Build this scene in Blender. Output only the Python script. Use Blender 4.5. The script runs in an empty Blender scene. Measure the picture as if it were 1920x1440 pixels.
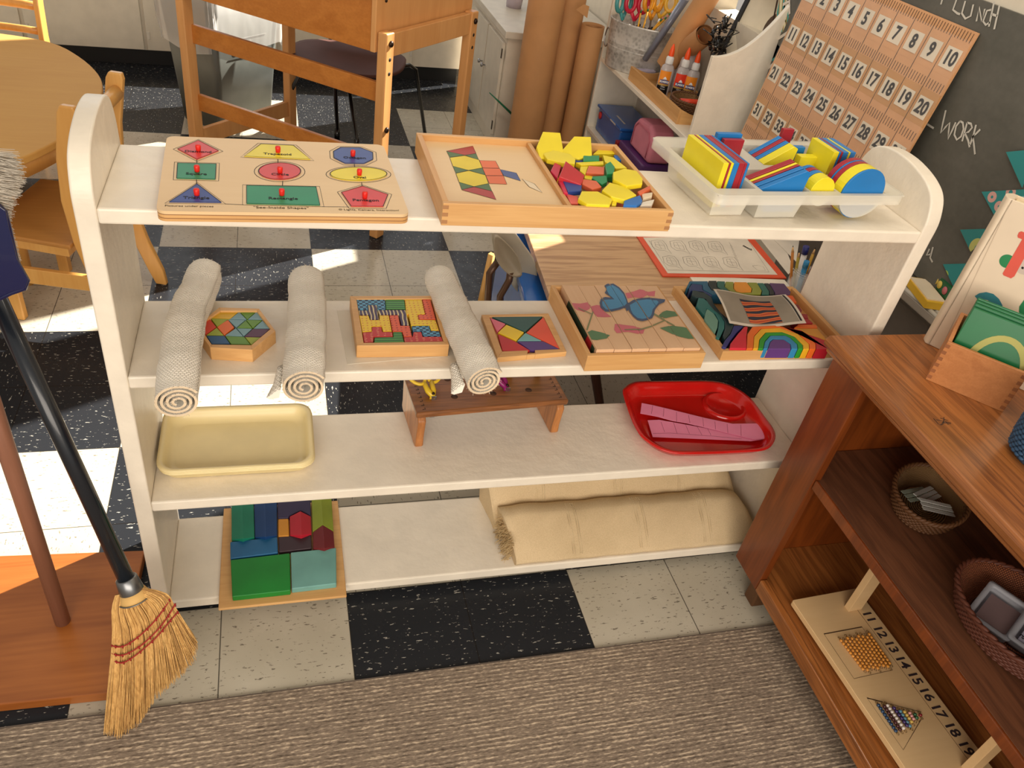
import bpy, bmesh, math, random
from mathutils import Vector, Matrix
from mathutils.geometry import tessellate_polygon
random.seed(7)
C = bpy.context.scene.collection
PI = math.pi

# ---------------------------------------------------------------- camera
CAM = Vector((0.284, -1.270, 1.718)); FPX = 1464.658
RX, RR, RY = 0.9242, 0.1888, -0.3558          # pitch, roll, yaw
RM = (Matrix.Rotation(RY, 3, 'Z') @ Matrix.Rotation(RX, 3, 'X') @ Matrix.Rotation(RR, 3, 'Z'))
cam_data = bpy.data.cameras.new('camera'); cam = bpy.data.objects.new('camera', cam_data); C.objects.link(cam)
cam.matrix_world = Matrix.Translation(CAM) @ RM.to_4x4()
cam_data.sensor_width = 36.0; cam_data.lens = FPX / 1920 * 36.0; cam_data.clip_start = 0.02
bpy.context.scene.camera = cam

# ---------------------------------------------------------------- sky, sun, window light, added fill lights, exposure
sc = bpy.context.scene
sc.view_settings.view_transform = 'Standard'; sc.view_settings.look = 'None'
sc.view_settings.gamma = 1.0; sc.view_settings.use_curve_mapping = False
sc.view_settings.exposure = 0.42
w = bpy.data.worlds.new('daylight'); sc.world = w; w.use_nodes = True
w.node_tree.nodes['Background'].inputs[0].default_value = (1.0, 0.90, 0.78, 1)
w.node_tree.nodes['Background'].inputs[1].default_value = 0.35
SUN_AZ, SUN_EL = math.radians(28), math.radians(38)
sl = bpy.data.lights.new('sun', 'SUN'); so = bpy.data.objects.new('sun', sl); C.objects.link(so)
sl.energy = 12.0; sl.angle = math.radians(0.53); sl.color = (1.0, 0.93, 0.82)
so.rotation_euler = Vector((math.cos(SUN_AZ)*math.cos(SUN_EL), math.sin(SUN_AZ)*math.cos(SUN_EL), math.sin(SUN_EL))).to_track_quat('Z', 'Y').to_euler()
so.location = (6, 3, 6)
def area(name, loc, target, sx, sy, power, col):
    l = bpy.data.lights.new(name, 'AREA'); o = bpy.data.objects.new(name, l); C.objects.link(o)
    l.shape = 'RECTANGLE'; l.size = sx; l.size_y = sy; l.energy = power; l.color = col
    o.location = loc; o.rotation_euler = (Vector(loc)-Vector(target)).to_track_quat('Z', 'Y').to_euler()
    return o
area('back_window_light', (0.2, 5.6, 2.6), (0.4, 0.5, 0.4), 4.5, 1.8, 26, (0.93, 0.96, 1.0))
area('overhead_fill_light', (0.6, 0.2, 3.2), (0.6, 0.2, 0), 2.4, 2.4, 3, (1.0, 0.88, 0.74))  # added soft fill from above, stands for no known lamp
area('overhead_fill_light', (1.2, 0.2, 3.0), (2.0, 1.7, 0.8), 1.2, 0.5, 11, (1.0, 0.88, 0.72))  # added fill aimed at the bookcase to brighten its end panel
area('front_fill_light', (0.2, -3.3, 1.7), (0.7, 0.3, 0.45), 3.6, 1.7, 88, (1.0, 0.89, 0.77))  # added fill from behind the camera, brightens the lower shelves

# ---------------------------------------------------------------- small measuring helpers (points on real surfaces)
def ray(px, py):
    return RM @ Vector(((px-960)/FPX, -(py-720)/FPX, -1.0))
def az(px, py, z):
    d = ray(px, py); return CAM + d*((z-CAM.z)/d.z)
def ay(px, py, y):
    d = ray(px, py); return CAM + d*((y-CAM.y)/d.y)
def ax(px, py, x):
    d = ray(px, py); return CAM + d*((x-CAM.x)/d.x)
def cz(ox, oy, s, pts, z):
    return [tuple(az(ox+a/s, oy+b/s, z)[:2]) for a, b in pts]

# ---------------------------------------------------------------- materials
def lin(c):
    return tuple(((v/255)/12.92 if v <= 10 else ((v/255+0.055)/1.055)**2.4) for v in c) + (1,)
MATS = {}
class NT:
    def __init__(s, name):
        s.m = bpy.data.materials.new(name); s.m.use_nodes = True; s.t = s.m.node_tree; s.n = s.t.nodes; s.l = s.t.links
        s.b = s.n['Principled BSDF']
    def node(s, ty, **k):
        x = s.n.new(ty)
        for a, v in k.items():
            if a.startswith('i_'):
                a = a[2:]; a = int(a) if a.isdigit() else a.replace('_', ' ')
                x.inputs[a].default_value = v
            else: setattr(x, a, v)
        return x
    def link(s, a, b): s.l.new(a, b)
    def coord(s, kind='Object', scale=(1,1,1), rot=(0,0,0), loc=(0,0,0)):
        tc = s.node('ShaderNodeTexCoord'); mp = s.node('ShaderNodeMapping')
        mp.inputs['Scale'].default_value = scale; mp.inputs['Rotation'].default_value = rot; mp.inputs['Location'].default_value = loc
        s.link(tc.outputs[kind], mp.inputs[0]); return mp.outputs[0]
    def ramp(s, fac, stops, mode='LINEAR'):
        r = s.node('ShaderNodeValToRGB'); r.color_ramp.interpolation = mode
        e = r.color_ramp.elements
        while len(e) < len(stops): e.new(0.5)
        for i, (p_, c_) in enumerate(stops): e[i].position = p_; e[i].color = c_
        s.link(fac, r.inputs[0]); return r.outputs[0]
    def math(s, op, a, b=None):
        m = s.node('ShaderNodeMath', operation=op)
        for i, v in enumerate((a, b)):
            if v is None: continue
            if isinstance(v, (int, float)): m.inputs[i].default_value = v
            else: s.link(v, m.inputs[i])
        return m.outputs[0]
    def mix(s, fac, a, b, bt='MIX'):
        m = s.node('ShaderNodeMix', data_type='RGBA', blend_type=bt)
        for i, v in ((0, fac), (6, a), (7, b)):
            if isinstance(v, (int, float)): m.inputs[i].default_value = v
            elif isinstance(v, tuple): m.inputs[i].default_value = v
            else: s.link(v, m.inputs[i])
        return m.outputs[2]
    def bump(s, h, strength=0.3, dist=0.002):
        b = s.node('ShaderNodeBump'); b.inputs['Strength'].default_value = strength; b.inputs['Distance'].default_value = dist
        s.link(h, b.inputs['Height']); s.link(b.outputs[0], s.b.inputs['Normal'])
    def noise(s, vec, scale, detail=3, rough=.5):
        n = s.node('ShaderNodeTexNoise'); n.inputs['Scale'].default_value = scale; n.inputs['Detail'].default_value = detail
        n.inputs['Roughness'].default_value = rough; s.link(vec, n.inputs['Vector']); return n.outputs[0]
def plain(name, rgb, rough=.5, metal=0, var=.06, bump=0, alpha=None, spec=None, coat=0):
    if name in MATS: return MATS[name]
    t = NT(name); c = lin(rgb)
    v = t.coord(); nz = t.noise(v, 9, 3)
    dk = tuple(x*(1-var*2) for x in c[:3])+(1,); lt = tuple(min(1, x*(1+var)) for x in c[:3])+(1,)
    t.link(t.ramp(nz, [(0.3, dk), (0.7, lt)]), t.b.inputs['Base Color'])
    t.b.inputs['Roughness'].default_value = rough; t.b.inputs['Metallic'].default_value = metal
    t.b.inputs['Coat Weight'].default_value = coat
    if bump: t.bump(t.noise(v, 120, 2), bump, .001)
    MATS[name] = t.m; return t.m
def wood(name, light, dark, axis=0, scale=1.0, rough=.45, stretch=9, contrast=1.0, coat=.0):
    """long grain along the given axis: broad figure, cathedral rings and fine pores"""
    if name in MATS: return MATS[name]
    t = NT(name)
    def vec(al, ac):
        q = [ac*scale]*3; q[axis] = al*scale; return t.coord(scale=tuple(q))
    n1 = t.noise(vec(1.3, stretch*1.1), 1.0, 4, .55)
    rings = t.math('MULTIPLY_ADD', t.math('SINE', t.math('MULTIPLY', n1, 34.0)), .5); rings.node.inputs[2].default_value = .5
    n2 = t.noise(vec(7, stretch*22), 1.0, 2, .6)
    f = t.math('ADD', t.math('MULTIPLY', n1, .45), t.math('MULTIPLY', t.math('SUBTRACT', rings, .5), .22*contrast))
    f = t.math('ADD', f, t.math('MULTIPLY', n2, .50*min(1, contrast)))
    t.link(t.ramp(f, [(.5-.30, lin(dark)), (.5+.22, lin(light))]), t.b.inputs['Base Color'])
    t.b.inputs['Roughness'].default_value = rough; t.b.inputs['Coat Weight'].default_value = coat; t.b.inputs['Coat Roughness'].default_value = .15
    t.bump(n2, .10, .001)
    MATS[name] = t.m; return t.m
def mat(name, fn):
    if name not in MATS:
        t = NT(name); fn(t); MATS[name] = t.m
    return MATS[name]
# ---------------------------------------------------------------- shared materials
def m_white(name='white_paint', rgb=(240,230,212), bump=.4):
    def f(t):
        v = t.coord(); n = t.noise(v, 14, 4); c = lin(rgb)
        t.link(t.ramp(n, [(.25, tuple(x*.90 for x in c[:3])+(1,)), (.65, c)]), t.b.inputs['Base Color'])
        t.b.inputs['Roughness'].default_value = .38
        n2 = t.noise(t.coord(scale=(1,1,1)), 38, 4); t.bump(n2, bump, .004)
    return mat(name, f)
WHITE = m_white()
def m_floor(t):
    v = t.coord(); sp = t.node('ShaderNodeSeparateXYZ'); t.link(v, sp.inputs[0])
    T = .3048
    u = t.math('DIVIDE', sp.outputs[0], T); vv = t.math('DIVIDE', sp.outputs[1], T)
    # 2x2-tile checker: white where u in [-1,1], v in [1,3]
    bu = t.math('FLOOR', t.math('DIVIDE', t.math('ADD', u, 1.0), 2.0)); bv = t.math('FLOOR', t.math('DIVIDE', t.math('ADD', vv, 1.0), 2.0))
    s_ = t.math('ADD', bu, bv); par = t.math('ABSOLUTE', t.math('SUBTRACT', t.math('MODULO', t.math('ADD', s_, 200.0), 2.0), 0.0))
    inside = t.math('LESS_THAN', vv, 11.0)
    white = t.math('MULTIPLY', par, inside)
    # long speckles, direction different in each tile
    tile = t.node('ShaderNodeTexWhiteNoise', noise_dimensions='2D'); cb = t.node('ShaderNodeCombineXYZ')
    t.link(t.math('FLOOR', u), cb.inputs[0]); t.link(t.math('FLOOR', vv), cb.inputs[1]); t.link(cb.outputs[0], tile.inputs[0])
    flip = t.math('GREATER_THAN', tile.outputs[0], .5)
    na = t.noise(t.coord(scale=(1, 3.2, 1)), 48, 3, .6); nb = t.noise(t.coord(scale=(3.2, 1, 1)), 48, 3, .6)
    nm = t.node('ShaderNodeMix', data_type='FLOAT'); t.link(flip, nm.inputs[0]); t.link(na, nm.inputs[2]); t.link(nb, nm.inputs[3])
    spk = t.math('GREATER_THAN', nm.outputs[0], .632)
    big = t.noise(v, 3.5, 3)
    wcol = t.ramp(big, [(.3, lin((176,168,150))), (.7, lin((192,185,168)))])
    wcol = t.mix(t.math('MULTIPLY', spk, .75), wcol, lin((84,76,66)))
    bcol = t.mix(t.math('MULTIPLY', t.math('GREATER_THAN', nm.outputs[0], .648), .6), lin((38,40,44)), lin((206,202,190)))
    col = t.mix(white, bcol, wcol)
    # joints
    def joint(x):
        fr = t.math('ABSOLUTE', t.math('SUBTRACT', t.math('FRACT', x), .5)); return t.math('GREATER_THAN', fr, .4955)
    j = t.math('MAXIMUM', joint(u), joint(vv))
    col = t.mix(t.math('MULTIPLY', j, .8), col, lin((30,26,22)))
    t.link(col, t.b.inputs['Base Color'])
    rr = t.math('MULTIPLY_ADD', t.noise(v, 22, 4), .22); rr.node.inputs[2].default_value = .14; t.b.inputs['Specular IOR Level'].default_value = .14; t.b.inputs['Coat Weight'].default_value = .0; t.b.inputs['Coat Roughness'].default_value = .5; t.b.inputs['Coat IOR'].default_value = 1.35
    t.link(rr, t.b.inputs['Roughness'])
    t.bump(t.noise(v, 16, 3), .10, .003)
FLOOR = mat('vinyl_tiles', m_floor)
def m_carpet(t):
    wv = t.node('ShaderNodeTexWave', wave_type='BANDS', bands_direction='Y'); wv.inputs['Scale'].default_value = 30; wv.inputs['Distortion'].default_value = 1.2
    wv.inputs['Detail'].default_value = 2; wv.inputs['Detail Scale'].default_value = 2; t.link(t.coord(scale=(.5, 1, 1)), wv.inputs['Vector'])
    loop = t.noise(t.coord(scale=(90, 260, 90)), 1.0, 2, .6); strk = t.noise(t.coord(scale=(14, 200, 14)), 1.0, 3, .6); big = t.noise(t.coord(), 2.2, 2)
    f = t.math('ADD', t.math('MULTIPLY', wv.outputs[0], .16), t.math('MULTIPLY', loop, .62))
    f = t.math('ADD', f, t.math('MULTIPLY', strk, .48)); f = t.math('ADD', f, t.math('MULTIPLY', big, .12))
    t.link(t.ramp(f, [(.44, lin((78,66,54))), (.62, lin((124,109,94))), (.74, lin((140,124,107))), (.86, lin((200,181,156)))]), t.b.inputs['Base Color'])
    t.b.inputs['Roughness'].default_value = .95; t.bump(f, .9, .003)
CARPET = mat('ribbed_carpet', m_carpet)
def m_weave(name, rgb, sx, sy, strength=.9):
    def f(t):
        v = t.coord('UV', scale=(sx, sy, 1))
        br = t.node('ShaderNodeTexBrick'); br.offset = .5; br.inputs['Scale'].default_value = 1; br.inputs['Mortar Size'].default_value = .16
        br.inputs['Brick Width'].default_value = 1; br.inputs['Row Height'].default_value = .55; br.inputs['Mortar Smooth'].default_value = 1
        nz = t.noise(t.coord(), 30, 3)
        t.link(v, br.inputs['Vector']); c = lin(rgb)
        h = t.math('SUBTRACT', 1.0, br.outputs['Fac'])
        t.link(t.ramp(t.math('ADD', t.math('MULTIPLY', h, .6), t.math('MULTIPLY', nz, .4)), [(.1, tuple(x*.90 for x in c[:3])+(1,)), (.45, c)]), t.b.inputs['Base Color'])
        t.b.inputs['Roughness'].default_value = .95; t.bump(h, strength*.8, .003)
    return mat(name, f)
COTTON = m_weave('woven_cotton', (255,247,232), 30, 62, 1.0)
def m_canvas(t):
    v = t.coord(); n = t.noise(v, 7, 3); f = t.noise(t.coord(scale=(1, 1, 1)), 380, 2, .7)
    t.link(t.mix(.25, t.ramp(n, [(.3, lin((206,180,138))), (.7, lin((226,200,158)))]), t.ramp(f, [(.3, lin((150,130,98))), (.7, lin((226,208,174)))])), t.b.inputs['Base Color'])
    t.b.inputs['Roughness'].default_value = .9; t.bump(f, .5, .001)
CANVAS = mat('canvas_cloth', m_canvas)
BEECH = wood('beech_wood', (228,182,120), (204,152,92), axis=0, scale=1.3, stretch=14, contrast=.7)
BEECHY = wood('beech_wood_lengthwise', (222,174,114), (200,146,86), axis=1, scale=1.3, stretch=14, contrast=.7)
MAPLE = wood('maple_ply', (232,200,152), (220,184,134), axis=0, scale=.8, stretch=6, contrast=.5)
BIRCH = wood('birch_ply', (236,206,160), (226,192,144), axis=0, scale=.7, stretch=6, contrast=.4)
OAK = wood('oak_brown', (192,120,60), (108,60,26), axis=1, scale=1.6, stretch=22, contrast=.8, rough=.35, coat=.25)
OAKDARK = wood('stained_side', (142,70,22), (94,42,12), axis=2, scale=.9, stretch=8, contrast=.8, rough=.4, coat=.15)
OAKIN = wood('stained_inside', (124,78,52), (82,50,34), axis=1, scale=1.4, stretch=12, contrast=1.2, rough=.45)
TABLEOAK = wood('table_oak', (212,172,128), (160,118,82), axis=0, scale=1.2, stretch=14, contrast=1.2, rough=.3)
DESK = wood('desk_wood', (214,140,64), (180,108,42), axis=0, scale=.7, stretch=8, contrast=.7, rough=.35, coat=.1)
DESKL = wood('desk_wood_light', (230,174,112), (206,146,86), axis=2, scale=.7, stretch=8, contrast=.5, rough=.4)
CHAIRW = wood('chair_maple', (234,184,108), (210,152,78), axis=2, scale=.7, stretch=7, contrast=.5, rough=.35, coat=.15)
ROUNDT = wood('table_maple', (216,168,90), (202,150,76), axis=0, scale=.5, stretch=5, contrast=.5, rough=.7)
STOOLW = wood('pine_stained', (158,100,54), (102,60,28), axis=0, scale=1.6, stretch=12, contrast=1.2, rough=.35, coat=.2)
BASEW = wood('orange_ply', (176,106,48), (136,74,28), axis=0, scale=.7, stretch=7, contrast=.8, rough=.35, coat=.2)
KRAFT = plain('kraft_paper', (190,138,88), .75, var=.05)
BLACK = plain('black_plastic', (18,18,20), .4)
STEEL = plain('steel', (170,170,172), .3, metal=1)
DARKMETAL = plain('dark_metal', (58,44,36), .35, metal=.8)
def col(name, rgb, rough=.42, **k): return plain('colour_'+name, rgb, rough, **k)
YEL = col('yellow', (240,218,40)); RED = col('red', (190,34,44)); BLU = col('blue', (36,112,190)); GRN = col('green', (24,140,86))
ORA = col('orange', (222,104,66)); NAVY = col('navy', (36,66,140)); CREAM = col('cream', (232,214,184))
INK = plain('ink', (16,14,14), .6)

# ---------------------------------------------------------------- geometry helpers
class B:
    """collects shapes for ONE mesh, authored in world space; slots appear as materials are used"""
    def __init__(s, default=None):
        s.bm = bmesh.new(); s.mats = []; s.d = default; s.uv = s.bm.loops.layers.uv.new('UVMap')
    def mi(s, m):
        m = m or s.d
        if m not in s.mats: s.mats.append(m)
        return s.mats.index(m)
    def face(s, vs, m=None, smooth=False):
        try: f = s.bm.faces.new(vs)
        except ValueError: return None
        f.material_index = s.mi(m); f.smooth = smooth; return f
    def box(s, a, b, m=None, M=None):
        M = M or Matrix()
        x0, y0, z0 = a; x1, y1, z1 = b
        v = [s.bm.verts.new(M @ Vector(p)) for p in ((x0,y0,z0),(x1,y0,z0),(x1,y1,z0),(x0,y1,z0),(x0,y0,z1),(x1,y0,z1),(x1,y1,z1),(x0,y1,z1))]
        for q in ((3,2,1,0),(4,5,6,7),(0,1,5,4),(1,2,6,5),(2,3,7,6),(3,0,4,7)): s.face([v[i] for i in q], m)
        return s
    def prism(s, pts, z0, z1, m=None, M=None, top=None, inset=0):
        """pts 2D outline extruded between z0 and z1 in the frame M"""
        M = M or Matrix()
        ar = sum(pts[i][0]*pts[(i+1) % len(pts)][1]-pts[(i+1) % len(pts)][0]*pts[i][1] for i in range(len(pts)))
        if ar < 0: pts = pts[::-1]
        lo = [s.bm.verts.new(M @ Vector((x, y, z0))) for x, y in pts]
        if inset:
            cx = sum(q[0] for q in pts)/len(pts); cy = sum(q[1] for q in pts)/len(pts)
            mid = [s.bm.verts.new(M @ Vector((x, y, z1-inset))) for x, y in pts]
            def sh(x, y):
                d = math.hypot(x-cx, y-cy) or 1; return (x-(x-cx)/d*inset, y-(y-cy)/d*inset)
            hi = [s.bm.verts.new(M @ Vector((*sh(x, y), z1))) for x, y in pts]
            rings = [lo, mid, hi]
        else:
            hi = [s.bm.verts.new(M @ Vector((x, y, z1))) for x, y in pts]; rings = [lo, hi]
        n = len(pts)
        for r in range(len(rings)-1):
            for i in range(n): s.face([rings[r][i], rings[r][(i+1) % n], rings[r+1][(i+1) % n], rings[r+1][i]], m)
        s.face(lo[::-1], m); s.face(hi, top or m)
        return s
    def tube(s, path, r, m=None, n=8, cap=True, flat=1.0):
        path = [Vector(p) for p in path]; rs = r if isinstance(r, (list, tuple)) else [r]*len(path)
        prev = None; rings = []; up = Vector((0, 0, 1))
        for i, p in enumerate(path):
            d = (path[min(i+1, len(path)-1)]-path[max(i-1, 0)]).normalized()
            if prev is None:
                a = d.cross(up) if abs(d.dot(up)) < .95 else d.cross(Vector((1, 0, 0)))
            else: a = prev-d*prev.dot(d)
            a.normalize(); prev = a; b = d.cross(a)
            rings.append([s.bm.verts.new(p+(a*math.cos(2*PI*k/n)+b*math.sin(2*PI*k/n)*flat)*rs[i]) for k in range(n)])
        for i in range(len(rings)-1):
            for k in range(n): s.face([rings[i][k], rings[i][(k+1) % n], rings[i+1][(k+1) % n], rings[i+1][k]], m, True)
        if cap: s.face(rings[0][::-1], m); s.face(rings[-1], m)
        return s
    def lathe(s, prof, c=(0,0,0), m=None, n=32, M=None, sx=1, sy=1, closed=False):
        M = M or Matrix.Translation(Vector(c)); rings = []
        for r, z in prof:
            if r < 1e-6: rings.append([s.bm.verts.new(M @ Vector((0, 0, z)))])
            else: rings.append([s.bm.verts.new(M @ Vector((r*sx*math.cos(2*PI*k/n), r*sy*math.sin(2*PI*k/n), z))) for k in range(n)])
        for i in range(len(rings)-1):
            a, b = rings[i], rings[i+1]
            for k in range(n):
                k2 = (k+1) % n
                if len(a) == 1 and len(b) == 1: continue
                if len(a) == 1: s.face([a[0], b[k2], b[k]], m, True)
                elif len(b) == 1: s.face([a[k], a[k2], b[0]], m, True)
                else: s.face([a[k], a[k2], b[k2], b[k]], m, True)
        return s
    def loft(s, rings, m=None, smooth=True, close=True, caps=True, uvs=None):
        vr = [[s.bm.verts.new(Vector(p)) for p in r] for r in rings]
        for i in range(len(vr)-1):
            n = len(vr[i])
            for k in range(n if close else n-1):
                f = s.face([vr[i][k], vr[i][(k+1) % n], vr[i+1][(k+1) % n], vr[i+1][k]], m, smooth)
                if f and uvs:
                    for lp, (ii, kk) in zip(f.loops, ((i, k), (i, k+1), (i+1, k+1), (i+1, k))): lp[s.uv].uv = uvs(ii, kk)
        if caps: s.face(vr[0][::-1], m); s.face(vr[-1], m)
        return s
    def decal(s, pts3, m):
        """a thin painted patch: outline given as 3D points"""
        tri = tessellate_polygon([[Vector(p) for p in pts3]]); vs = [s.bm.verts.new(Vector(p)) for p in pts3]
        for t in tri: s.face([vs[i] for i in t], m)
        return s
    def ribbon(s, path, wd, m, nrm=Vector((0,0,1)), closed=False):
        path = [Vector(p) for p in path]; n = len(path); vs = []
        for i, p in enumerate(path):
            a = path[(i-1) % n] if closed or i else path[0]; b = path[(i+1) % n] if closed or i < n-1 else path[-1]
            d = (b-a).normalized(); q = nrm.cross(d).normalized()*wd/2; vs.append((s.bm.verts.new(p-q), s.bm.verts.new(p+q)))
        for i in range(n if closed else n-1):
            j = (i+1) % n; s.face([vs[i][0], vs[j][0], vs[j][1], vs[i][1]], m)
        return s
    def text(s, body, size, M, m=None, bold=0.0, depth=.0006):
        cu = bpy.data.curves.new('t', 'FONT'); cu.body = body; cu.size = size; cu.align_x = 'CENTER'; cu.align_y = 'CENTER'
        cu.offset = bold; cu.extrude = depth; cu.resolution_u = 3
        o = bpy.data.objects.new('t', cu); C.objects.link(o); dg = bpy.context.evaluated_depsgraph_get()
        me = bpy.data.meshes.new_from_object(o.evaluated_get(dg)); k = s.mi(m)
        n0 = len(s.bm.verts); f0 = len(s.bm.faces); s.bm.from_mesh(me); s.bm.verts.ensure_lookup_table(); s.bm.faces.ensure_lookup_table()
        for v in s.bm.verts[n0:]: v.co = M @ v.co
        for f in s.bm.faces[f0:]: f.material_index = k
        bpy.data.objects.remove(o); bpy.data.curves.remove(cu); bpy.data.meshes.remove(me); return s
def frame(o, x, y):
    """matrix with origin o, x axis along x, y axis along y"""
    x = Vector(x).normalized(); z = x.cross(Vector(y)).normalized(); y = z.cross(x)
    return Matrix((( x.x, y.x, z.x, o[0]), (x.y, y.y, z.y, o[1]), (x.z, y.z, z.z, o[2]), (0, 0, 0, 1)))
def obj(name, b, parent=None, bevel=0, seg=2, kind=None):
    me = bpy.data.meshes.new(name); bmesh.ops.recalc_face_normals(b.bm, faces=b.bm.faces[:])
    if parent is None:
        # origin at the base centre of the shape
        xs = [v.co for v in b.bm.verts]
        o3 = Vector(((min(v.x for v in xs)+max(v.x for v in xs))/2, (min(v.y for v in xs)+max(v.y for v in xs))/2, min(v.z for v in xs)))
        bmesh.ops.translate(b.bm, vec=-o3, verts=b.bm.verts[:])
    else:
        chain = Vector((0,0,0)); q = parent
        while q: chain += q.location; q = q.parent
        o3 = Vector((0,0,0)); bmesh.ops.translate(b.bm, vec=-chain, verts=b.bm.verts[:])
    b.bm.to_mesh(me); b.bm.free()
    for m in b.mats: me.materials.append(m or WHITE)
    o = bpy.data.objects.new(name, me); C.objects.link(o); o.location = o3; o.parent = parent
    if bevel:
        md = o.modifiers.new('bevel', 'BEVEL'); md.width = bevel; md.segments = seg; md.limit_method = 'ANGLE'; md.angle_limit = math.radians(40)
        md.harden_normals = False
    if kind: o['kind'] = kind
    return o
def tag(o, label, cat, group=None):
    o['label'] = label; o['category'] = cat
    if group: o['group'] = group
    return o
def thing(name, label, cat, loc, group=None):
    o = bpy.data.objects.new(name, None); C.objects.link(o); o.location = loc; o.empty_display_size = .02
    return tag(o, label, cat, group)
def rrect(x0, y0, x1, y1, r, n=6):
    pts = []
    for cx, cy, a0 in ((x1-r, y1-r, 0), (x0+r, y1-r, 90), (x0+r, y0+r, 180), (x1-r, y0+r, 270)):
        for k in range(n+1):
            a = math.radians(a0+90*k/n); pts.append((cx+r*math.cos(a), cy+r*math.sin(a)))
    return pts
def tray_mesh(b, pts, z0, h, th, flare, m, n_in=None):
    """dished tray: outline pts at the rim, floor shrunk by flare"""
    cx = sum(p[0] for p in pts)/len(pts); cy = sum(p[1] for p in pts)/len(pts)
    ex = (max(p[0] for p in pts)-min(p[0] for p in pts))/2; ey = (max(p[1] for p in pts)-min(p[1] for p in pts))/2
    def ring(d, z): return [(cx+(x-cx)*(1-d/ex), cy+(y-cy)*(1-d/ey), z) for x, y in pts]
    rings = [ring(flare+th, z0), ring(flare*.55+th, z0+h*.25), ring(flare*.3, z0+h*.75), ring(0, z0+h-.004), ring(0, z0+h), ring(.008, z0+h), ring(.011, z0+h-.003),
             ring(flare*.3+th*1.5+.006, z0+h*.7), ring(flare*.6+th*2+.004, z0+th*2.2), ring(flare+th*2+.012, z0+th)]
    b.loft(rings, m, True, True, True); return b
# ================================================================= THE SETTING
XW = 2.2
def setting(name, b, **k):
    return obj(name, b, None, kind='structure', **k)
fb = B(FLOOR); T = .3048
vs = [fb.bm.verts.new(p) for p in ((-2.2,-1.9,0),(2.4,-1.9,0),(2.4,4.6,0),(-2.2,4.6,0))]
me_floor = bpy.data.meshes.new('floor')
for v in vs: v.co -= Vector((.112, .319, 0))
fb.face(vs); fb.bm.to_mesh(me_floor); me_floor.materials.append(FLOOR)
floor = bpy.data.objects.new('floor', me_floor); C.objects.link(floor); floor.location = (.112, .319, 0); floor.rotation_euler.z = .006; floor['kind'] = 'structure'
b = B(CARPET); b.box((-1.9,-1.85,0.0005),(1.9,-.243,.009)); b.box((-1.9,-.243,0.0005),(1.9,-.238,.007), plain('carpet_binding',(112,100,90),.9))
tag(obj('rug', b), 'grey brown ribbed carpet covering the floor in the foreground', 'carpet')

WALLW = m_white('wall_white', (226,216,196), .15)
def m_board(t):
    v = t.coord(); n = t.noise(t.coord(scale=(1,1,2)), 3, 5, .65); f = t.noise(v, 60, 3)
    t.link(t.ramp(t.math('ADD', t.math('MULTIPLY', n, .8), t.math('MULTIPLY', f, .2)), [(.3, lin((76,76,68))), (.7, lin((102,100,92)))]), t.b.inputs['Base Color'])
    t.b.inputs['Roughness'].default_value = .55
SLATE = mat('chalkboard', m_board)
GREYW = plain('grey_wall_covering', (128,118,106), .85, var=.08, bump=.4)
b = B(WALLW)   # right wall with tall windows over and beyond the chalkboard
for (y0,y1,z0,z1) in ((-1.9,.3,1.5,4.4),(.3,1.15,1.5,4.4),(1.15,1.68,0,1.46),(1.68,4.2,0,1.06),(1.15,1.43,1.46,2.6),(1.68,2.24,1.24,1.46),(1.15,4.2,2.6,4.4),(2.24,2.58,1.06,2.6),(2.58,2.84,1.24,1.42),(2.84,4.2,1.06,2.6)):
    b.box((XW,y0,z0),(XW+.12,y1,z1))
b.box((XW,-1.9,.70),(XW+.12,1.15,1.5)); b.box((XW,-1.9,0),(XW+.12,1.15,.70), GREYW)
setting('wall_right', b)
b = B(WHITE)
for y0,y1,z0,z1 in ((1.43,2.24,1.46,2.6),(2.58,2.84,1.42,2.6)):
    for yy in (y0, y1-.035): b.box((XW+.03,yy,z0),(XW+.08,yy+.035,z1))
    b.box((XW+.03,y0+.035,z1-.035),(XW+.08,y1-.035,z1)); b.box((XW+.03,y0+.035,z0),(XW+.08,y1-.035,z0+.03))
setting('window_1', b)
b = B(WALLW); b.box((-2.2,4.72,0),(2.4,4.84,.8)); b.box((-2.2,4.72,.8),(-1.7,4.84,2.6)); setting('wall_back', b)

# chalkboard with chalk writing and its tray
t = thing('chalkboard', 'dark grey chalkboard on the right wall with chalk words', 'chalkboard', (XW-.01,.2,.70))
b = B(SLATE); b.box((XW-.014,-1.2,.70),(XW-.001,1.66,1.44)); obj('board', b, t)
CH = plain('chalk', (206,202,190), .9)
def stroke(b, pts, wd=.006, x=XW-.0155, m=None):
    P = [ax(px, py, x) for px, py in pts]; b.ribbon(P, wd, m or CH, Vector((-1,0,0)))
def c3(pts): return [(1280+a/3, b_/3) for a, b_ in pts]
b = B(CH)
for s_ in [[(1480,620),(1464,690),(1452,748),(1478,715),(1502,690),(1496,740),(1492,782),(1515,735),(1536,688)],
           [(1560,682),(1538,710),(1528,758),(1542,786),(1566,768),(1580,725),(1576,690),(1560,682)],
           [(1600,690),(1586,742),(1572,795)],[(1600,690),(1622,696),(1628,718),(1608,742),(1588,750),(1606,790),(1614,828)],
           [(1650,702),(1636,760),(1616,815)],[(1674,728),(1650,752),(1632,768),(1638,810),(1644,868)],
           [(1375,698),(1412,722)]]: stroke(b, c3(s_))
obj('chalk_word', b, t); b = B(CH)
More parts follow.
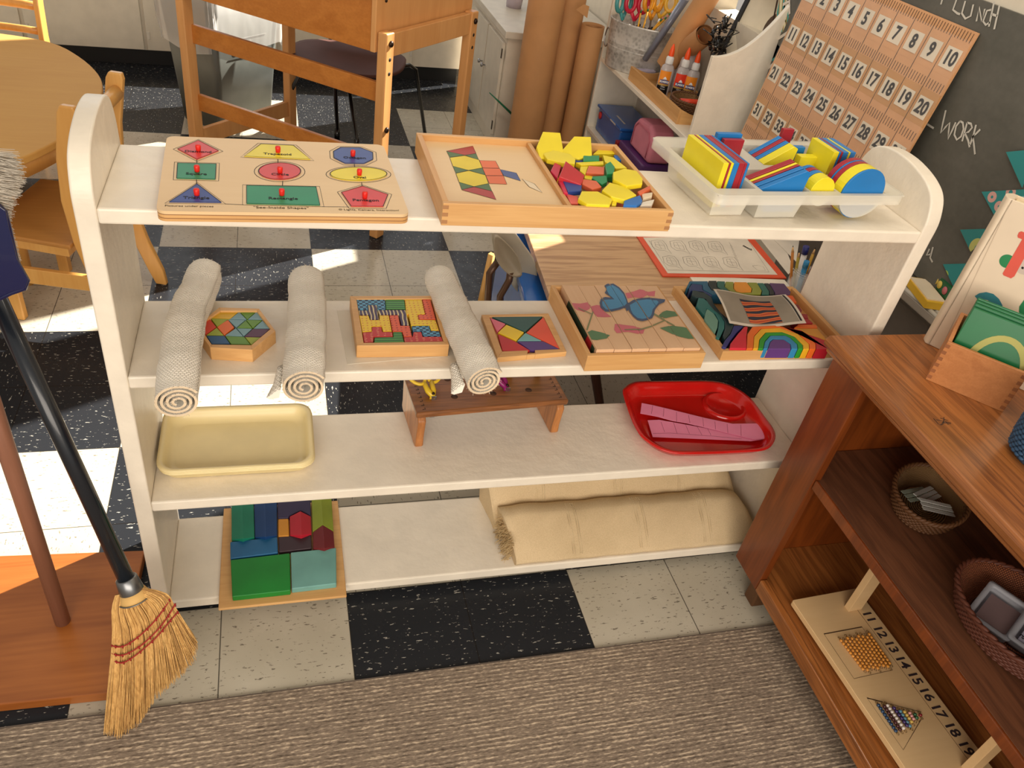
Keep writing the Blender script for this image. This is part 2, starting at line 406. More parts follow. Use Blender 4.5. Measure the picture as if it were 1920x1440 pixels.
for s_ in [[(1545,-15),(1520,55),(1545,75),(1560,80)],[(1590,5),(1570,75),(1590,105),(1620,90),(1635,25)],
           [(1652,120),(1668,40),(1682,120),(1700,50)],[(1735,55),(1712,60),(1690,120),(1705,140),(1728,125)],
           [(1752,10),(1722,150)],[(1782,30),(1752,165)],[(1740,80),(1768,90)]]: stroke(b, c3(s_))
obj('chalk_word', b, t); b = B(CH)
stroke(b, c3([(1462,-8),(1452,25)])); obj('chalk_word', b, t); b = B(CH)
for s_ in [[(1388,1400),(1372,1435),(1395,1430)],[(1408,1390),(1392,1450),(1405,1475)]]: stroke(b, c3(s_))
obj('chalk_word', b, t)
b = B(plain('tray_metal',(150,142,130),.35,metal=.5)); yA, yB = -.5, .78
zt = ax(1690,545,XW-.07).z
b.prism([(XW-.105,zt),(XW-.10,zt+.022),(XW-.085,zt+.012),(XW-.03,zt+.004),(XW-.001,zt+.03),(XW-.001,zt-.03),(XW-.07,zt-.03)], yA, yB, M=Matrix(((1,0,0,0),(0,0,1,0),(0,1,0,0),(0,0,0,1))))
for k in range(3): b.tube([(XW-.035-.02*k, .18, zt+.014),(XW-.035-.02*k, .50, zt+.014)], .008, plain('tray_ridge',(190,182,168),.5))
obj('chalk_tray', b, t, bevel=.002)

# crayon box on the chalk tray
t = thing('crayon_box', 'open yellow and green crayon box lying on the chalk tray', 'box', (2.15,.36,zt+.02))
P0 = Vector((2.135, .30, zt+.022)); M = frame(P0, (0.25,1,0), (-1,.25,0))
b = B(plain('crayon_yellow',(226,178,40),.5)); b.box((0,-.03,0),(.15,.035,.022), M=M); b.box((.012,-.024,.022),(.14,.03,.026), CREAM, M=M); obj('lower_box', b, t)
b = B(plain('crayon_green',(20,96,54),.5)); b.box((.0,-.045,.024),(.15,-.03,.062), M=M); 
for x_, c_ in ((.045,(206,110,120)),(.08,(226,196,90)),(.105,(226,196,90))): b.lathe([(0,0),(.012,0),(.012,.002),(0,.0022)], m=plain('crayon_spot%d'%c_[1],c_,.5), n=12, M=M@Matrix.Translation((x_,-.0298,.043))@Matrix.Rotation(-PI/2,4,'X'))
obj('upper_box', b, t)

# number chart: kraft strips with white number cards, leaning on the board
k_ = .13; nn = math.hypot(1, k_)
CM = frame(Vector((2.18, 1.6, 1.36)), (0,-1,0), (-k_/nn,0,-1/nn))   # x along the rows, y down the chart, z into wall? fixed below
CM = Matrix(((0,-k_/nn,-1/nn,2.178),(-1,0,0,1.6),(0,-1/nn,k_/nn,1.36),(0,0,0,1)))   # z points to the room
t = thing('number_chart', 'tan number chart with white cards 1 to 50 standing before the chalkboard', 'chart', (2.12,1.1,.72))
K1 = plain('chart_kraft',(214,160,112),.5,var=.05); K2 = plain('chart_kraft_dark',(198,146,90),.5,var=.05); CARDM = plain('number_card_white',(226,214,192),.55)
b = B(K1); b.box((.072,-.006,-.004),(.932,.70,0), M=CM)
for r in range(5): b.box((.073,.0+.1455*r+.028,.0002),(.931,.0+.1455*r+.125,.0005), K1 if r%2==0 else K2, M=CM)
obj('backing_sheet', b, t)
b = B(INK)
for r in range(5):
    for k in range(10):
        if k: b.box((.072+.0857*k-.0009, .1455*r-.0, .0006),(.072+.0857*k+.0009, .1455*r+.145, .001), M=CM)
        for q in range(6):
            u = .072+.0857*k+.0125+.0125*q; b.box((u-.0008,.1455*r+.0,.0006),(u+.0008,.1455*r+.026,.001), M=CM)
obj('ruled_lines', b, t, kind=None)
def m_film(t_):
    t_.b.inputs['Base Color'].default_value = (1,1,1,1); t_.b.inputs['Roughness'].default_value = .08; t_.b.inputs['Transmission Weight'].default_value = 0
    t_.b.inputs['Alpha'].default_value = .07; n = t_.noise(t_.coord(scale=(3,1,1)), 6, 3); t_.bump(n, .9, .02)
FILM = mat('clear_film', m_film)
for r in range(5):
    for k in range(10):
        n_ = r*10+k+1
        u = .115+.0857*k; v_ = .079+.1455*r
        b = B(CARDM); b.box((u-.0305,v_-.030,.0012),(u+.0305,v_+.028,.0022), M=CM)
        b.text(str(n_), .055, CM@Matrix.Translation((u,v_,.0028))@Matrix.Diagonal((.90,-1,1,1)), INK, bold=.0018, depth=.0002)
        obj('number_card', b, t)
b = B(FILM); rows = []
for i in range(15):
    rows.append([CM@Vector((.075+.857*j/19, .02+.66*i/14, .006+.003*math.sin(i*2.1+j*1.3)*math.sin(j*.9))) for j in range(20)])
b.loft(rows, FILM, True, False, False); obj('clear_cover', b, t)

# bunting strung along the board: near end (triangles) and far end strip
def m_dots(name, base, dots, scale, seed):
    def f(t):
        v = t.coord(loc=(seed, seed*2, seed*.7)); vo = t.node('ShaderNodeTexVoronoi'); vo.inputs['Scale'].default_value = scale; vo.inputs['Randomness'].default_value = .55; t.link(v, vo.inputs['Vector'])
        d = vo.outputs['Distance']; cc = t.ramp(t.math('FRACT', t.math('MULTIPLY', vo.outputs['Color'], 3.3)), [(i/len(dots), lin(c_)) for i, c_ in enumerate(dots)], 'CONSTANT')
        inner = t.math('LESS_THAN', d, .34); core = t.math('LESS_THAN', d, .14)
        c1 = t.mix(inner, lin(base), cc); t.link(t.mix(core, c1, lin(base)), t.b.inputs['Base Color']); t.b.inputs['Roughness'].default_value = .6
    return mat(name, f)
TEAL = m_dots('bunting_teal_rings', (44,140,140), [(150,190,80),(170,200,90),(140,180,80)], 26, .3)
TEALD = m_dots('bunting_teal_dots', (44,142,142), [(214,40,100),(214,200,60),(150,200,200),(220,170,160)], 22, .1)
TEALP = m_dots('bunting_teal_paisley', (44,132,130), [(190,190,110),(200,190,120)], 12, .6)
def m_strp(t):
    wv = t.node('ShaderNodeTexWave', bands_direction='Y'); wv.inputs['Scale'].default_value = 9; t.link(t.coord(rot=(.5,0,0)), wv.inputs['Vector'])
    t.link(t.ramp(wv.outputs[0], [(0,lin((70,160,150))),(.3,lin((220,90,80))),(.5,lin((150,180,60))),(.75,lin((230,220,190)))], 'CONSTANT'), t.b.inputs['Base Color'])
STRIPEB = mat('bunting_stripes', m_strp)
def c6(pts, x): return [ax(1650+a/4.363, 230+b_/4.363, x) for a, b_ in pts]
t = thing('bunting', 'teal patterned triangle bunting strung down the near end of the chalkboard', 'bunting', (2.17,.0,.8))
for pts, m_, x_ in (([(1030,240),(1290,215),(1160,530)], TEAL, 2.176),([(830,565),(1190,545),(1300,560),(1010,900)], TEALD, 2.182),([(655,875),(960,865),(740,1055)], TEALP, 2.176),([(515,1158),(800,1150),(640,1430)], TEAL, 2.182)):
    P = c6(pts, x_); b = B(m_); lo = [b.bm.verts.new(p) for p in P]; hi = [b.bm.verts.new(p+Vector((.002,0,0))) for p in P]
    b.face(lo[::-1]); b.face(hi)
    for i in range(len(P)): b.face([lo[i],lo[(i+1)%len(P)],hi[(i+1)%len(P)],hi[i]])
    obj('pennant', b, t)
b = B(plain('white_ribbon',(224,216,204),.7)); b.ribbon(c6([(1030,555),(1100,420),(1180,260)], 2.188), .012, None, Vector((-1,0,0)))
obj('cord', b, t)
t = thing('bunting', 'teal and striped bunting hanging at the far edge of the chalkboard', 'bunting', (2.17,1.75,.7))
def c5(pts, x): return [ax(1080+a/4.5, b_/4.5, x) for a, b_ in pts]
for pts, m_ in (([(1730,-60),(1655,285),(1745,270),(1800,140),(1790,-60)], STRIPEB),([(1645,300),(1545,545),(1690,505),(1730,410)], TEALD),([(1560,570),(1475,790),(1610,760),(1630,560)], TEALP),([(1470,800),(1420,1020),(1450,1038),(1530,860)], TEALD)):
    P = c5(pts, 2.186); b = B(m_); lo = [b.bm.verts.new(p) for p in P]; hi = [b.bm.verts.new(p+Vector((.002,0,0))) for p in P]
    b.face(lo[::-1]); b.face(hi)
    for i in range(len(P)): b.face([lo[i],lo[(i+1)%len(P)],hi[(i+1)%len(P)],hi[i]])
    obj('pennant', b, t)
b = B(plain('white_ribbon',(224,216,204),.7)); b.ribbon(c5([(1700,0),(1640,295),(1555,560),(1470,800)], 2.184), .012, DARKMETAL, Vector((-1,0,0)))
for pts in ([(1745,40),(1800,10),(1800,120)],[(1700,330),(1790,270)],[(1590,600),(1700,510)],[(1500,820),(1600,780)]): b.ribbon(c5(pts, 2.184), .012, None, Vector((-1,0,0)))
obj('cord', b, t)

# ================================================================= WHITE SHELF UNIT
W, D = 1.628, .266
ZS = (1.084, .741, .402, .060)
t = thing('toy_shelf', 'long low white painted open shelf unit holding puzzles and trays', 'shelf', (W/2, D/2, 0))
def panel_outline():
    top = [(.0,1.10),(.008,1.13),(.022,1.155),(.045,1.172),(.085,1.186),(.14,1.195),(.2,1.194),(.24,1.182),(.262,1.160),(.276,1.125),(.281,1.08)]
    P = [Vector((x, y, 0)) for x, y in [(0,1.06)]+top+[(.281,1.03)]]; out = []
    for i in range(len(P)-1):
        p0, p1, p2, p3 = P[max(i-1,0)], P[i], P[i+1], P[min(i+2,len(P)-1)]
        for k in range(5):
            f = k/5; q = .5*((2*p1)+(p2-p0)*f+(2*p0-5*p1+4*p2-p3)*f*f+(3*p1-p0-3*p2+p3)*f**3); out.append((q.x, q.y))
    return [(.0,.0)]+out+[(.281,1.03),(.281,0.0)]
YZ = Matrix(((0,0,1,0),(1,0,0,0),(0,1,0,0),(0,0,0,1)))     # (y,z,x)
for x0, x1 in ((-.034, 0), (W, W+.036)):
    b = B(WHITE); b.prism(panel_outline(), x0, x1, M=YZ); obj('side_panel', b, t, bevel=.004, seg=3)
for z in ZS:
    b = B(WHITE); th = .028 if z > .1 else .03
    b.box((.0,-.001,z-th),(W,D,z)); obj('shelf', b, t, bevel=.004, seg=2)
SHELF = t

# ----------------------------------------------------------------- top shelf: knobbed shape puzzle
z1, z2, z3, z4 = ZS
t = thing('shape_puzzle', 'birch shape puzzle board with nine knobbed coloured pieces, on the top shelf', 'puzzle', (.29,.12,z1))
ply = B(BIRCH)
A = [az(310,253,z1+.02), az(722,270,z1+.02), az(765,400,z1+.02), az(295,393,z1+.02)]
ctr = (A[0]+A[1]+A[2]+A[3])/4; ex = ((A[1]-A[0])+(A[2]-A[3])).normalized(); PM = frame(Vector((ctr.x,ctr.y,z1)), ex, Vector((-ex.y,ex.x,0)))
PWI, PDE = .203, .155
PLYE = plain('ply_edge', (150,104,62), .6)
for zz0, zz1, m_ in ((0,.0045,BEECH),(.0045,.006,PLYE),(.006,.011,BEECH),(.011,.0125,PLYE),(.0125,.018,BIRCH)):
    ply.prism(rrect(-PWI,-PDE,PWI,PDE,.015), zz0, zz1, m_, M=PM)
obj('board', ply, t)
def cp(pts): return [az(290+a/3.84, 230+b_/3.84, z1+.0195) for a, b_ in pts]
prn = B(INK)
def ell(cx, cy, rx, ry, n=28): return [(cx+rx*math.cos(2*PI*k/n), cy+ry*math.sin(2*PI*k/n)) for k in range(n)]
SP = [('diamond','red',(216,62,58),[(315,126),(460,200),(305,262),(165,187)],(315,180),'Diamond',(313,208)),
      ('trapezoid','yellow',(234,212,44),[(765,152),(1000,163),(1120,262),(645,240)],(888,190),'Trapezoid',(885,226)),
      ('octagon','blue',(48,72,140),[(1340,176),(1480,178),(1570,212),(1572,262),(1508,292),(1370,290),(1290,250),(1287,205)],(1427,218),'Octagon',(1440,252)),
      ('square','green',(18,134,88),[(165,288),(443,295),(437,405),(158,398)],(306,330),'Square',(300,368)),
      ('circle','red',(214,60,56),ell(900,347,152,60),(903,338),'Circle',(903,372)),
      ('oval','yellow',(236,214,40),ell(1468,367,205,48),(1474,354),'Oval',(1477,394)),
      ('triangle','blue',(42,66,138),[(305,438),(480,572),(105,568)],(304,500),'Triangle',(300,540)),
      ('rectangle','green',(18,136,88),[(662,450),(1162,460),(1190,592),(662,580)],(916,500),'Rectangle',(925,545)),
      ('pentagon','red',(216,60,58),[(1497,455),(1680,515),(1645,602),(1415,600),(1345,500)],(1513,518),'Pentagon',(1520,558))]
KNOB = plain('knob_red', (224,40,30), .35)
for nm, cn, rgb, pts, kn, wd, tp in SP:
    P = cp(pts)
    c0 = sum(P, Vector())/len(P)
    o_ = [c0+(p-c0)*(1+.0075/(p-c0).length) for p in P]; prn.ribbon(o_, .0011, INK, closed=True)
    pt = thing('puzzle_piece', '%s %s puzzle piece with a red knob, set in the birch board' % (cn, nm), 'puzzle piece', (c0.x, c0.y, z1+.018), 'knobbed shape puzzle pieces')
    b = B(); m_ = plain('piece_%s_%s' % (cn, nm), rgb, .4); b.prism([(p.x, p.y) for p in P], z1+.018, z1+.0192, m_)
    b.ribbon([p+Vector((0,0,.0001)) for p in P], .0016, INK, closed=True)
    tc = az(290+tp[0]/3.84, 230+tp[1]/3.84, z1+.0195)
    b.text(wd, .0125, Matrix.Translation(tc)@PM.to_3x3().to_4x4(), INK, bold=.0002, depth=.0001)
    obj('plate', b, pt)
    kc = az(290+kn[0]/3.84, 230+(kn[1]+22)/3.84, z1+.0195)
    b = B(KNOB); b.lathe([(0,0),(.0042,0),(.0046,.003),(.005,.009),(.0042,.0115),(0,.0122)], c=kc, n=14); obj('knob', b, pt)
for a_, b_ in (((303,262),(303,288)),((300,405),(303,438)),((887,258),(888,288)),((922,415),(920,450)),((1438,294),(1440,320)),((1490,425),(1493,455)),((505,580),(640,586)),((1205,600),(1400,602))):
    prn.ribbon(cp([a_, b_]), .0012, INK)
for s_, x_, y_, sz in (('Pictures under pieces',250,600,.0085),('"See-Inside Shapes"',912,612,.0115),('© Lights, Camera, Interaction!',1545,628,.0085)):
    prn.text(s_, sz, Matrix.Translation(az(290+x_/3.84, 230+y_/3.84, z1+.0185))@PM.to_3x3().to_4x4(), INK, depth=.0001)
for v in prn.bm.verts: v.co.z = z1+.0184
obj('printed_outline', prn, t)

# ----------------------------------------------------------------- pattern block box
t = thing('pattern_block_box', 'shallow beech box with a printed pattern panel and loose blocks, on the top shelf', 'box', (.78,.13,z1))
bx0, bx1, by0, by1, bh = .557, 1.003, -.028, .298, .043
b = B(BEECH)
b.box((bx0,by0,z1),(bx1,by0+.011,z1+bh)); obj('long_side', b, t, bevel=.0012); b = B(BEECH); b.box((bx0,by1-.011,z1),(bx1,by1,z1+bh)); obj('long_side', b, t, bevel=.0012)
b = B(BEECHY); b.box((bx0,by0+.011,z1),(bx0+.011,by1-.011,z1+bh)); obj('short_side', b, t, bevel=.0012); b = B(BEECHY); b.box((bx1-.011,by0+.011,z1),(bx1,by1-.011,z1+bh)); obj('short_side', b, t, bevel=.0012)
b = B(plain('finger_joint',(176,126,80),.6))
for zz in (.004,.018,.032):
    b.box((bx0-.0003,by0-.0004,z1+zz),(bx0+.0105,by0,z1+zz+.007)); b.box((bx1-.0105,by0-.0004,z1+zz),(bx1+.0003,by0,z1+zz+.007))
obj('finger_joints', b, t)
xd = .797
b = B(BEECHY); b.box((xd-.0045,by0+.011,z1),(xd+.0045,by1-.011,z1+bh-.003)); obj('divider', b, t, bevel=.001)
b = B(BIRCH); b.box((bx0+.011,by0+.011,z1),(xd-.0045,by1-.011,z1+.030)); obj('pattern_panel', b, t)
b = B(plain('box_floor',(206,170,124),.6)); b.box((xd+.0045,by0+.011,z1),(bx1-.011,by1-.011,z1+.004)); obj('box_bottom', b, t)
def pq(pts): return [az(780+a/3.84, 230+b_/3.84, z1+.0305) for a, b_ in pts]
pr_ = B()
PR_ = {'r':(178,66,60),'g':(84,112,66),'y':(228,202,52),'o':(226,112,66),'b':(82,96,146),'w':(232,212,180)}
for c_, pts in (('r',[(220,205),(410,168),(432,222),(352,234)]),('g',[(220,205),(352,234),(243,250)]),('g',[(432,222),(452,268),(352,234)]),
    ('y',[(243,252),(350,238),(455,268),(478,325),(378,343),(265,313)]),('g',[(265,313),(378,343),(287,364)]),('g',[(478,325),(497,376),(378,343)]),
    ('y',[(287,366),(380,346),(500,378),(522,438),(418,460),(310,428)]),('g',[(310,428),(418,460),(330,482)]),('g',[(522,438),(547,494),(418,460)]),
    ('r',[(330,484),(418,462),(547,494),(578,554)]),('o',[(455,272),(572,276),(600,328),(478,325)]),('o',[(478,327),(602,330),(628,382),(502,380)]),('o',[(502,382),(630,384),(655,444),(528,438)]),
    ('b',[(605,336),(722,362),(754,420),(632,382)]),('w',[(765,405),(852,440),(908,504),(815,462)])):
    P = pq(pts); m_ = plain('print_'+c_, PR_[c_], .5); pr_.decal(P, m_); pr_.ribbon([p+Vector((0,0,.0002)) for p in P], .0009, INK, closed=True)
obj('printed_pattern', pr_, t)

def block(nm, label, pts, z, th, m, group='loose pattern blocks', cat='block', tilt=None, bev=.0012):
    """pts: world xy outline; slab lying at z with thickness th, optionally tilted (axis, degrees) about its centre"""
    cx = sum(p[0] for p in pts)/len(pts); cy = sum(p[1] for p in pts)/len(pts)
    b = B(m); M = Matrix.Translation((cx, cy, z))
    if tilt: M = M @ Matrix.Rotation(math.radians(tilt[1]), 4, Vector(tilt[0]))
    b.prism([(x-cx, y-cy) for x, y in pts], 0, th, M=M)
    o = obj(nm, b, None, bevel=bev); tag(o, label, cat, group); return o
def pb(label, col_, pts, th=.0095, z=None, dz=0, tilt=None):
    P = cz(780,230,3.84, pts, (z or z1+.036)+dz); return block('pattern_block', label, P, (z or z1+.036)+dz-th, th, col_, tilt=tilt)
# lower layer, mostly hidden
for i, (c_, nm, x_, y_) in enumerate(((RED,'red',.825,.03),(YEL,'yellow',.87,.07),(ORA,'orange',.93,.05),(BLU,'blue',.95,.12),(YEL,'yellow',.84,.15),(GRN,'green',.96,.20),(RED,'red',.87,.22))):
    P = [(x_+.022*math.cos(a), y_+.022*math.sin(a)) for a in [k*PI/3+i for k in range(6)]]
    tag(block('pattern_block', '', P, z1+.005, .0095, c_), '%s pattern block buried under the upper blocks, %s' % (nm, ['near the front left','left of the middle','near the front right','right of the middle','behind the red square','at the right side','at the back left'][i]), 'block', 'loose pattern blocks')
pb('yellow hexagon block propped up at the back left corner of the box', YEL, [(905,95),(1030,103),(1062,190),(1045,215),(900,225),(868,165)], dz=.013, tilt=((1,0,0),12))
pb('yellow hexagon block propped up second from left at the back of the box', YEL, [(1130,125),(1250,130),(1270,220),(1180,235),(1060,215),(1045,195)], dz=.011, tilt=((1,0,0),12))
pb('yellow hexagon block lying in front of the two propped hexagons', YEL, [(990,198),(1110,225),(1148,262),(1145,295),(1060,290),(945,262),(918,222)], dz=.010)
pb('flat yellow trapezoid block against the back side of the box', YEL, [(1310,195),(1465,200),(1440,222),(1275,225)], dz=-.004)
pb('dark blue rhombus block beside the green block at the back', NAVY, [(1130,232),(1210,232),(1225,282),(1150,285)], dz=0)
pb('small green triangle block near the back of the box', GRN, [(1205,235),(1320,235),(1320,272),(1205,275)], dz=.006)
pb('thin yellow block on edge behind the orange square', YEL, [(1150,285),(1350,275),(1352,300),(1190,305)], dz=.004)
pb('blue block tucked in the back right corner', BLU, [(1425,232),(1490,235),(1492,270),(1440,268)], dz=-.002)
pb('long pale yellow hexagon block tilted by the right side', YEL, [(1345,232),(1425,250),(1520,325),(1440,330),(1360,280)], dz=.004)
pb('dark green triangle block propped against the long yellow block', GRN, [(1362,300),(1400,278),(1432,318),(1425,365),(1375,370)], dz=.012)
pb('orange square block in the middle of the pile', ORA, [(1245,310),(1358,318),(1355,370),(1225,360)], dz=.006)
pb('yellow triangle block left of the orange square', YEL, [(1185,315),(1240,312),(1220,375),(1180,345)], dz=.002)
pb('large red square block standing tilted at the left', RED, [(1070,290),(1212,368),(1190,430),(1025,390)], dz=.016, tilt=((1,1,0),8))
pb('small crimson block behind the large red square', plain('colour_crimson',(206,34,70),.42), [(1000,285),(1045,310),(1020,400),(970,345)], dz=.006)
pb('small green triangle block right of the middle', GRN, [(1270,385),(1375,380),(1378,425),(1340,445),(1268,400)], dz=.008)
pb('yellow block peeping out under the green triangle', YEL, [(1215,375),(1275,385),(1270,412),(1215,400)], dz=.0)
pb('big yellow hexagon block on top at the right', YEL, [(1500,330),(1588,345),(1632,400),(1630,440),(1520,455),(1420,405),(1420,355)], dz=.018)
pb('orange block lying below the green triangle', ORA, [(1200,405),(1300,418),(1338,462),(1270,480),(1195,440)], dz=.010)
pb('blue rhombus block near the divider', NAVY, [(1060,420),(1140,418),(1195,450),(1190,490),(1095,495)], dz=.010)
pb('crimson block on edge beside the blue rhombus', plain('colour_crimson',(206,34,70),.42), [(1025,405),(1070,430),(1095,508),(1065,500)], dz=.008)
pb('yellow hexagon block leaning in the front right area', YEL, [(1395,430),(1510,460),(1588,520),(1500,555),(1405,530),(1340,485)], dz=.014)
pb('yellow hexagon block lying flat at the front of the box', YEL, [(1195,492),(1310,494),(1415,550),(1395,592),(1230,585),(1168,545)], dz=.012)
pb('salmon square block in the front left corner', plain('colour_salmon',(226,94,78),.42), [(1080,510),(1165,530),(1170,582),(1115,582)], dz=.004)
pb('small yellow block end beside the front hexagon', YEL, [(1418,552),(1448,562),(1442,595),(1408,592)], dz=.006)
pb('orange stick block leaning on the right side', ORA, [(1595,495),(1685,450),(1690,470),(1610,515)], dz=.012)
pb('blue block at the front right of the box', BLU, [(1500,560),(1615,520),(1630,560),(1590,595),(1495,592)], dz=.012)
pb('cream rhombus block against the right side', CREAM, [(1625,510),(1705,500),(1700,530),(1635,548)], dz=.008)
pb('white rhombus block in the front right corner', plain('colour_offwhite',(232,222,204),.5), [(1630,570),(1718,550),(1700,592),(1615,598)], dz=.006)
# ================================================================= TRANSLUCENT SORTING TRAY (top shelf, right)
def m_frost(t):
    t.b.inputs['Base Color'].default_value = lin((244,240,226)); t.b.inputs['Roughness'].default_value = .3
    t.b.inputs['Alpha'].default_value = .44; t.b.inputs['Subsurface Weight'].default_value = .0
FROST = mat('frosted_plastic', m_frost)
GA = math.radians(4.5); GO = Vector((1.108, .006, z1)); GM = frame(GO, (math.cos(GA), math.sin(GA), 0), (-math.sin(GA), math.cos(GA), 0))
t = thing('sorting_tray', 'frosted plastic compartment tray full of attribute blocks, on the top shelf', 'tray', (1.34,.16,z1))
RZ = .064; GW, GD = .472, .292
cups = [(.014,.106,.030,.235),(.116,.232,.018,.125),(.237,.302,.020,.120),(.308,.430,.010,.098),(.205,.292,.150,.262),(.298,.330,.160,.262),(.336,.440,.104,.270)]
b = B(FROST)
xs = sorted(set([0,GW]+[c[0] for c in cups]+[c[1] for c in cups])); ys = sorted(set([0,GD]+[c[2] for c in cups]+[c[3] for c in cups]))
for i in range(len(xs)-1):
    for j in range(len(ys)-1):
        mx, my = (xs[i]+xs[i+1])/2, (ys[j]+ys[j+1])/2
        if any(c[0] < mx < c[1] and c[2] < my < c[3] for c in cups): continue
        b.box((xs[i],ys[j],RZ-.003),(xs[i+1],ys[j+1],RZ), M=GM)
obj('flange', b, t)
b = B(FROST); ol = rrect(-.004,-.004,GW+.004,GD+.004,.02); il = rrect(-.0015,-.0015,GW+.0015,GD+.0015,.018)
b.loft([[GM@Vector((x,y,RZ-.020)) for x,y in ol],[GM@Vector((x,y,RZ+.001)) for x,y in ol],[GM@Vector((x,y,RZ+.001)) for x,y in il],[GM@Vector((x,y,RZ-.020)) for x,y in il]], caps=False); obj('rim', b, t)
for k, (x0,x1,y0,y1) in enumerate(cups):
    b = B(FROST)
    if k in (2, 3):
        cx, r = (x0+x1)/2, (x1-x0)/2-.002
        for ri, rev in ((r, 0), (r-.0015, 1)):
            b.loft([[GM@Vector((cx+ri*math.cos(PI+PI*q/16), y, RZ-.003+(ri*math.sin(PI+PI*q/16))*min(1,.053/r))) for q in range(17)] for y in (y0, y1)], close=False, caps=False)
        for y in (y0, y1): b.prism([(cx+r*math.cos(PI+PI*q/16), RZ-.003+(r*math.sin(PI+PI*q/16))*min(1,.053/r)) for q in range(17)], y-.0008, y+.0008, M=GM@Matrix(((1,0,0,0),(0,0,1,0),(0,1,0,0),(0,0,0,1))))
    else:
        tp = .008; zb = .002
        O = [(x0,y0),(x1,y0),(x1,y1),(x0,y1)]; Bt = [(x0+tp,y0+tp),(x1-tp,y0+tp),(x1-tp,y1-tp),(x0+tp,y1-tp)]
        def rg(P, z, d): 
            cx = (x0+x1)/2; cy = (y0+y1)/2
            return [GM@Vector((x-math.copysign(d,x-cx), y-math.copysign(d,y-cy), z)) for x, y in P]
        b.loft([rg(O,RZ-.002,0), rg(Bt,zb,0)], caps=False, smooth=False); b.loft([rg(O,RZ-.002,.0015), rg(Bt,zb+.0015,.0015)], caps=False, smooth=False)
        b.face([b.bm.verts.new(p) for p in rg(Bt,zb,0)]); b.face([b.bm.verts.new(p) for p in rg(Bt,zb+.0015,.0015)])
    obj('compartment', b, t)
AY = plain('attribute_yellow',(240,224,44),.35); AR = plain('attribute_red',(166,36,50),.35); AB = plain('attribute_blue',(30,124,196),.35)
AM = {'y':AY,'r':AR,'b':AB}; AN = {'y':'yellow','r':'red','b':'blue'}
def gslab(pts, ax_, a0, a1, c, label, cat='block', nm='attribute_block', sh=(0,0)):
    """plate standing in the tray; ax_='u': outline in (v,z) stacked along u; 'v': outline in (u,z) stacked along v"""
    b = B(AM[c])
    if ax_ == 'u': M = GM @ Matrix(((0,0,1,0),(1,0,0,0),(0,1,0,0),(0,0,0,1)))
    else: M = GM @ Matrix(((1,0,0,0),(0,0,1,0),(0,1,0,0),(0,0,0,1)))
    b.prism([(x+sh[0], y+sh[1]) for x, y in pts], a0, a1, M=M); return tag(obj(nm, b, None, bevel=.0009), label, cat, 'attribute blocks in the sorting tray')
sq = lambda v0, v1, z0, z1_: [(v0,z0),(v1,z0),(v1,z1_),(v0,z1_)]
u = .030
for i, (c, th) in enumerate((('y',.0125),('r',.0045),('y',.006),('b',.0125),('r',.0125),('r',.005),('b',.005))):
    gslab(sq(.056,.205,.010,.106), 'u', u, u+th, c, ['thick yellow square block, outermost of the left row','thin red square block next to the outermost yellow one','thin yellow square block third in the left row','thick blue square block in the middle of the left row','thick red square block right of the thick blue one','thin red square block second last of the left row','thin blue square block at the right end of the left row'][i]); u += th+.0006
gslab(sq(.109,.172,.0585,.107), 'v', .212, .224, 'b', 'blue square block crosswise at the back of the left compartment')
gslab(sq(.118,.170,.0585,.100), 'v', .196, .2075, 'r', 'red square block crosswise before the blue one at the back')
tri = lambda u0, u1, za, zb: [(u0,za),(u1,za),(u1,zb)]
v = .030
for i, (c, th) in enumerate((('b',.012),('b',.012),('r',.006),('y',.006),('r',.015))):
    o_ = gslab([(.1175,.062),(.145,.012),(.220,.012),(.229,.098),(.218,.103)], 'v', v, v+th, c, ['blue triangle block at the front of the middle compartment','blue triangle block behind the front blue triangle','thin red triangle block between blue and yellow triangles','thin yellow triangle block in the middle compartment','thick red triangle block at the back of the front triangles'][i]); v += th+.003
v = .160
for i, (c, th) in enumerate((('y',.022),('b',.012),('r',.012),('b',.012))):
    gslab([(.210,.062),(.236,.014),(.282,.014),(.288,.098),(.276,.103)], 'v', v, v+th, c, ['thick yellow triangle block in the rear compartment','blue triangle block just behind the yellow rear triangle','red triangle block between two blue rear triangles','blue triangle block furthest back in the tray'][i]); v += th+.002
gslab(sq(.296,.344,.0585,.084), 'v', .150, .170, 'y', 'yellow rectangular block lying across the rear middle compartment')
gslab(sq(.298,.334,.030,.090), 'v', .190, .204, 'b', 'blue rectangular block behind the yellow rectangular one')
gslab(sq(.299,.329,.030,.112), 'v', .240, .250, 'r', 'small red block upright at the back of the tray')
u = .340
for i, (c, th) in enumerate((('y',.014),('b',.005),('r',.005),('b',.014),('y',.005),('b',.014))):
    gslab(sq(.108,.190,.020,.114), 'u', u, u+th, c, ['thick yellow square block left of the rear right row','thin blue square block beside the rear thick yellow square','thin red square block in the rear right row','thick blue square block in the middle of the rear right row','thin yellow square block in the rear right row','thick blue square block at the right end of the rear row'][i]); u += th+.0006
circ = lambda cx, cz_, r: [(cx+r*math.cos(2*PI*k/32), cz_+r*math.sin(2*PI*k/32)) for k in range(32)]
v = .014
for i, (c, th) in enumerate((('b',.004),('y',.026),('r',.012),('b',.004),('r',.012))):
    gslab(circ(.369,.0605,.0555), 'v', v, v+th, c, ['thin blue disc block in front of the large discs','thick yellow disc block behind the blue front disc','red disc block between yellow and thin blue discs','thin blue disc block between two red discs','red disc block rearmost of the large discs'][i]); v += th+.001
v = .024
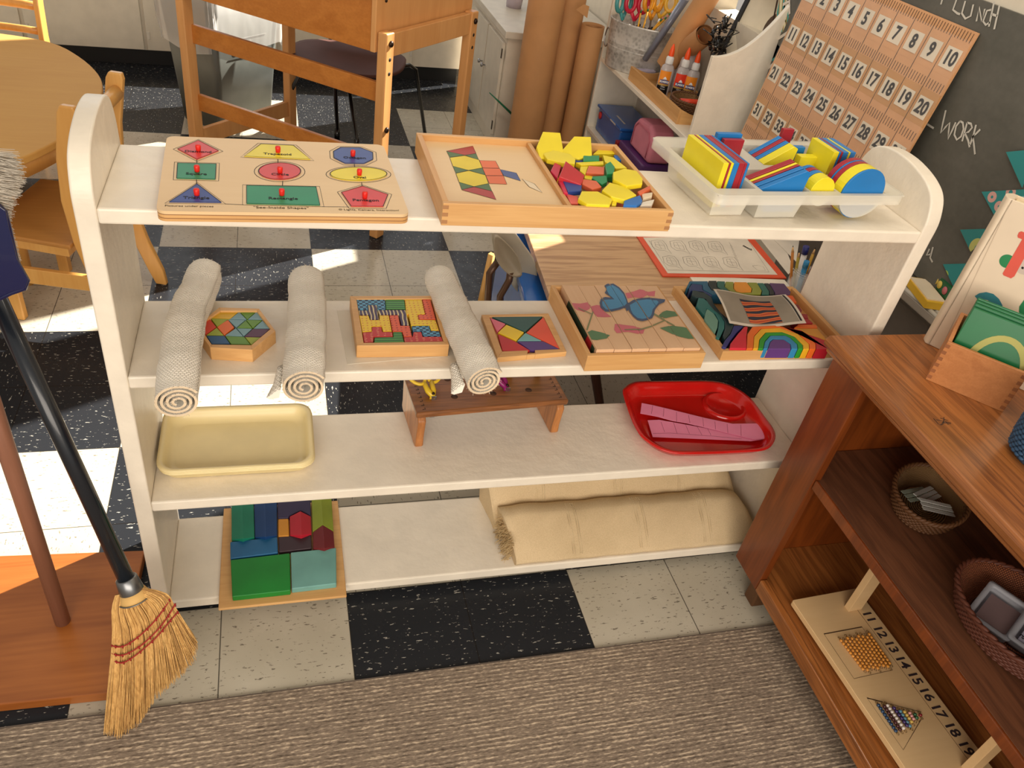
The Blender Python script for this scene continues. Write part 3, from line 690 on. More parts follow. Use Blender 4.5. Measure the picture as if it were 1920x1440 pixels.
for i, (c, th) in enumerate((('y',.026),('b',.012),('r',.012),('b',.01))):
    gslab(circ(.2695,.062,.030), 'v', v, v+th, c, ['small thick yellow disc block left of the large discs','small blue disc block behind the small yellow disc','small red disc block behind the small blue disc','small blue disc block rearmost of the small discs'][i]); v += th+.002

# ================================================================= SECOND SHELF
# rolled cotton rugs
def rolled_rug(px_line, r, label, sag=.0, flap=False):
    """centre line given by pixels and heights above shelf 2"""
    ctrl = [Vector(p) for p in px_line]
    def cr(t_):
        n = len(ctrl)-1; x = t_*n; i = min(int(x), n-1); f = x-i
        p0, p1, p2, p3 = ctrl[max(i-1,0)], ctrl[i], ctrl[i+1], ctrl[min(i+2,n)]
        return .5*((2*p1)+(p2-p0)*f+(2*p0-5*p1+4*p2-p3)*f*f+(3*p1-p0-3*p2+p3)*f**3)
    r *= 1.06; N = 44; K = 110; turns = 3.6; th = .0048
    rings = []; rn = random.Random(len(label))
    for i in range(N+1):
        c = cr(i/N); d = (cr(min(1, i/N+.01))-cr(max(0, i/N-.01))).normalized()
        a = d.cross(Vector((0,0,1))).normalized(); up = a.cross(d)
        rr = r*(1+.025*math.sin(i*.55+r*90)+.012*math.sin(i*1.7))
        endf = 1.0
        if i > N-5: endf = 1-.06*(i-(N-5))**1.2/5
        out = []; inn = []
        for k in range(K+1):
            q = k/K; ang = q*turns*2*PI+.6; rad = rr*endf*(1-.80*q)*(1+.03*math.sin(ang*2+i*.08))
            fz = .94
            P = c+a*math.cos(ang)*rad+up*math.sin(ang)*rad*fz
            R2 = rad-th; Q = c+a*math.cos(ang)*R2+up*math.sin(ang)*R2*fz
            out.append(P); inn.append(Q)
        rings.append(out+inn[::-1])
    b = B(COTTON); b.loft(rings, COTTON, True, True, False, uvs=lambda i, k: (k/K*turns*1.3, i/N))
    # end faces as strips
    for rg_ in (rings[0], rings[-1]):
        vs = [b.bm.verts.new(p) for p in rg_]; n = len(vs)
        for k in range(K): b.face([vs[k], vs[k+1], vs[n-2-k], vs[n-1-k]], plain('cotton_edge',(230,208,176),.95))
    t = thing('rolled_rug', label, 'rug', (rings[0][0].x, .1, z2), None)
    o = obj('roll', b, t)
    # fuzzy tufts and trailing threads at the ends
    f = B(plain('cotton_thread',(238,224,202),.95))
    for rg_, dd in ((rings[0], -1), (rings[-1], 1)):
        dv = (rings[1][0]-rings[0][0]).normalized()*(-1) if dd < 0 else (rings[-1][0]-rings[-2][0]).normalized()
        for k in range(150):
            p = rg_[rn.randrange(0, K)]; q = p+dv*rn.uniform(.001,.005)+Vector((rn.uniform(-.003,.003), rn.uniform(-.002,.002), rn.uniform(-.003,.003)))
            f.tube([p, (p+q)/2+Vector((0,0,.001)), q], .0003, n=3)
    for k in range(260):
        i = rn.randrange(1, N); p = rings[i][rn.randrange(0, 22)]; q = p+Vector((rn.uniform(-.003,.003), rn.uniform(-.004,.004), rn.uniform(0,.003)))
        f.tube([p, q], .00025, n=3)
    o2 = obj('loose_threads', f, t); o2['kind'] = 'stuff'
    if flap:
        c = cr(0.06); g = B(COTTON)
        d = (cr(.2)-cr(0)).normalized(); a = d.cross(Vector((0,0,1))).normalized()
        s0 = c-a*r*.96-Vector((0,0,r*.2)); rows = []
        for i in range(7):
            q = i/6; base = s0+d*(.075*q-.012)
            rows.append([base, base-a*.010-Vector((0,0,.006)), base-a*(.020-.008*q)-Vector((0,0,.016)), base-a*(.027-.020*q)-Vector((0,0,.020)), base-a*(.020-.020*q)-Vector((0,0,.024)), base-a*.004-Vector((0,0,.020))])
        g.loft(rows, COTTON, True, True, True, uvs=lambda i, k: (k*.05, i*.02)); obj('edge_fold', g, t)
    return t
def cl(pts, zs): return [az(px, py, z2+h) for (px, py), h in zip(pts, zs)]
rolled_rug(cl([(333,755),(339,690),(346,630),(357,585),(374,548),(387,512)], (.034,.038,.041,.041,.041,.040)), .040, 'rolled cream cotton rug with a bend, leftmost on the second shelf')
rolled_rug(cl([(571,727),(573,680),(576,640),(578,600),(577,560),(575,525)], (.036,.039,.041,.041,.041,.041)), .042, 'rolled cream cotton rug between the hexagon and the maze-like puzzle', flap=True)
rolled_rug(cl([(909,716),(889,670),(871,630),(854,592),(838,557),(822,521)], (.038,.040,.040,.039,.038,.036)), .0375, 'slim rolled cream cotton rug leaning askew beside the tangram', flap=True)

def cc(ox, oy, s, pts, z): return [az(ox+a/s, oy+b_/s, z) for a, b_ in pts]
def outline(pts): return [(p.x, p.y) for p in pts]
def shrink(P, d):
    c = sum(P, Vector())/len(P); return [p+(c-p).normalized()*d for p in P]
def piece(nm, label, P, za, zb, m, cat='puzzle piece', group=None, bev=.0008):
    b = B(m); b.prism(outline(shrink(P, .0004)), za, zb); return tag(obj(nm, b, None, bevel=bev, seg=1), label, cat, group)

# hexagon mosaic puzzle
hz = z2+.030
hexo = cc(280,480,3.097,[(405,298),(637,305),(733,435),(598,545),(353,530),(268,412)], hz)
hexi = cc(280,480,3.097,[(412,318),(625,318),(705,422),(592,517),(362,513),(285,402)], hz)
t = thing('hexagon_puzzle', 'small hexagonal beech tray of coloured mosaic tiles, between two rolled rugs', 'puzzle', ((hexo[0].x+hexo[3].x)/2, .12, z2))
b = B(BEECH)
for i in range(6):
    j = (i+1) % 6; b2 = [hexo[i], hexo[j], hexi[j], hexi[i]]
    b.prism(outline(b2), z2, hz)
obj('rim', b, t, bevel=.0008)
b = B(BEECH); b.prism(outline(hexi), z2+.001, z2+.008); obj('base', b, t)
HX = {'y':(226,178,40),'g':(158,170,44),'r':(214,68,44),'o':(232,110,40),'b':(34,84,130),'l':(124,162,170),'p':(90,48,74),'G':(104,148,48)}
for c_, lb, pts in (('y','golden yellow trapezoid tile at the top left',[(412,318),(520,322),(470,365),(360,360)]),('g','olive triangle tile below the yellow trapezoid',[(358,362),(470,366),(393,410)]),
  ('r','red rhombus tile at the left corner',[(287,403),(352,365),(390,412),(328,457)]),('o','orange square tile left of the middle',[(392,412),(455,368),(493,413),(435,460)]),
  ('g','olive triangle tile below the red rhombus',[(391,415),(433,460),(330,459)]),('b','dark blue parallelogram tile at the bottom left',[(332,462),(437,463),(470,510),(362,511)]),
  ('l','pale blue tile near the top, left of the green one',[(522,323),(565,368),(457,367),(470,365)]),('G','yellow green triangle tile at the top edge',[(523,321),(622,320),(569,368)]),
  ('l','pale blue triangle tile at the top right',[(624,322),(658,369),(571,368)]),('G','olive triangle tile right of the centre',[(562,371),(655,372),(601,418)]),
  ('l','pale blue triangle tile at the right edge above the purple one',[(658,373),(700,420),(605,420)]),('l','pale blue triangle tile above the centre',[(457,369),(557,371),(505,414)]),
  ('G','yellow green triangle tile at the centre',[(560,373),(598,418),(508,417)]),('l','pale blue triangle tile below the centre left',[(503,418),(545,466),(440,461)]),
  ('l','pale blue triangle tile below the centre',[(508,419),(597,421),(548,465)]),('p','dark purple rhombus tile at the right corner',[(601,422),(702,423),(650,469),(552,468)]),
  ('G','large green trapezoid tile at the bottom',[(441,464),(552,469),(588,514),(474,511)]),('g','olive triangle tile at the bottom right',[(556,470),(648,472),(592,515)])):
    piece('mosaic_tile', lb+' of the hexagon puzzle', cc(280,480,3.097,pts,hz-.004), z2+.008, hz-.004, plain('mosaic_'+c_, HX[c_], .45), 'tile', 'tiles of the hexagon puzzle', .0005)

# pentomino puzzle in its square tray, on a laminated sheet
pz = z2+.032
po = cc(280,480,3.097,[(1165,232),(1655,230),(1742,515),(1205,520)], pz); pi = cc(280,480,3.097,[(1203,250),(1640,247),(1708,495),(1245,503)], pz)
t = thing('pentomino_puzzle', 'square beech tray of bright patterned interlocking blocks, on the second shelf', 'puzzle', (.525,.15,z2))
b = B(BEECH)
for i in range(4):
    j = (i+1) % 4; b.prism(outline([po[i], po[j], pi[j], pi[i]]), z2+.001, pz)
obj('rim', b, t, bevel=.0012); b = B(BEECH); b.prism(outline(pi), z2+.001, z2+.010); obj('base', b, t)
def pat(name, base, other, kind):
    def f(t_):
        v = t_.coord('Object')
        if kind == 'check':
            n = t_.node('ShaderNodeTexChecker'); n.inputs['Scale'].default_value = 150; t_.link(v, n.inputs[0]); fac = n.outputs[1]
        elif kind == 'stripe':
            n = t_.node('ShaderNodeTexWave', bands_direction='Y'); n.inputs['Scale'].default_value = 38; t_.link(v, n.inputs[0]); fac = t_.math('GREATER_THAN', n.outputs[0], .72)
        elif kind == 'wave':
            n = t_.node('ShaderNodeTexWave', bands_direction='X'); n.inputs['Scale'].default_value = 38; n.inputs['Distortion'].default_value = 2.5; n.inputs['Detail'].default_value = 0; n.inputs['Detail Scale'].default_value = 1
            t_.link(v, n.inputs[0]); fac = t_.math('GREATER_THAN', n.outputs[0], .72)
        elif kind == 'dash':
            n = t_.node('ShaderNodeTexBrick'); n.inputs['Scale'].default_value = 60; n.inputs['Mortar Size'].default_value = .3; t_.link(v, n.inputs[0])
            n2 = t_.node('ShaderNodeTexVoronoi'); n2.inputs['Scale'].default_value = 1; n2.inputs['Randomness'].default_value = .2; t_.link(t_.coord(scale=(70,200,1)), n2.inputs[0])
            fac = t_.math('LESS_THAN', n2.outputs['Distance'], .2)
        else:
            n2 = t_.node('ShaderNodeTexVoronoi'); n2.inputs['Scale'].default_value = 110; n2.inputs['Randomness'].default_value = .15; t_.link(v, n2.inputs[0])
            fac = t_.math('LESS_THAN', n2.outputs['Distance'], .24)
        t_.link(t_.mix(fac, lin(base), lin(other)), t_.b.inputs['Base Color']); t_.b.inputs['Roughness'].default_value = .4
    return mat(name, f)
PT = {'bc':pat('blue_checks',(92,160,196),(24,58,90),'check'),'gs':pat('green_stripes',(78,150,62),(30,80,30),'stripe'),'yd':pat('yellow_orange_dots',(240,202,44),(222,140,50),'dot'),
      'od':pat('orange_red_dots',(226,94,56),(170,44,34),'dot'),'pw':pat('purple_cream_waves',(66,44,78),(214,196,150),'wave'),'rd':pat('red_cream_dashes',(196,46,44),(226,150,110),'dash')}
for c_, lb, pts in (('bc','blue checked block at the top left',[(1203,252),(1368,252),(1372,310),(1325,310),(1322,282),(1268,282),(1269,312),(1212,312)]),
  ('gs','green striped block at the top',[(1371,252),(1480,252),(1487,310),(1375,310)]),
  ('yd','large yellow dotted block at the right',[(1483,252),(1582,252),(1602,337),(1558,340),(1565,370),(1663,372),(1682,432),(1636,431),(1626,402),(1520,403),(1506,340),(1493,338)]),
  ('od','orange dotted block at the top right corner',[(1585,251),(1632,251),(1663,367),(1566,368),(1560,341),(1605,339)]),
  ('pw','purple wavy block under the blue checked one',[(1271,284),(1320,284),(1332,368),(1284,368),(1275,341),(1221,341),(1214,315),(1270,315)]),
  ('pw','purple wavy block under the green striped one',[(1328,313),(1487,313),(1508,401),(1464,401),(1450,340),(1335,340)]),
  ('yd','yellow dotted block at the left',[(1219,345),(1273,345),(1282,371),(1336,371),(1337,344),(1390,343),(1408,436),(1357,437),(1350,407),(1290,408),(1292,436),(1237,440)]),
  ('od','orange dotted block in the middle',[(1394,344),(1445,343),(1458,404),(1511,405),(1526,466),(1478,467),(1468,438),(1413,437)]),
  ('rd','red dashed block at the left bottom corner',[(1294,411),(1347,410),(1352,440),(1410,440),(1414,467),(1303,469),(1300,499),(1247,502),(1239,443),(1292,440)]),
  ('gs','green striped block at the bottom',[(1416,442),(1465,441),(1479,499),(1306,500),(1308,473),(1418,470)]),
  ('bc','blue checked block at the right',[(1524,406),(1625,405),(1633,434),(1683,436),(1692,464),(1591,464),(1582,436),(1531,436)]),
  ('rd','red dashed block at the bottom right corner',[(1534,441),(1579,440),(1588,468),(1695,468),(1706,495),(1484,499),(1478,471),(1529,469)])):
    P = cc(280,480,3.097,pts,pz-.002); b = B(PT[c_]); b.prism(outline(P), z2+.010, pz-.002); tag(obj('puzzle_block', b, None, bevel=.0008, seg=1), lb+' of the square tray', 'puzzle piece', 'pieces of the pentomino puzzle')
lam = cc(280,480,3.097,[(1085,318),(1200,300),(1700,470),(1650,590),(1180,592),(1150,625),(1120,620)], z2+.0006)
b = B(plain('laminated_sheet',(228,220,202),.12)); b.prism(outline(cc(280,480,3.097,[(1090,318),(1680,300),(1740,580),(1150,628)], z2+.0006)), z2+.0001, z2+.0007)
tag(obj('laminated_sheet', b), 'clear laminated sheet lying under the square block puzzle', 'sheet')

# tangram
tz = z2+.013
to = cc(640,480,3,[(788,330),(1165,322),(1268,538),(878,572)], tz); ti = cc(640,480,3,[(833,341),(1137,337),(1230,523),(905,536)], tz)
t = thing('tangram_puzzle', 'square beech tangram tray with seven coloured pieces, right of the slim rolled rug', 'puzzle', (.80,.11,z2))
b = B(BEECH)
for i in (0, 1, 3):
    j = (i+1) % 4; b.prism(outline([to[i], to[j], ti[j], ti[i]]), z2, tz)
f0, f1, g0, g1 = to[3], to[2], ti[3], ti[2]
L = lambda p, q, s_: p+(q-p)*s_
notch = [L(f0,f1,.60)+(g0-f0)*0, L(f0,f1,.56)]
b.prism(outline([f0, L(f0,f1,.42), L(g0,g1,.44), g0]), z2, tz); b.prism(outline([L(f0,f1,.54), f1, g1, L(g0,g1,.56)]), z2, tz); b.prism(outline([L(f0,f1,.42), L(f0,f1,.54), L(L(f0,f1,.54),L(g0,g1,.56),.35), L(L(f0,f1,.42),L(g0,g1,.44),.35)]), z2, tz)
obj('rim', b, t, bevel=.001); b = B(BEECH); b.prism(outline(ti), z2, z2+.005); obj('base', b, t)
for rgb, lb, pts in (((226,110,130),'pink triangle',[(836,346),(924,381),(877,428)]),((44,84,78),'large dark green triangle',[(842,340),(1133,339),(1033,427)]),
  ((240,204,44),'yellow square',[(928,385),(1028,428),(984,476),(880,430)]),((230,84,56),'large orange triangle',[(1137,343),(1228,521),(1041,430)]),
  ((196,38,42),'red parallelogram',[(880,438),(980,481),(1062,531),(1048,536),(906,533)]),((120,176,176),'small light blue triangle',[(1035,431),(1127,476),(990,477)]),
  ((88,58,128),'purple triangle',[(992,480),(1136,479),(1226,522),(1085,531),(1062,529)])):
    piece('tangram_piece', lb+' piece of the tangram in the flat beech tray', cc(640,480,3,pts,tz-.001), z2+.005, tz-.001, plain('tangram_'+lb.split()[-2]+lb.split()[-1], rgb, .4), 'puzzle piece', 'tangram pieces', .0006)

# butterfly block box
t = thing('block_box', 'deep open beech box holding the butterfly picture bars', 'box', (1.05,.12,z2))
X0, X1, Y0, Y1, H = .906, 1.190, -.021, .268, .042
b = B(BEECH); b.box((X0,Y0,z2),(X1,Y0+.010,z2+H)); obj('long_side', b, t, bevel=.001); b = B(BEECH); b.box((X0,Y1-.010,z2),(X1,Y1,z2+H)); obj('long_side', b, t, bevel=.001)
b = B(BEECHY); b.box((X0,Y0+.010,z2),(X0+.010,Y1-.010,z2+H)); obj('short_side', b, t, bevel=.001); b = B(BEECHY); b.box((X1-.010,Y0+.010,z2),(X1,Y1-.010,z2+H)); obj('short_side', b, t, bevel=.001)
b = B(BEECH); b.box((X0+.010,Y0+.010,z2),(X1-.010,Y1-.010,z2+.005)); obj('bottom', b, t)
bz = z2+.050; BX0, BX1 = .928, 1.1795; BY0, BY1 = -.0095, .254; BWD = (BX1-BX0)/6
def k5(pts): return [az(1000+a/3.2, 510+b_/3.2, bz) for a, b_ in pts]
def scl(P, s_): c = sum(P, Vector())/len(P); return [c+(p-c)*s_ for p in P]
wl = [(425,85),(442,74),(480,70),(515,92),(545,125),(562,165),(570,195),(560,212),(520,228),(470,240),(432,238),(405,215),(398,185),(405,162),(430,153),(472,158),(450,143),(428,128),(440,105)]
wr = [(560,195),(600,168),(650,160),(700,156),(740,160),(792,166),(785,182),(755,195),(742,212),(728,232),(722,262),(712,280),(690,288),(655,296),(625,290),(600,270),(580,245),(565,215)]
PINK = plain('paint_pink',(206,108,120),.5); GRL = plain('paint_green',(88,126,88),.5); OUTL = plain('paint_dark_blue',(62,82,116),.5); WING = plain('paint_blue',(72,140,184),.5); STEM = plain('paint_stem',(128,134,92),.5)
art = []
for pts in ([(232,186),(280,190),(325,182),(345,200),(338,222),(305,240),(262,228),(240,215)],[(345,205),(380,196),(405,200),(425,235),(470,268),(430,270),(385,268),(352,240)],[(552,126),(600,118),(640,104),(690,118),(732,112),(728,145),(680,140),(650,158),(600,152),(565,158)],[(490,310),(540,318),(600,325),(668,342),(660,368),(625,372),(570,360),(500,365),(485,345)]): art.append((pts, PINK))
for pts in ([(325,362),(350,350),(400,362),(460,378),(440,400),(380,410),(335,405),(312,385)],[(752,262),(775,240),(800,230),(840,236),(872,242),(872,262),(830,268),(795,276),(765,272)],[(758,338),(830,322),(900,330),(935,338),(985,400),(930,400),(880,388),(830,372)]): art.append((pts, GRL))
for pts in ([(355,238),(362,238),(325,352),(315,352)],[(545,345),(640,342),(720,318),(790,288),(792,294),(720,326),(640,350),(548,350)],[(690,232),(730,252),(790,288),(850,320),(846,325),(785,295),(722,258)],[(270,216),(350,252),(348,256),(268,220)]): art.append((pts, STEM))
art += [(wl, OUTL), (wr, OUTL)]
cwl = [(436,92),(475,80),(510,100),(540,135),(556,172),(560,190),(545,205),(505,220),(465,228),(435,225),(415,205),(412,182),(425,170),(485,168),(455,140),(442,118)]
cwr = [(578,200),(620,176),(680,168),(740,172),(752,182),(735,205),(715,228),(708,258),(698,274),(655,284),(625,278),(598,255),(585,230)]
art += [(cwl, WING), (cwr, WING), ([(562,195),(570,185),(578,200),(572,225),(560,240),(553,215)], OUTL)]
barn = ['leftmost, with a green leaf','second from the left, with pink petals','third from the left, with the left wing','fourth from the left, with the butterfly body','fifth from the left, with the right wing','rightmost, with green leaves']
def cliptri(tri, x0, x1):
    P = [tuple(p) for p in tri]
    for sgn, lim in ((1, x0), (-1, x1)):
        out = []
        for i in range(len(P)):
            a, c = P[i], P[(i+1) % len(P)]; ia, ic = sgn*(a[0]-lim) >= 0, sgn*(c[0]-lim) >= 0
            if ia: out.append(a)
            if ia != ic:
                f_ = (lim-a[0])/(c[0]-a[0]); out.append((lim, a[1]+(c[1]-a[1])*f_))
        P = out
        if len(P) < 3: return None
    return P
PINEB = wood('bar_wood', (234,200,162), (218,176,136), axis=1, scale=1.2, stretch=8, contrast=.5)
for i in range(6):
    x0 = BX0+BWD*i; b = B(PINEB); dz = [0,-.001,0,-.001,0,-.001][i]; tl = bz+dz
    b.box((x0+.0006,BY0,z2+.006),(x0+BWD-.0006,BY1,tl))
    if i == 0: b.decal([(x0+.0004,BY0+.01,z2+.01),(x0+.0004,BY1-.05,z2+.01),(x0+.0004,BY1-.06,z2+.045),(x0+.0004,BY0+.01,z2+.045)], plain('paint_forest',(40,62,40),.6)); b.decal([(x0+.0002,.02,z2+.012),(x0+.0002,.06,z2+.016),(x0+.0002,.05,z2+.045),(x0+.0002,.02,z2+.045)], RED)
    for li, (pts, m_) in enumerate(art):
        P = k5(pts); 
        for tr in tessellate_polygon([P]):
            q = cliptri([(P[v_].x, P[v_].y) for v_ in tr], x0+.0008, x0+BWD-.0008)
            if q: b.face([b.bm.verts.new((a, c, tl+.0002+.00012*li)) for a, c in q], m_)
    tag(obj('picture_bar', b, None), 'long wooden bar of the butterfly picture, '+barn[i], 'block', 'bars of the butterfly picture')

# rainbow wave block tray
RZ2 = z2+.026
t = thing('wave_block_tray', 'beech tray of nested rainbow wave blocks at the right end of the second shelf', 'tray', (1.42,.15,z2))
X0, X1, Y0, Y1 = 1.252, 1.610, .006, .296
b = B(BEECH); b.box((X0,Y0,z2),(X1,Y0+.012,RZ2)); obj('long_side', b, t, bevel=.001); b = B(BEECH); b.box((X0,Y1-.012,z2),(X1,Y1,RZ2-.002)); obj('long_side', b, t, bevel=.001)
b = B(BEECHY); b.box((X0,Y0+.012,z2),(X0+.012,Y1-.012,RZ2)); obj('short_side', b, t, bevel=.001); b = B(BEECHY); b.box((X1-.012,Y0+.012,z2),(X1,Y1-.012,RZ2)); obj('short_side', b, t, bevel=.001)
b = B(BEECH); b.box((X0+.012,Y0+.012,z2),(X1-.012,Y1-.012,z2+.004)); obj('bottom', b, t)
wz = z2+.032
WV = [('teal blue wave block at the back left corner',(30,92,122),[(570,488),(745,488),(752,530),(780,575),(860,598),(935,625),(790,618),(700,570),(692,520),(590,508),(560,556),(542,545)]),
 ('dark blue wave block inside the back left corner',(38,56,104),[(592,512),(690,522),(698,572),(788,622),(780,640),(740,610),(640,590),(590,572),(572,600),(565,552)]),
 ('black green wave block at the back',(30,44,44),[(750,484),(828,484),(832,545),(880,580),(965,625),(935,625),(860,596),(780,572),(754,528)]),
 ('teal wave block at the back beside the olive one',(40,100,88),[(831,487),(908,490),(902,540),(950,585),(1060,622),(968,624),(882,578),(834,543)]),
 ('olive wave block curving around the orange one',(140,148,58),[(912,492),(988,495),(986,560),(1010,588),(1060,600),(1160,597),(1168,560),(1118,500),(1210,502),(1258,580),(1250,612),(1065,622),(955,585),(905,540)]),
 ('rounded orange block at the back centre',(226,146,40),[(992,496),(1112,498),(1162,560),(1156,592),(1062,597),(1014,586),(990,558)]),
 ('teal strip wave block right of the olive one',(38,104,92),[(1213,505),(1272,506),(1328,588),(1326,620),(1254,614),(1261,580)]),
 ('black strip wave block beside the purple corner',(28,40,44),[(1275,507),(1322,508),(1378,598),(1374,620),(1330,620),(1331,588)]),
 ('purple wave block at the back right corner',(84,54,98),[(1326,505),(1468,511),(1532,590),(1522,620),(1378,620),(1382,598)]),
 ('black green wave block at the left',(26,50,52),[(600,574),(700,588),(780,640),(800,700),(870,790),(930,840),(995,900),(960,980),(905,1045),(885,1008),(908,935),(905,870),(862,800),(790,756),(740,690),(690,648),(632,642),(590,622)]),
 ('large teal wave block at the left',(34,104,100),[(655,645),(730,655),(752,702),(805,762),(868,810),(906,878),(902,938),(852,1035),(822,1018),(842,950),(852,870),(815,795),(738,748),(712,815),(636,722)]),
 ('pale green leaf shaped block at the left',(108,152,134),[(738,750),(800,792),(845,862),(838,925),(815,980),(775,930),(712,850),(716,800)]),
 ('indigo wave block at the front left',(40,44,112),[(990,908),(1085,910),(1020,972),(950,1062),(915,1122),(878,1108),(905,1050),(962,985)]),
 ('crimson block left of the rainbow arch',(206,32,52),[(1092,918),(1125,920),(1112,1000),(1112,1128),(950,1125),(958,1080),(1035,980)]),
 ('orange arch block outermost of the rainbow',(236,110,30),[(1112,1128),(1118,990),(1165,920),(1400,905),(1620,960),(1770,1082),(1768,1136),(1712,1136),(1708,1082),(1600,985),(1420,928),(1245,938),(1180,1010),(1172,1128)]),
 ('yellow arch block of the rainbow',(238,178,32),[(1174,1128),(1182,1012),(1247,941),(1420,930),(1598,988),(1705,1085),(1708,1136),(1650,1136),(1648,1092),(1570,1012),(1450,968),(1292,972),(1232,1040),(1222,1128)]),
 ('green arch block of the rainbow',(40,150,40),[(1224,1128),(1235,1042),(1294,975),(1450,971),(1568,1015),(1644,1094),(1648,1134),(1602,1134),(1596,1085),(1530,1025),(1480,1000),(1332,1002),(1282,1060),(1268,1130)]),
 ('blue arch block of the rainbow',(46,136,186),[(1270,1130),(1285,1062),(1335,1005),(1478,1003),(1528,1028),(1592,1088),(1598,1134),(1538,1134),(1530,1082),(1470,1042),(1362,1038),(1332,1062),(1312,1130)]),
 ('purple centre block of the rainbow',(98,58,128),[(1314,1131),(1335,1064),(1364,1040),(1468,1044),(1527,1084),(1534,1132)]),
 ('crimson wedge block at the front right',(186,28,44),[(1540,942),(1640,965),(1700,1000),(1800,1030),(1895,1072),(1895,1138),(1772,1136),(1772,1082),(1624,958)]),
 ('amber wedge block at the right side',(218,150,52),[(1560,935),(1785,938),(1885,1062),(1800,1028),(1702,996),(1640,962)]),
 ('orange strip block at the right side',(230,108,30),[(1600,898),(1775,900),(1788,935),(1560,932)]),
 ('red wave block right side, nearest the orange strip',(168,24,36),[(1560,835),(1700,848),(1745,890),(1600,892)]),
 ('dark red wave block in the middle of the right side',(150,26,36),[(1540,785),(1690,802),(1700,845),(1560,832)]),
 ('maroon wave block on the right side',(128,30,36),[(1520,700),(1600,710),(1640,765),(1630,790),(1540,780)]),
 ('orange block at the top of the right side',(226,92,30),[(1480,622),(1550,625),(1590,690),(1510,695)])]
for i, (lb, rgb, pts) in enumerate(WV):
    P = cc(1180,430,5.053,pts,wz); b = B(plain('stain_%d'%i, rgb, .55, var=.1)); b.prism(outline(shrink(P,.0004)), z2+.004, wz)
    tag(obj('wave_block', b, None, bevel=.002, seg=2), lb+' of the beech tray', 'block', 'rainbow wave blocks')
# filler blocks hidden under the picture card
for i, (x_, y_, rgb) in enumerate(((1.40,.17,(36,60,110)),(1.47,.16,(196,88,36)),(1.43,.22,(60,60,110)))):
    b = B(plain('stain_f%d'%i, rgb, .55)); b.box((x_-.03,y_-.024,z2+.004),(x_+.03,y_+.024,wz-.006)); tag(obj('wave_block', b, None, bevel=.002), 'wave block lying under the picture card, '+['at its left','at its front right','at its back'][i], 'block', 'rainbow wave blocks')
# picture card: curled paper, generic print
CC = [az(1180+a/5.053, 430+b_/5.053, wz+h) for (a, b_), h in zip([(790,580),(1480,615),(1675,895),(950,885)], (.018,.008,.010,.006))]
def card(u_, v_, lift=0):
    p = (CC[0]*(1-u_)+CC[1]*u_)*(1-v_)+(CC[3]*(1-u_)+CC[2]*u_)*v_
    return p+Vector((0,0,.007*math.cos(u_*PI*1.6+v_)+.004*math.sin(v_*PI*1.2)-.003+lift))
t = thing('picture_card', 'curled paper card with a small abstract print, on top of the wave blocks', 'card', (1.42,.15,wz))
b = B(plain('card_paper',(216,206,190),.8)); n_ = 16
for lift in (0, .0006): b.loft([[card(i/n_, j/n_, lift) for i in range(n_+1)] for j in range(n_+1)], None, True, False, False)
obj('paper', b, t)
GREYP = plain('print_grey',(150,140,124),.8, var=.12)
b = B(GREYP); b.loft([[card(.03+.90*i/n_, .04+.90*j/n_, .0011) for i in range(n_+1)] for j in range(n_+1)], None, True, False, False)
b.loft([[card(.94+.025*i, .03+.9*j/n_, .0013) for i in range(2)] for j in range(n_+1)], INK, True, False, False); obj('print_border', b, t)
def m_art(t_):
    n = t_.node('ShaderNodeTexWave', wave_type='RINGS'); n.inputs['Scale'].default_value = 14; n.inputs['Distortion'].default_value = 4; n.inputs['Detail'].default_value = 1
    t_.link(t_.coord(loc=(-.03,.02,0)), n.inputs[0])
    t_.link(t_.ramp(n.outputs[0], [(0,lin((40,44,60))),(.35,lin((50,40,44))),(.45,lin((196,92,44))),(.7,lin((214,130,70))),(.9,lin((180,70,40)))]), t_.b.inputs['Base Color']); t_.b.inputs['Roughness'].default_value = .8
b = B(mat('abstract_print', m_art)); b.loft([[card(.30+.42*i/n_, .24+.68*j/n_, .0018) for i in range(n_+1)] for j in range(n_+1)], None, True, False, False); obj('print', b, t)

# ================================================================= THIRD SHELF
TRAYC = plain('cream_melamine',(238,220,166),.35, var=.04)
outl = [(.0,.0)]
tp = rrect(.010,.050,.344,.266,.035)
for i, nm in enumerate(('bottom of the stack of three','in the middle of the stack of three','topmost of the stack of three')):
    b = B(TRAYC); o_ = .0048*i; tray_mesh(b, [(x-.0012*i, y-.0006*i) for x, y in tp], z3+.001+o_+.004*i*.0, .030, .0025, .016, None)
    tag(obj('serving_tray', b), 'cream plastic tray with rounded corners, '+nm, 'tray', 'stacked cream trays')
# scissor bench
BT = .119; bo = z3
t = thing('scissor_stand', 'small stained pine bench with slots holding children scissors, on the third shelf', 'stand', (.76,.19,z3))
b = B(STOOLW)
tA, tB = .584, .966; ang = (.158-.130)/(.969-.588)
SM = frame(Vector((.578,.116,z3)), (1,ang,0), (-ang,1,0)); SL, SD = .392, .172
b.box((0,0,BT-.017),(SL,SD,BT), M=SM); obj('top', b, t, bevel=.005, seg=3)
LEGW = wood('pine_leg', (200,132,72), (146,88,42), axis=2, scale=1.4, stretch=12, contrast=1.1, rough=.35, coat=.2)
for x in (.006, SL-.026):
    b = B(LEGW); pts = [(.012,BT-.017),(.0,BT-.030),(.006,.03),(.004,.008),(.014,0),(SD-.014,0),(SD-.004,.008),(SD-.006,.03),(SD,BT-.030),(SD-.012,BT-.017)]
    b.prism(pts, 0, .020, M=SM@Matrix.Translation((x,0,0))@Matrix(((0,0,1,0),(1,0,0,0),(0,1,0,0),(0,0,0,1)))); obj('leg', b, t, bevel=.004, seg=3)
b = B(INK)
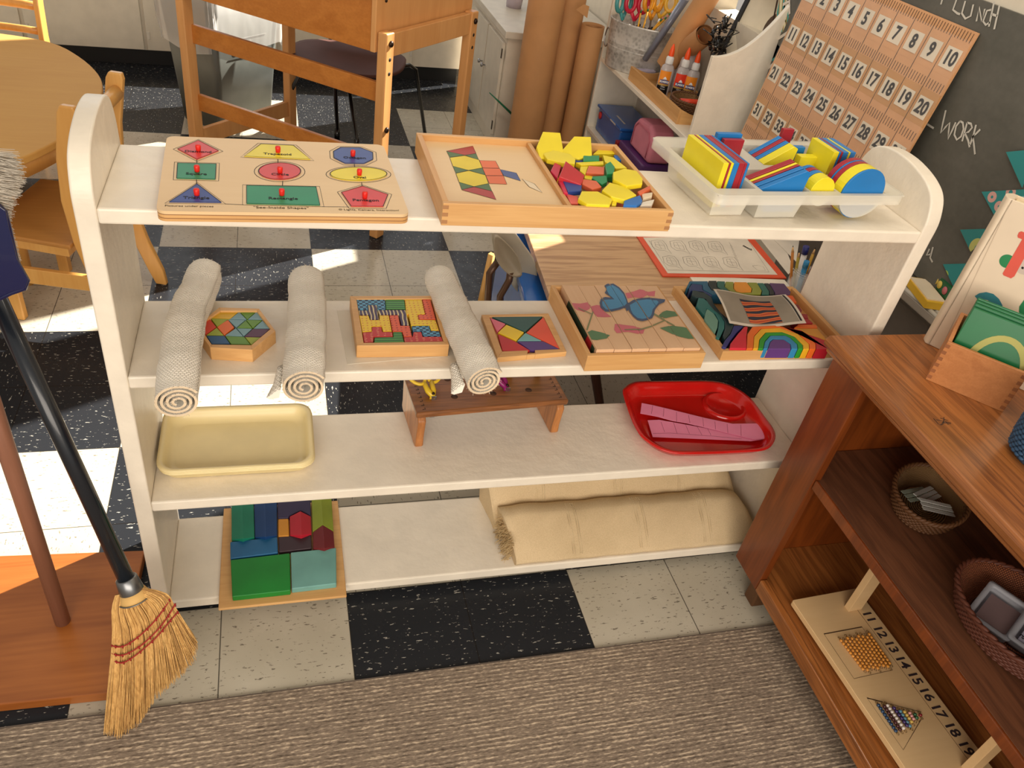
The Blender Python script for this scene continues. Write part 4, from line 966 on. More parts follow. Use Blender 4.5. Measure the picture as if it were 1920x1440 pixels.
for k in range(9):
    v_ = .012+.015*k
    for x in (.020, SL-.020): b.box((x-.003,v_,BT+.0002),(x+.002+.003*(k%2),v_+.0014,BT+.0005), M=SM); b.box((x+.003,v_,BT+.0002),(x+.0044,v_+.007,BT+.0005), M=SM)
obj('inked_letters', b, t)
b = B(plain('drilled_hole',(70,42,24),.8))
for x, y in ((.105,.05),(.205,.05),(.30,.052),(.105,.12),(.205,.12),(.30,.12)):
    b.lathe([(0,BT+.0003),(.0085,BT+.0003),(.0085,BT+.0001)], m=None, n=18, M=SM@Matrix.Translation((x,y,0)))
obj('slots', b, t)
def scissors(x, y, m_, rotz, label, lean=12):
    M = SM@Matrix.Translation((x,y,BT))@Matrix.Rotation(math.radians(rotz),4,'Z')@Matrix.Rotation(math.radians(-lean),4,'X')@Matrix.Scale(1.22,4)
    t_ = thing('scissors', label, 'scissors', tuple(M.translation), 'scissors in the pine stand')
    for sg in (-1, 1):
        b = B(m_); P = []
        cx, cz_, rx, rz = sg*.0205, .058, .0155, .021
        for k in range(25):
            a = 2*PI*k/24; P.append(M@Vector((cx+rx*math.cos(a)*(1)+sg*.006*math.sin(a), .002*sg, cz_+rz*math.sin(a))))
        b.tube(P, .0042, n=8, cap=False)
        b.tube([M@Vector((cx-sg*.012, .001*sg, .040)), M@Vector((sg*.006,.001*sg,.020)), M@Vector((-sg*.003,.001*sg,.002))], [.006,.0075,.006], n=8); obj('handle', b, t_)
    Mv = SM@Matrix.Translation((x,y,BT)); b = B(STEEL); b.box((-.006,-.0015,-.055),(.006,.0015,.010), M=Mv); b.lathe([(0,0),(.003,0),(.003,.002),(0,.003)], m=DARKMETAL, n=12, M=M@Matrix.Translation((0,-.008,.010))@Matrix.Rotation(PI/2,4,'X')); obj('blades', b, t_)
SY = plain('handle_yellow',(232,196,50),.35); SPU = plain('handle_magenta',(140,26,100),.35); SG = plain('handle_green',(20,130,60),.35)
scissors(.052,.045, SY, 10, 'yellow handled scissors at the left end of the pine stand', 62)
scissors(.245,.055, SPU, 25, 'magenta handled scissors right of the slim rolled rug', 55)
scissors(.270,.118, SY, 15, 'yellow handled scissors behind the magenta pair', 10)
scissors(.345,.108, SG, 30, 'green handled scissors at the right end of the stand', 10)

# red plastic tray with pink paper strips
RED_T = plain('red_plastic',(206,26,22),.16, coat=.4)
def c6r(pts, z): return [az(1150+a/5.818, 690+b_/5.818, z) for a, b_ in pts]
rim = c6r([(105,270),(130,210),(200,160),(290,145),(500,140),(800,136),(1080,140),(1250,175),(1390,245),(1500,330),(1580,430),(1660,540),(1740,650),(1770,740),(1740,830),(1660,885),(1500,905),(1100,925),(750,930),(620,915),(480,865),(340,770),(270,690),(190,530)], z3+.034)
t = thing('red_tray', 'red plastic lunch tray with a round well, on the third shelf', 'tray', (1.38,.17,z3))
b = B(RED_T)
ce = sum(rim, Vector())/len(rim)
# subdivide the outline smoothly
def smooth(P, n=3):
    out = []; N = len(P)
    for i in range(N):
        p0, p1, p2, p3 = P[i-1], P[i], P[(i+1)%N], P[(i+2)%N]
        for k in range(n):
            f = k/n; out.append(.5*((2*p1)+(p2-p0)*f+(2*p0-5*p1+4*p2-p3)*f*f+(3*p1-p0-3*p2+p3)*f**3))
    return out
rs = smooth(rim); tray_mesh(b, [(p.x, p.y) for p in rs], z3+.001, .033, .003, .024, None); obj('tray_body', b, t)
wc = c6r([(1210,420)], z3+.006)[0]; b = B(RED_T); b.lathe([(.066,0),(.064,.006),(.059,.010),(.054,.008),(.050,.002),(.0,.001)], c=(wc.x, wc.y, z3+.004), n=40, sx=1, sy=.92); obj('round_well', b, t)
PKP = plain('pink_paper',(252,150,186),.6); PKL = plain('paper_lines',(150,50,80),.7)
for i, (pts, lb, ln) in enumerate((([(375,570),(500,565),(700,600),(1030,660),(1400,745),(1560,780),(1660,775),(1500,797),(1000,775),(560,757),(430,752)], 'pink paper strip at the front of the red tray', [((520,590),(560,700)),((655,590),(695,715)),((780,600),(830,718)),((915,640),(965,730)),((1025,655),(1065,735))]),
        ([(310,382),(430,405),(660,460),(1000,545),(1300,608),(1560,605),(1630,650),(1665,770),(1540,778),(1400,745),(1030,655),(790,600),(640,575),(480,530),(295,495)], 'long pink paper strip lying across the red tray', [((430,410),(415,500)),((552,440),(545,530)),((688,480),(690,590)),((820,515),(835,600)),((975,545),(985,640)),((1108,585),(1115,670)),((1240,610),(1250,710)),((1390,620),(1395,740))]))):
    zz = z3+.012+.003*i; P = c6r(pts, zz); b = B(PKP); b.prism(outline(P), zz-.0006, zz)
    for l_ in ln: b.ribbon([p+Vector((0,0,.0003)) for p in c6r(l_, zz)], .0009, PKL)
    if i == 0: b.ribbon([p+Vector((0,0,.0003)) for p in c6r([(430,715),(620,710),(1100,745),(1400,775)], zz)], .0009, PKL)
    tag(obj('paper_strip', b), lb, 'paper', 'pink paper strips in the red tray')

# ================================================================= BOTTOM SHELF
t = thing('block_tray', 'flat beech tray of stained wooden building blocks, at the left of the bottom shelf', 'tray', (.262,.12,z4))
TM = frame(Vector((.113,-.042,z4)), (.298,.0,0), (0,1,0))
TX, TY = .301, .325
b = B(BEECH); b.box((0,0,0),(TX,TY,.008), M=TM); obj('tray_board', b, t, bevel=.002)
def kb(pts, z): return [az(400+a/6.545, 930+b_/6.545, z) for a, b_ in pts]
BK = z4+.026
def kblock(lb, rgb, pts, z=BK, ridge=None, two=None):
    P = kb(pts, z); m_ = plain('block_stain_'+lb.split()[0]+'_'+lb.split()[1], rgb, .5, var=.1)
    b = B(m_); b.prism(outline(P), z4+.008, z, top=m_)
    return tag(obj('building_block', b, None, bevel=.0025, seg=3), lb+' in the flat beech tray', 'block', 'stained building blocks on the bottom shelf')
kblock('large green rectangular block at the front left', (20,128,44), [(212,782),(938,698),(948,1158),(232,1235)])
kblock('pale aqua rectangular block at the front right', (112,166,158), [(950,690),(1506,632),(1512,1072),(962,1138)])
kblock('mid blue rectangular block behind the green one', (26,98,146), [(207,560),(786,498),(793,694),(209,766)])
kblock('dark maroon rectangular block behind the aqua one', (58,38,46), [(800,498),(1200,470),(1206,640),(806,686)], BK-.002)
kblock('small amber block beside the red roof block', (204,136,32), [(795,280),(923,275),(931,488),(797,494)])
def roof(lb, rgb, L_, Rg, Rt, Lf, h=.012):
    """block with a ridge roof running away from the viewer: outline back-left, ridge-back, back-right, front-right, ridge-front, front-left"""
    bl, rb, br, fr, rf, fl = [az(400+a/6.545, 930+b_/6.545, BK+(h if i in (1,4) else 0)) for i, (a, b_) in enumerate(L_)]
    m_ = plain('block_stain_'+lb.split()[0]+'_'+lb.split()[1], rgb, .5, var=.1); b = B(m_)
    lo = [b.bm.verts.new((p.x, p.y, z4+.008)) for p in (bl, rb, br, fr, rf, fl)]; hi = [b.bm.verts.new(p) for p in (bl, rb, br, fr, rf, fl)]
    for i in range(6): j = (i+1) % 6; b.face([lo[i], lo[j], hi[j], hi[i]])
    b.face([hi[0],hi[1],hi[4],hi[5]]); b.face([hi[1],hi[2],hi[3],hi[4]]); b.face(lo[::-1])
    return tag(obj('building_block', b, None, bevel=.0012, seg=2), lb+' in the flat beech tray', 'block', 'stained building blocks on the bottom shelf')
roof('bright red roof shaped block in the middle', (178,28,46), [(937,252),(1068,186),(1196,250),(1205,466),(1078,480),(941,482)],0,0,0)
roof('dark red roof shaped block at the right', (110,24,30), [(1222,446),(1342,356),(1474,436),(1488,628),(1362,640),(1226,646)],0,0,0)
roof('olive green ridged block at the back right', (132,146,40), [(1206,40),(1318,20),(1450,30),(1476,432),(1342,352),(1218,440)],0,0,0)
roof('navy blue ridged block at the back', (10,58,110), [(500,70),(630,55),(780,60),(782,488),(640,500),(512,508)],0,0,0)
roof('sea green ridged block at the back left', (14,120,92), [(222,100),(350,85),(494,80),(506,510),(362,524),(224,532)],0,0,0)
kblock('dark purple rectangular block behind the red roof', (44,34,70), [(786,60),(1190,40),(1198,246),(1070,180),(930,244),(925,268),(790,274)])

# folded canvas mats
def mat_roll(y0, y1, x0, x1, h, label, nm, seams, skew=0, z0=z4):
    t_ = thing('folded_mat', label, 'mat', ((x0+x1)/2, (y0+y1)/2, z0)); N = 48; K = 48; rings = []
    for i in range(N+1):
        x = x0+(x1-x0)*i/N; sk = skew*(i/N); rg_ = []; e = min(1, i/2.5, (N-i)/5+.15); hh = h*(1+.025*math.sin(i*.35))*(.95+.05*min(1, i/3))*(1 if i < N-4 else 1-.05*(i-N+4))
        cy = (y0+y1)/2+sk; ry = (y1-y0)/2
        for k in range(K):
            f = k/K*4   # four sides: bottom, back, sloping top, front fold
            y0_, y1_ = y0+sk, y1+sk; q = f-int(f)
            if f < 1: yy, zz = y0_+.006+(y1_-y0_-.012)*q, z0+.0005
            elif f < 1.5: u_ = (f-1)*2; yy, zz = y1_-.006+.006*math.sin(u_*PI/2), z0+hh*.75*u_
            elif f < 2: u_ = (f-1.5)*2; yy, zz = y1_-.05*(1-math.cos(u_*PI/2)), z0+hh*(.75+.25*math.sin(u_*PI/2))
            elif f < 3.7: u_ = (f-2)/1.7; yy, zz = y1_-.05+(y0_+.006-y1_+.05)*u_, z0+hh-(hh-.022)*(u_**1.35)
            else: u_ = (f-3.7)/.3; yy, zz = y0_+.006-.008*math.sin(u_*PI), z0+.022-.021*u_
            zz += .0015*math.sin(i*.9+k*.5)
            rg_.append(Vector((x+.012*math.sin(k/K*2*PI+2)*(1 if i in (0,N) else .2), yy, max(zz, z0+.0005))))
        rings.append(rg_)
    b = B(CANVAS); b.loft(rings, CANVAS, True, True, True)
    obj('cloth', b, t_)
    s2_ = B(plain('seam_thread',(216,196,158),.9)); rn = random.Random(3)
    for sx in seams:
        i = int(sx*N)
        for off in (-.012, -.006, .006, .012):
            for k in range(K//2-2, K-3):
                for f in (0, .5):
                    kk = (k+f) % K; k0 = int(kk); k1 = (k0+1) % K; fr = kk-k0
                    p = rings[i][k0]*(1-fr)+rings[i][k1]*fr; p = p+Vector((off, 0, .0006)); q = p+Vector((.0028 if off > 0 else -.0028, .0010, .0002)); s2_.tube([p, q], .0009, n=4)
    o = obj('seam_stitching', s2_, t_); o['kind'] = 'stuff'
    return t_, rings
t1, rg = mat_roll(.002, .158, .853, 1.600, .092, 'folded cream canvas floor mat at the front of the bottom shelf', 'a', (.27,.53,.80))
mat_roll(.135, .262, .823, 1.590, .135, 'folded cream canvas floor mat behind the front one', 'b', (.2,.5,.78))
b = B(plain('fringe_cotton',(214,186,138),.95)); rn = random.Random(5)
for k in range(340):
    y = rn.uniform(.02,.13); z = z4+rn.uniform(.006,.075); p = Vector((.856, y, z)); L_ = rn.uniform(.012,.04)
    pts = [p]; d = Vector((-1, rn.uniform(-.5,.5), rn.uniform(-.9,.3)))
    for q in range(4): p = p+d.normalized()*L_/4; d = d+Vector((0,rn.uniform(-.7,.7),rn.uniform(-.9,.2))); p.z = max(p.z, z4+.002); pts.append(p)
    b.tube(pts, .0007, n=3)
o = obj('fringe', b, t1); o['kind'] = 'stuff'
# ================================================================= LEFT FOREGROUND: stand, broom, dustpan
t = thing('cleaning_stand', 'orange brown plywood base with an upright round wooden pole, left of the shelf', 'stand', (-.3,0,0))
b = B(BASEW); q0, q1, q2 = az(272,1033,.03), az(205,1300,.03), az(0,1315,.03)
b.prism([(-.078,.192),(-.098,-.205),(-.60,-.19),(-.60,.225)], .0005, .030); obj('base_board', b, t, bevel=.003)
b = B(wood('pole_wood',(166,116,92),(134,88,66),axis=2,scale=1,stretch=6,contrast=.5)); b.tube([(-.232,-.003,.030),(-.232,-.003,1.05)], .0165, n=20); obj('pole', b, t)
# corn broom
def bp(px, py, off=0):
    """point on the leaning plane of the broom head"""
    n = Vector((0,1,-.35)).normalized(); o = Vector((0,-.287,0.004))+n*off; d = ray(px, py); return CAM+d*((o-CAM).dot(n)/d.dot(n))
bn = Vector((0,1,-.35)).normalized()
t = thing('corn_broom', 'straw corn broom with black handle and three red stitch lines, leaning left of the shelf', 'broom', tuple(bp(205,1370)))
F0_ = bp(240,1092); H1 = bp(2,575)
hd = (H1-F0_).normalized()
b = B(plain('broom_handle_black',(20,26,34),.3,coat=.3)); b.tube([F0_-hd*.005, H1+hd*.12], .0155, n=20); obj('handle', b, t)
b = B(plain('galvanised_band',(130,132,134),.35,metal=.9)); b.tube([F0_-hd*.022, F0_-hd*.020, F0_+hd*.010, F0_+hd*.012], [.0225,.0235,.0205,.018], n=24); obj('ferrule', b, t)
STRAW = wood('broom_straw',(226,182,112),(186,140,76),axis=2,scale=2,stretch=30,contrast=1.4,rough=.75)
STRAWD = plain('broom_straw_dark',(176,132,76),.8)
from bisect import bisect
def curve(tab, s_):
    xs_ = [a for a, _ in tab]; i = min(max(bisect(xs_, s_)-1, 0), len(tab)-2); (a, p), (c, q) = tab[i], tab[i+1]; f = (s_-a)/(c-a)
    return (p[0]+(q[0]-p[0])*f, p[1]+(q[1]-p[1])*f)
TOP_ = [(-1,(217,1116)),(0,(240,1112)),(1,(260,1101))]
SH = [(-1,(210,1145)),(-.5,(226,1150)),(0,(252,1140)),(.5,(285,1128)),(1,(312,1113))]
MID = [(-1,(211,1210)),(-.5,(238,1210)),(0,(272,1192)),(.5,(305,1165)),(1,(328,1140))]
END = [(-1,(196,1372)),(-.6,(222,1384)),(-.2,(258,1358)),(.2,(290,1312)),(.6,(338,1268)),(.85,(366,1238)),(1,(371,1208))]
def cat(P, f):
    n = len(P)-1; x = f*n; i = min(int(x), n-1); f = x-i; p0, p1, p2, p3 = P[max(i-1,0)], P[i], P[i+1], P[min(i+2,n)]
    return .5*((2*p1)+(p2-p0)*f+(2*p0-5*p1+4*p2-p3)*f*f+(3*p1-p0-3*p2+p3)*f**3)
rn = random.Random(11); b = B(STRAW)
for k in range(1500):
    s_ = rn.uniform(-1, 1); w_ = rn.uniform(-1, 1); side = w_*math.sqrt(max(.05, 1-s_*s_*.85))
    e = curve(END, max(-1, min(1, s_+rn.uniform(-.07,.07)))); L_ = rn.uniform(.80, 1.03)
    P = [bp(*curve(TOP_, s_), .010*side), bp(*curve(SH, s_), .022*side), bp(*curve(MID, s_), .019*side), bp(*e, .024*side)]
    P[3] = P[2]+(P[3]-P[2])*L_; P[3].z = max(P[3].z, .0105)
    pts = [cat(P, i/9) for i in range(10)]; j = Vector((rn.uniform(-1,1), rn.uniform(-1,1), 0))
    pts = [p+j*.0022*max(0,(i-4)/5)**1.0+Vector((math.sin(i*1.3+k)*.0006*(i>5),0,0)) for i, p in enumerate(pts)]
    b.tube(pts, [.0013]*7+[.0011,.0009,.0005], STRAW if k % 5 else STRAWD, n=4, cap=False)
o = obj('bristles', b, t); o['kind'] = 'stuff'
b = B(plain('straw_collar',(214,172,104),.7)); 
c0 = bp(240,1112); b.tube([F0_-hd*.018, F0_-hd*.030, F0_-hd*.040], [.0225,.0275,.031], n=24); obj('straw_collar', b, t)
b = B(plain('galvanised_band',(130,132,134),.35,metal=.9)); 
ca, cb_, cn = (Vector((1,0,0))-hd*hd.x).normalized(), None, None; cb_ = hd.cross(ca)
b.tube([F0_-hd*.038+(ca*math.cos(2*PI*k/24)+cb_*math.sin(2*PI*k/24))*.0315 for k in range(25)], .0014, n=6, cap=False); obj('wire_band', b, t)
REDT = plain('red_twine',(160,26,30),.7)
for off, (a0, a1) in enumerate((([(211,1211),(226,1213),(243,1206),(262,1192),(285,1170),(303,1148),(318,1125)],0),([(212,1226),(226,1229),(242,1224),(265,1210),(292,1185),(312,1160),(328,1134)],0),([(213,1239),(228,1243),(244,1236),(268,1218),(296,1192),(316,1168),(333,1148)],0))):
    b = B(REDT); n_ = 40
    P = [bp(*q, -.024*math.sqrt(max(.08,1-(2*i/6-1)**2*.9))-.001) for i, q in enumerate(a0)]
    P = [bp(*a0[0], .0)]+P+[bp(*a0[-1], .0)]
    pts = [cat(P, i/n_) for i in range(n_+1)]; b.tube(pts, .0014, n=6)
    for i in range(3, n_, 4): b.tube([pts[i]+Vector((0,-.001,.004)), pts[i]+Vector((.001,-.001,-.004))], .0015, n=5)
    obj('red_stitching', b, t)
# dustpan with a brush, hanging on the pole
PB = plain('dustpan_blue',(8,16,66),.25,coat=.4)
t = thing('dustpan', 'dark blue plastic dustpan hanging at the left edge above the broom', 'dustpan', (-.16,-.06,.95))
b = B(PB); yy = -.075
pp = [ay(px, py, yy) for px, py in ((-60,372),(-5,384),(10,395),(18,432),(32,488),(53,525),(47,541),(20,548),(-60,585))]
XZ = Matrix(((1,0,0,0),(0,0,1,0),(0,1,0,0),(0,0,0,1)))
b.prism([(p.x-.0, p.z) for p in pp]+[(-.34,.95),(-.34,1.13)], yy, yy+.004, M=XZ); 
b.tube([ay(px,py,yy+.006) for px, py in ((-5,384),(8,396),(17,432),(30,489),(51,526),(46,540),(20,549),(-60,587))], .0045, n=8); obj('pan', b, t, bevel=.001)
b = B(PB); b.tube([(-.30,yy+.002,1.04),(-.38,yy+.01,1.05),(-.46,yy+.012,1.05)], [.02,.014,.016], n=12); obj('handle', b, t)
t = thing('hand_brush', 'grey bristled hand brush tucked behind the blue dustpan', 'brush', (-.2,-.05,1.0))
b = B(PB); b.box((-.40,-.064,1.035),(-.19,-.030,1.16)); obj('brush_block', b, t, bevel=.01)
BR = plain('grey_bristle',(206,196,180),.7); b = B(BR)
for k in range(700):
    f = rn.random(); o0 = ay(-60+rn.uniform(-6,6), 300+150*f, -.05+rn.uniform(-.012,.012))
    e = ay(8+34*max(0, 1-abs(f-.25)*1.6)+rn.uniform(-9,10), 285+150*f+rn.uniform(-8,22)*1, -.052+rn.uniform(-.018,.018))
    m_ = (o0+e)/2+Vector((0,0,.010)); b.tube([o0, m_, e], [.0008,.0007,.0004], n=3, cap=False)
for k in range(260):
    f = rn.random(); o0 = ay(2+f*18, 395+95*f, -.062); e = ay(14+f*24+rn.uniform(-4,4), 395+98*f+rn.uniform(-6,10), -.060); b.tube([o0, e], [.0007,.0004], n=3, cap=False)
o = obj('bristles', b, t); o['kind'] = 'stuff'

# ================================================================= ROUND TABLE AND CHAIRS (left, behind the shelf)
ZT = .55
right_ = [(-.85,2.69),(-.64,2.62),(-.505,2.46),(-.405,2.26),(-.365,2.08),(-.363,1.88),(-.392,1.68),(-.45,1.51),(-.545,1.345),(-.68,1.21)]
ol = right_+[(-1.9-x, 3.93-y) for x, y in right_]
ol = [(x, y) for x, y in ol]
P = smooth([Vector((x, y, 0)) for x, y in ol], 4)
t = thing('round_table', 'round maple classroom table at the far left', 'table', (-.95,1.96,0))
b = B(ROUNDT); b.prism(outline(P), ZT-.028, ZT); obj('tabletop', b, t, bevel=.006, seg=3)
b = B(CHAIRW); cN = Vector((-.95,1.965,0)); b.loft([[cN+(p-cN)*s_+Vector((0,0,z)) for p in P] for s_, z in ((.985,ZT-.0281),(.985,ZT-.075),(.955,ZT-.075),(.955,ZT-.0281))], caps=False); obj('apron', b, t)
for x, y in ((-.62,1.55),(-.60,2.35),(-1.3,1.6),(-1.3,2.35)):
    b = B(CHAIRW); b.tube([(x,y,0),(x,y,ZT-.07)], [.022,.030], n=14); obj('leg', b, t)
SHADED_SEATW = wood('shaded_seat_maple', (198,142,74), (170,114,52), axis=0, scale=.7, stretch=7, contrast=.6, rough=.45)  # chair maple toned darker: the seat's shade is put into its colour
def ladder_chair(name_label, org, fx, wx, zs, zb, group='maple children chairs'):
    """org: near back post at floor level; fx: facing direction, wx: towards the other post"""
    t_ = thing('wooden_chair', name_label, 'chair', (org[0], org[1], 0), group)
    fx = Vector((*fx, 0)); wx_ = Vector((*wx, 0)); Z_ = Vector((0,0,1)); O = Vector((org[0], org[1], 0))
    wl_ = wx_.length; wu = wx_.normalized()
    def board(path, wdt, thk, name, m=CHAIRW):
        b_ = B(m); rings = []
        for i, (a, z) in enumerate(path):
            w2 = wdt/2*(1 if 0 < i < len(path)-1 else .72)
            c_ = [(a-w2, z),(a+w2, z)]
            rings.append([(a-w2, -thk/2, z),(a+w2, -thk/2, z),(a+w2, thk/2, z),(a-w2, thk/2, z)])
        return b_, rings
    for s_ in (0, 1):
        base = O+wx_*s_
        path = [(.09,0),(.075,.06),(.035,.18),(.0,.33),(-.012,.48),(.0,.62),(.030,zb-.02),(.034,zb)]
        b_, rings = board(path, .056, .023, 'post')
        b_.loft([[base-fx*a+wu*w__+Z_*z for a, w__, z in r] for r in rings], smooth=False); obj('back_post', b_, t_, bevel=.005, seg=3)
        b_ = B(CHAIRW); fb_ = base+fx*.27
        b_.loft([[fb_+fx*a+wu*w__+Z_*z for a, w__ in ((-.02,-.014),(.02,-.014),(.02,.014),(-.02,.014))] for z in (0, zs-.03)], smooth=False); obj('leg', b_, t_, bevel=.004)
        b_ = B(CHAIRW)
        b_.loft([[base-fx*.02+fx*d+wu*w__+Z_*z for w__, z in ((-.009,.155),(.009,.155),(.009,.212),(-.009,.212))] for d in (0, .28)], smooth=False); obj('stretcher', b_, t_, bevel=.002)
    b_ = B(CHAIRW); s0 = O-wu*.03+fx*.03; s1 = O+wu*(wl_+.09)+fx*.03
    b_.d = SHADED_SEATW; b_.prism([(0,0),(wl_+.12,0),(wl_+.10,.30),(.02,.30)], zs-.016, zs, M=frame(s0, wu, fx)); obj('seat', b_, t_, bevel=.005, seg=3)
    b_ = B(CHAIRW); b_.prism([(.02,.02),(wl_+.10,.02),(wl_+.08,.28),(.04,.28)], zs-.055, zs-.0165, M=frame(s0, wu, fx)); obj('seat_rail', b_, t_, bevel=.002)
    for z, r in ((zb-.065,.020),(zb-.20,.015),(zb-.30,.013)):
        b_ = B(CHAIRW); a = -.03 if z > .6 else .0
        b_.tube([O+wx_*f-fx*(-a+.012*math.sin(f*PI))*1+Z_*z for f in (0,.25,.5,.75,1)], r, n=12, flat=1.3); obj('slat', b_, t_)
    return t_
ladder_chair('maple child chair with slatted back, close behind the left end of the shelf', (-.335,1.25), (-.968,.25), (.085,.325), .335, .79)
ladder_chair('maple chair beyond the round table at the top left', (-.735,2.93), (-.2,-.98), (-.32,.05), .335, .80)

# ================================================================= TALL WOODEN DESK
A_ = Vector((.703,1.979,0)); Bq = Vector((1.145,2.470,0)); L_ = Vector((-.09,2.61,0)); AB = (Bq-A_); AL = (L_-A_); ab = AB.normalized(); al = AL.normalized()
t = thing('school_desk', 'tall adjustable wooden desk with a box top, standing behind the shelf', 'desk', tuple((A_+Bq+L_+(L_+AB))/4))
def post(P0, z0, z1, s1=.028, s2=.022, m=DESKL, name='leg', round_=True):
    b = B(m); b.prism([(-s1,-s2),(s1,-s2),(s1,s2),(-s1,s2)], z0, z1, M=frame(P0, ab, al)); return obj(name, b, t, bevel=.006, seg=3)
legs = [A_, Bq, L_, L_+AB]
for k, P0 in enumerate(legs): post(P0, 0, .885)
def rail(P0, P1, z, h, th, name='rail', m=DESK):
    d = (P1-P0); b = B(m); M = frame(P0+Vector((0,0,z)), d, Vector((-d.y,d.x,0))); b.box((0,-th/2,0),(d.length,th/2,h), M=M); return obj(name, b, t, bevel=.003)
rail(A_+ab*.02+al*.02, L_+ab*.02-al*.02, .600, .080, .022)
rail(A_+ab*.02+al*.02, L_+ab*.02-al*.02, .300, .075, .022)
rail(L_+ab*.03, L_+AB-ab*.03, .125, .08, .022, m=DESKL); 
rail(A_+ab*.029, Bq-ab*.029, .79, .090, .030, m=DESKL); rail(L_+ab*.029, L_+AB-ab*.029, .79, .090, .030, m=DESKL)
inn = .026
b0 = A_+al*inn; bx = [b0+ab*(-.035), A_+AB*1.07+al*inn, L_+AB*1.07-al*inn, L_-al*inn-ab*.035]
b = B(DESKL)
zb0, zt0, zt1 = .805, 1.02, 1.13
def side(P0, P1, th, n_): 
    q = [P0+Vector((0,0,zb0)), P1+Vector((0,0,zb0)), P1+Vector((0,0,zt1)), P0+Vector((0,0,zt0))]; v0 = [b.bm.verts.new(p) for p in q]; v1 = [b.bm.verts.new(p+n_*th) for p in q]
    b.face(v0[::-1]); b.face(v1)
    for i in range(4): b.face([v0[i], v0[(i+1)%4], v1[(i+1)%4], v1[i]])
side(bx[0], bx[1], .022, al); obj('side_panel', b, t, bevel=.003); b = B(DESKL); side(bx[3], bx[2], .022, -al); obj('side_panel', b, t, bevel=.003)
b = B(DESK); q = bx[0]+al*.022+ab*.006; r_ = bx[3]-al*.022+ab*.006
M = frame(q, (r_-q), -ab); b.box((0,-.018,zb0),((r_-q).length,0,zt0), M=M); obj('front_panel', b, t, bevel=.002)
b = B(DESK); q2_ = bx[1]+al*.022-ab*.02; M = frame(q2_, (r_-q), -ab); b.box((0,-.018,zb0),((r_-q).length,0,zt1-.005), M=M); obj('back_panel', b, t, bevel=.002)
b = B(DESK); b.prism([(p.x, p.y) for p in (bx[0]+al*.022+ab*.02, bx[1]+al*.022-ab*.03, bx[2]-al*.022-ab*.03, bx[3]-al*.022+ab*.02)], zb0+.005, zb0+.018); obj('bottom_panel', b, t)
b = B(DESK); vv_ = [bx[0]-ab*.02-al*.01+Vector((0,0,zt0+.001)), bx[1]-al*.01+Vector((0,0,zt1+.001)), bx[2]+al*.01+Vector((0,0,zt1+.001)), bx[3]-ab*.02+al*.01+Vector((0,0,zt0+.001))]
l_ = [b.bm.verts.new(p) for p in vv_]; h_ = [b.bm.verts.new(p+Vector((0,0,.02))) for p in vv_]; b.face(l_[::-1]); b.face(h_)
for i in range(4): b.face([l_[i], l_[(i+1)%4], h_[(i+1)%4], h_[i]])
obj('lid', b, t, bevel=.003)
outw = -al
for P0, z in ((A_,.845),(Bq,.845),(A_,.50)):
    b = B(DARKMETAL); b.lathe([(0,0),(.013,0),(.012,.006),(.006,.010),(0,.011)], n=14, M=frame(P0+outw*.0222+Vector((0,0,z)), ab, Vector((0,0,1)))); obj('bolt', b, t)
b = B(INK)
for P0 in (A_, Bq):
    for z in (.785,.730): b.lathe([(0,.0004),(.008,.0004),(.008,0)], n=12, M=frame(P0+outw*.0222+Vector((0,0,z)), ab, Vector((0,0,1))))
obj('adjustment_holes', b, t)
b = B(DARKMETAL)
for f, z in ((.02,1.0),):
    b.lathe([(0,0),(.007,0),(.006,.004),(0,.005)], n=12, M=frame(bx[0]+ab*.06-al*.0005+Vector((0,0,.99)), ab, Vector((0,0,1))))
obj('screw', b, t)

# waste bin with clear liner
def m_bin(t_):
    n = t_.noise(t_.coord(), 6, 3); t_.link(t_.ramp(n, [(.3, lin((92,96,92))),(.7, lin((112,116,110)))]), t_.b.inputs['Base Color']); t_.b.inputs['Roughness'].default_value = .5
BIN = mat('grey_bin', m_bin)
c_ = Vector((.02,3.36,0)); fr = frame(c_, ab, al)
t = thing('waste_bin', 'grey rectangular waste bin with a clear plastic liner, behind the desk', 'bin', tuple(c_))
b = B(BIN); r0 = rrect(-.20,-.14,.20,.14,.03); r1 = rrect(-.255,-.19,.255,.19,.04); r2 = rrect(-.248,-.183,.248,.183,.036); r3 = rrect(-.195,-.135,.195,.135,.028); HB = .68
b.loft([[fr@Vector((x,y,z)) for x, y in r] for r, z in ((r0,0),(r1,HB),(r2,HB),(r3,.01))], smooth=True); obj('bin_body', b, t)
def m_liner(t_):
    t_.b.inputs['Base Color'].default_value = lin((226,224,220)); t_.b.inputs['Roughness'].default_value = .18; t_.b.inputs['Alpha'].default_value = .42
    t_.bump(t_.noise(t_.coord(scale=(1,1,.5)), 7, 2, .5), .5, .02)
LIN = mat('clear_liner', m_liner); b = B(LIN); rows = []
rr_ = smooth([Vector((x,y,0)) for x, y in rrect(-.262,-.196,.262,.196,.045, 4)], 3)
for j, (z, e) in enumerate(((HB-.24,1.0),(HB-.16,1.03),(HB-.08,1.035),(HB+.0,1.03),(HB+.012,1.0),(HB+.0,.96),(HB-.1,.90))):
    rows.append([fr@Vector((p.x*(e-(.03 if j < 3 else 0))*(1+.014*math.sin(i*1.9+j*1.2)), p.y*(e-(.03 if j < 3 else 0))*(1+.02*math.sin(i*1.3+j)), z+(.035*math.sin(i*.35+1)+.012*math.sin(i*1.7) if j == 0 else 0))) for i, p in enumerate(rr_)])
b.loft(rows, LIN, True, True, False); obj('liner', b, t)
b = B(plain('bin_print',(176,178,174),.6)); TMx = frame(fr@Vector((-.075,-.172,.46)), ab, Vector((0,0,1)))
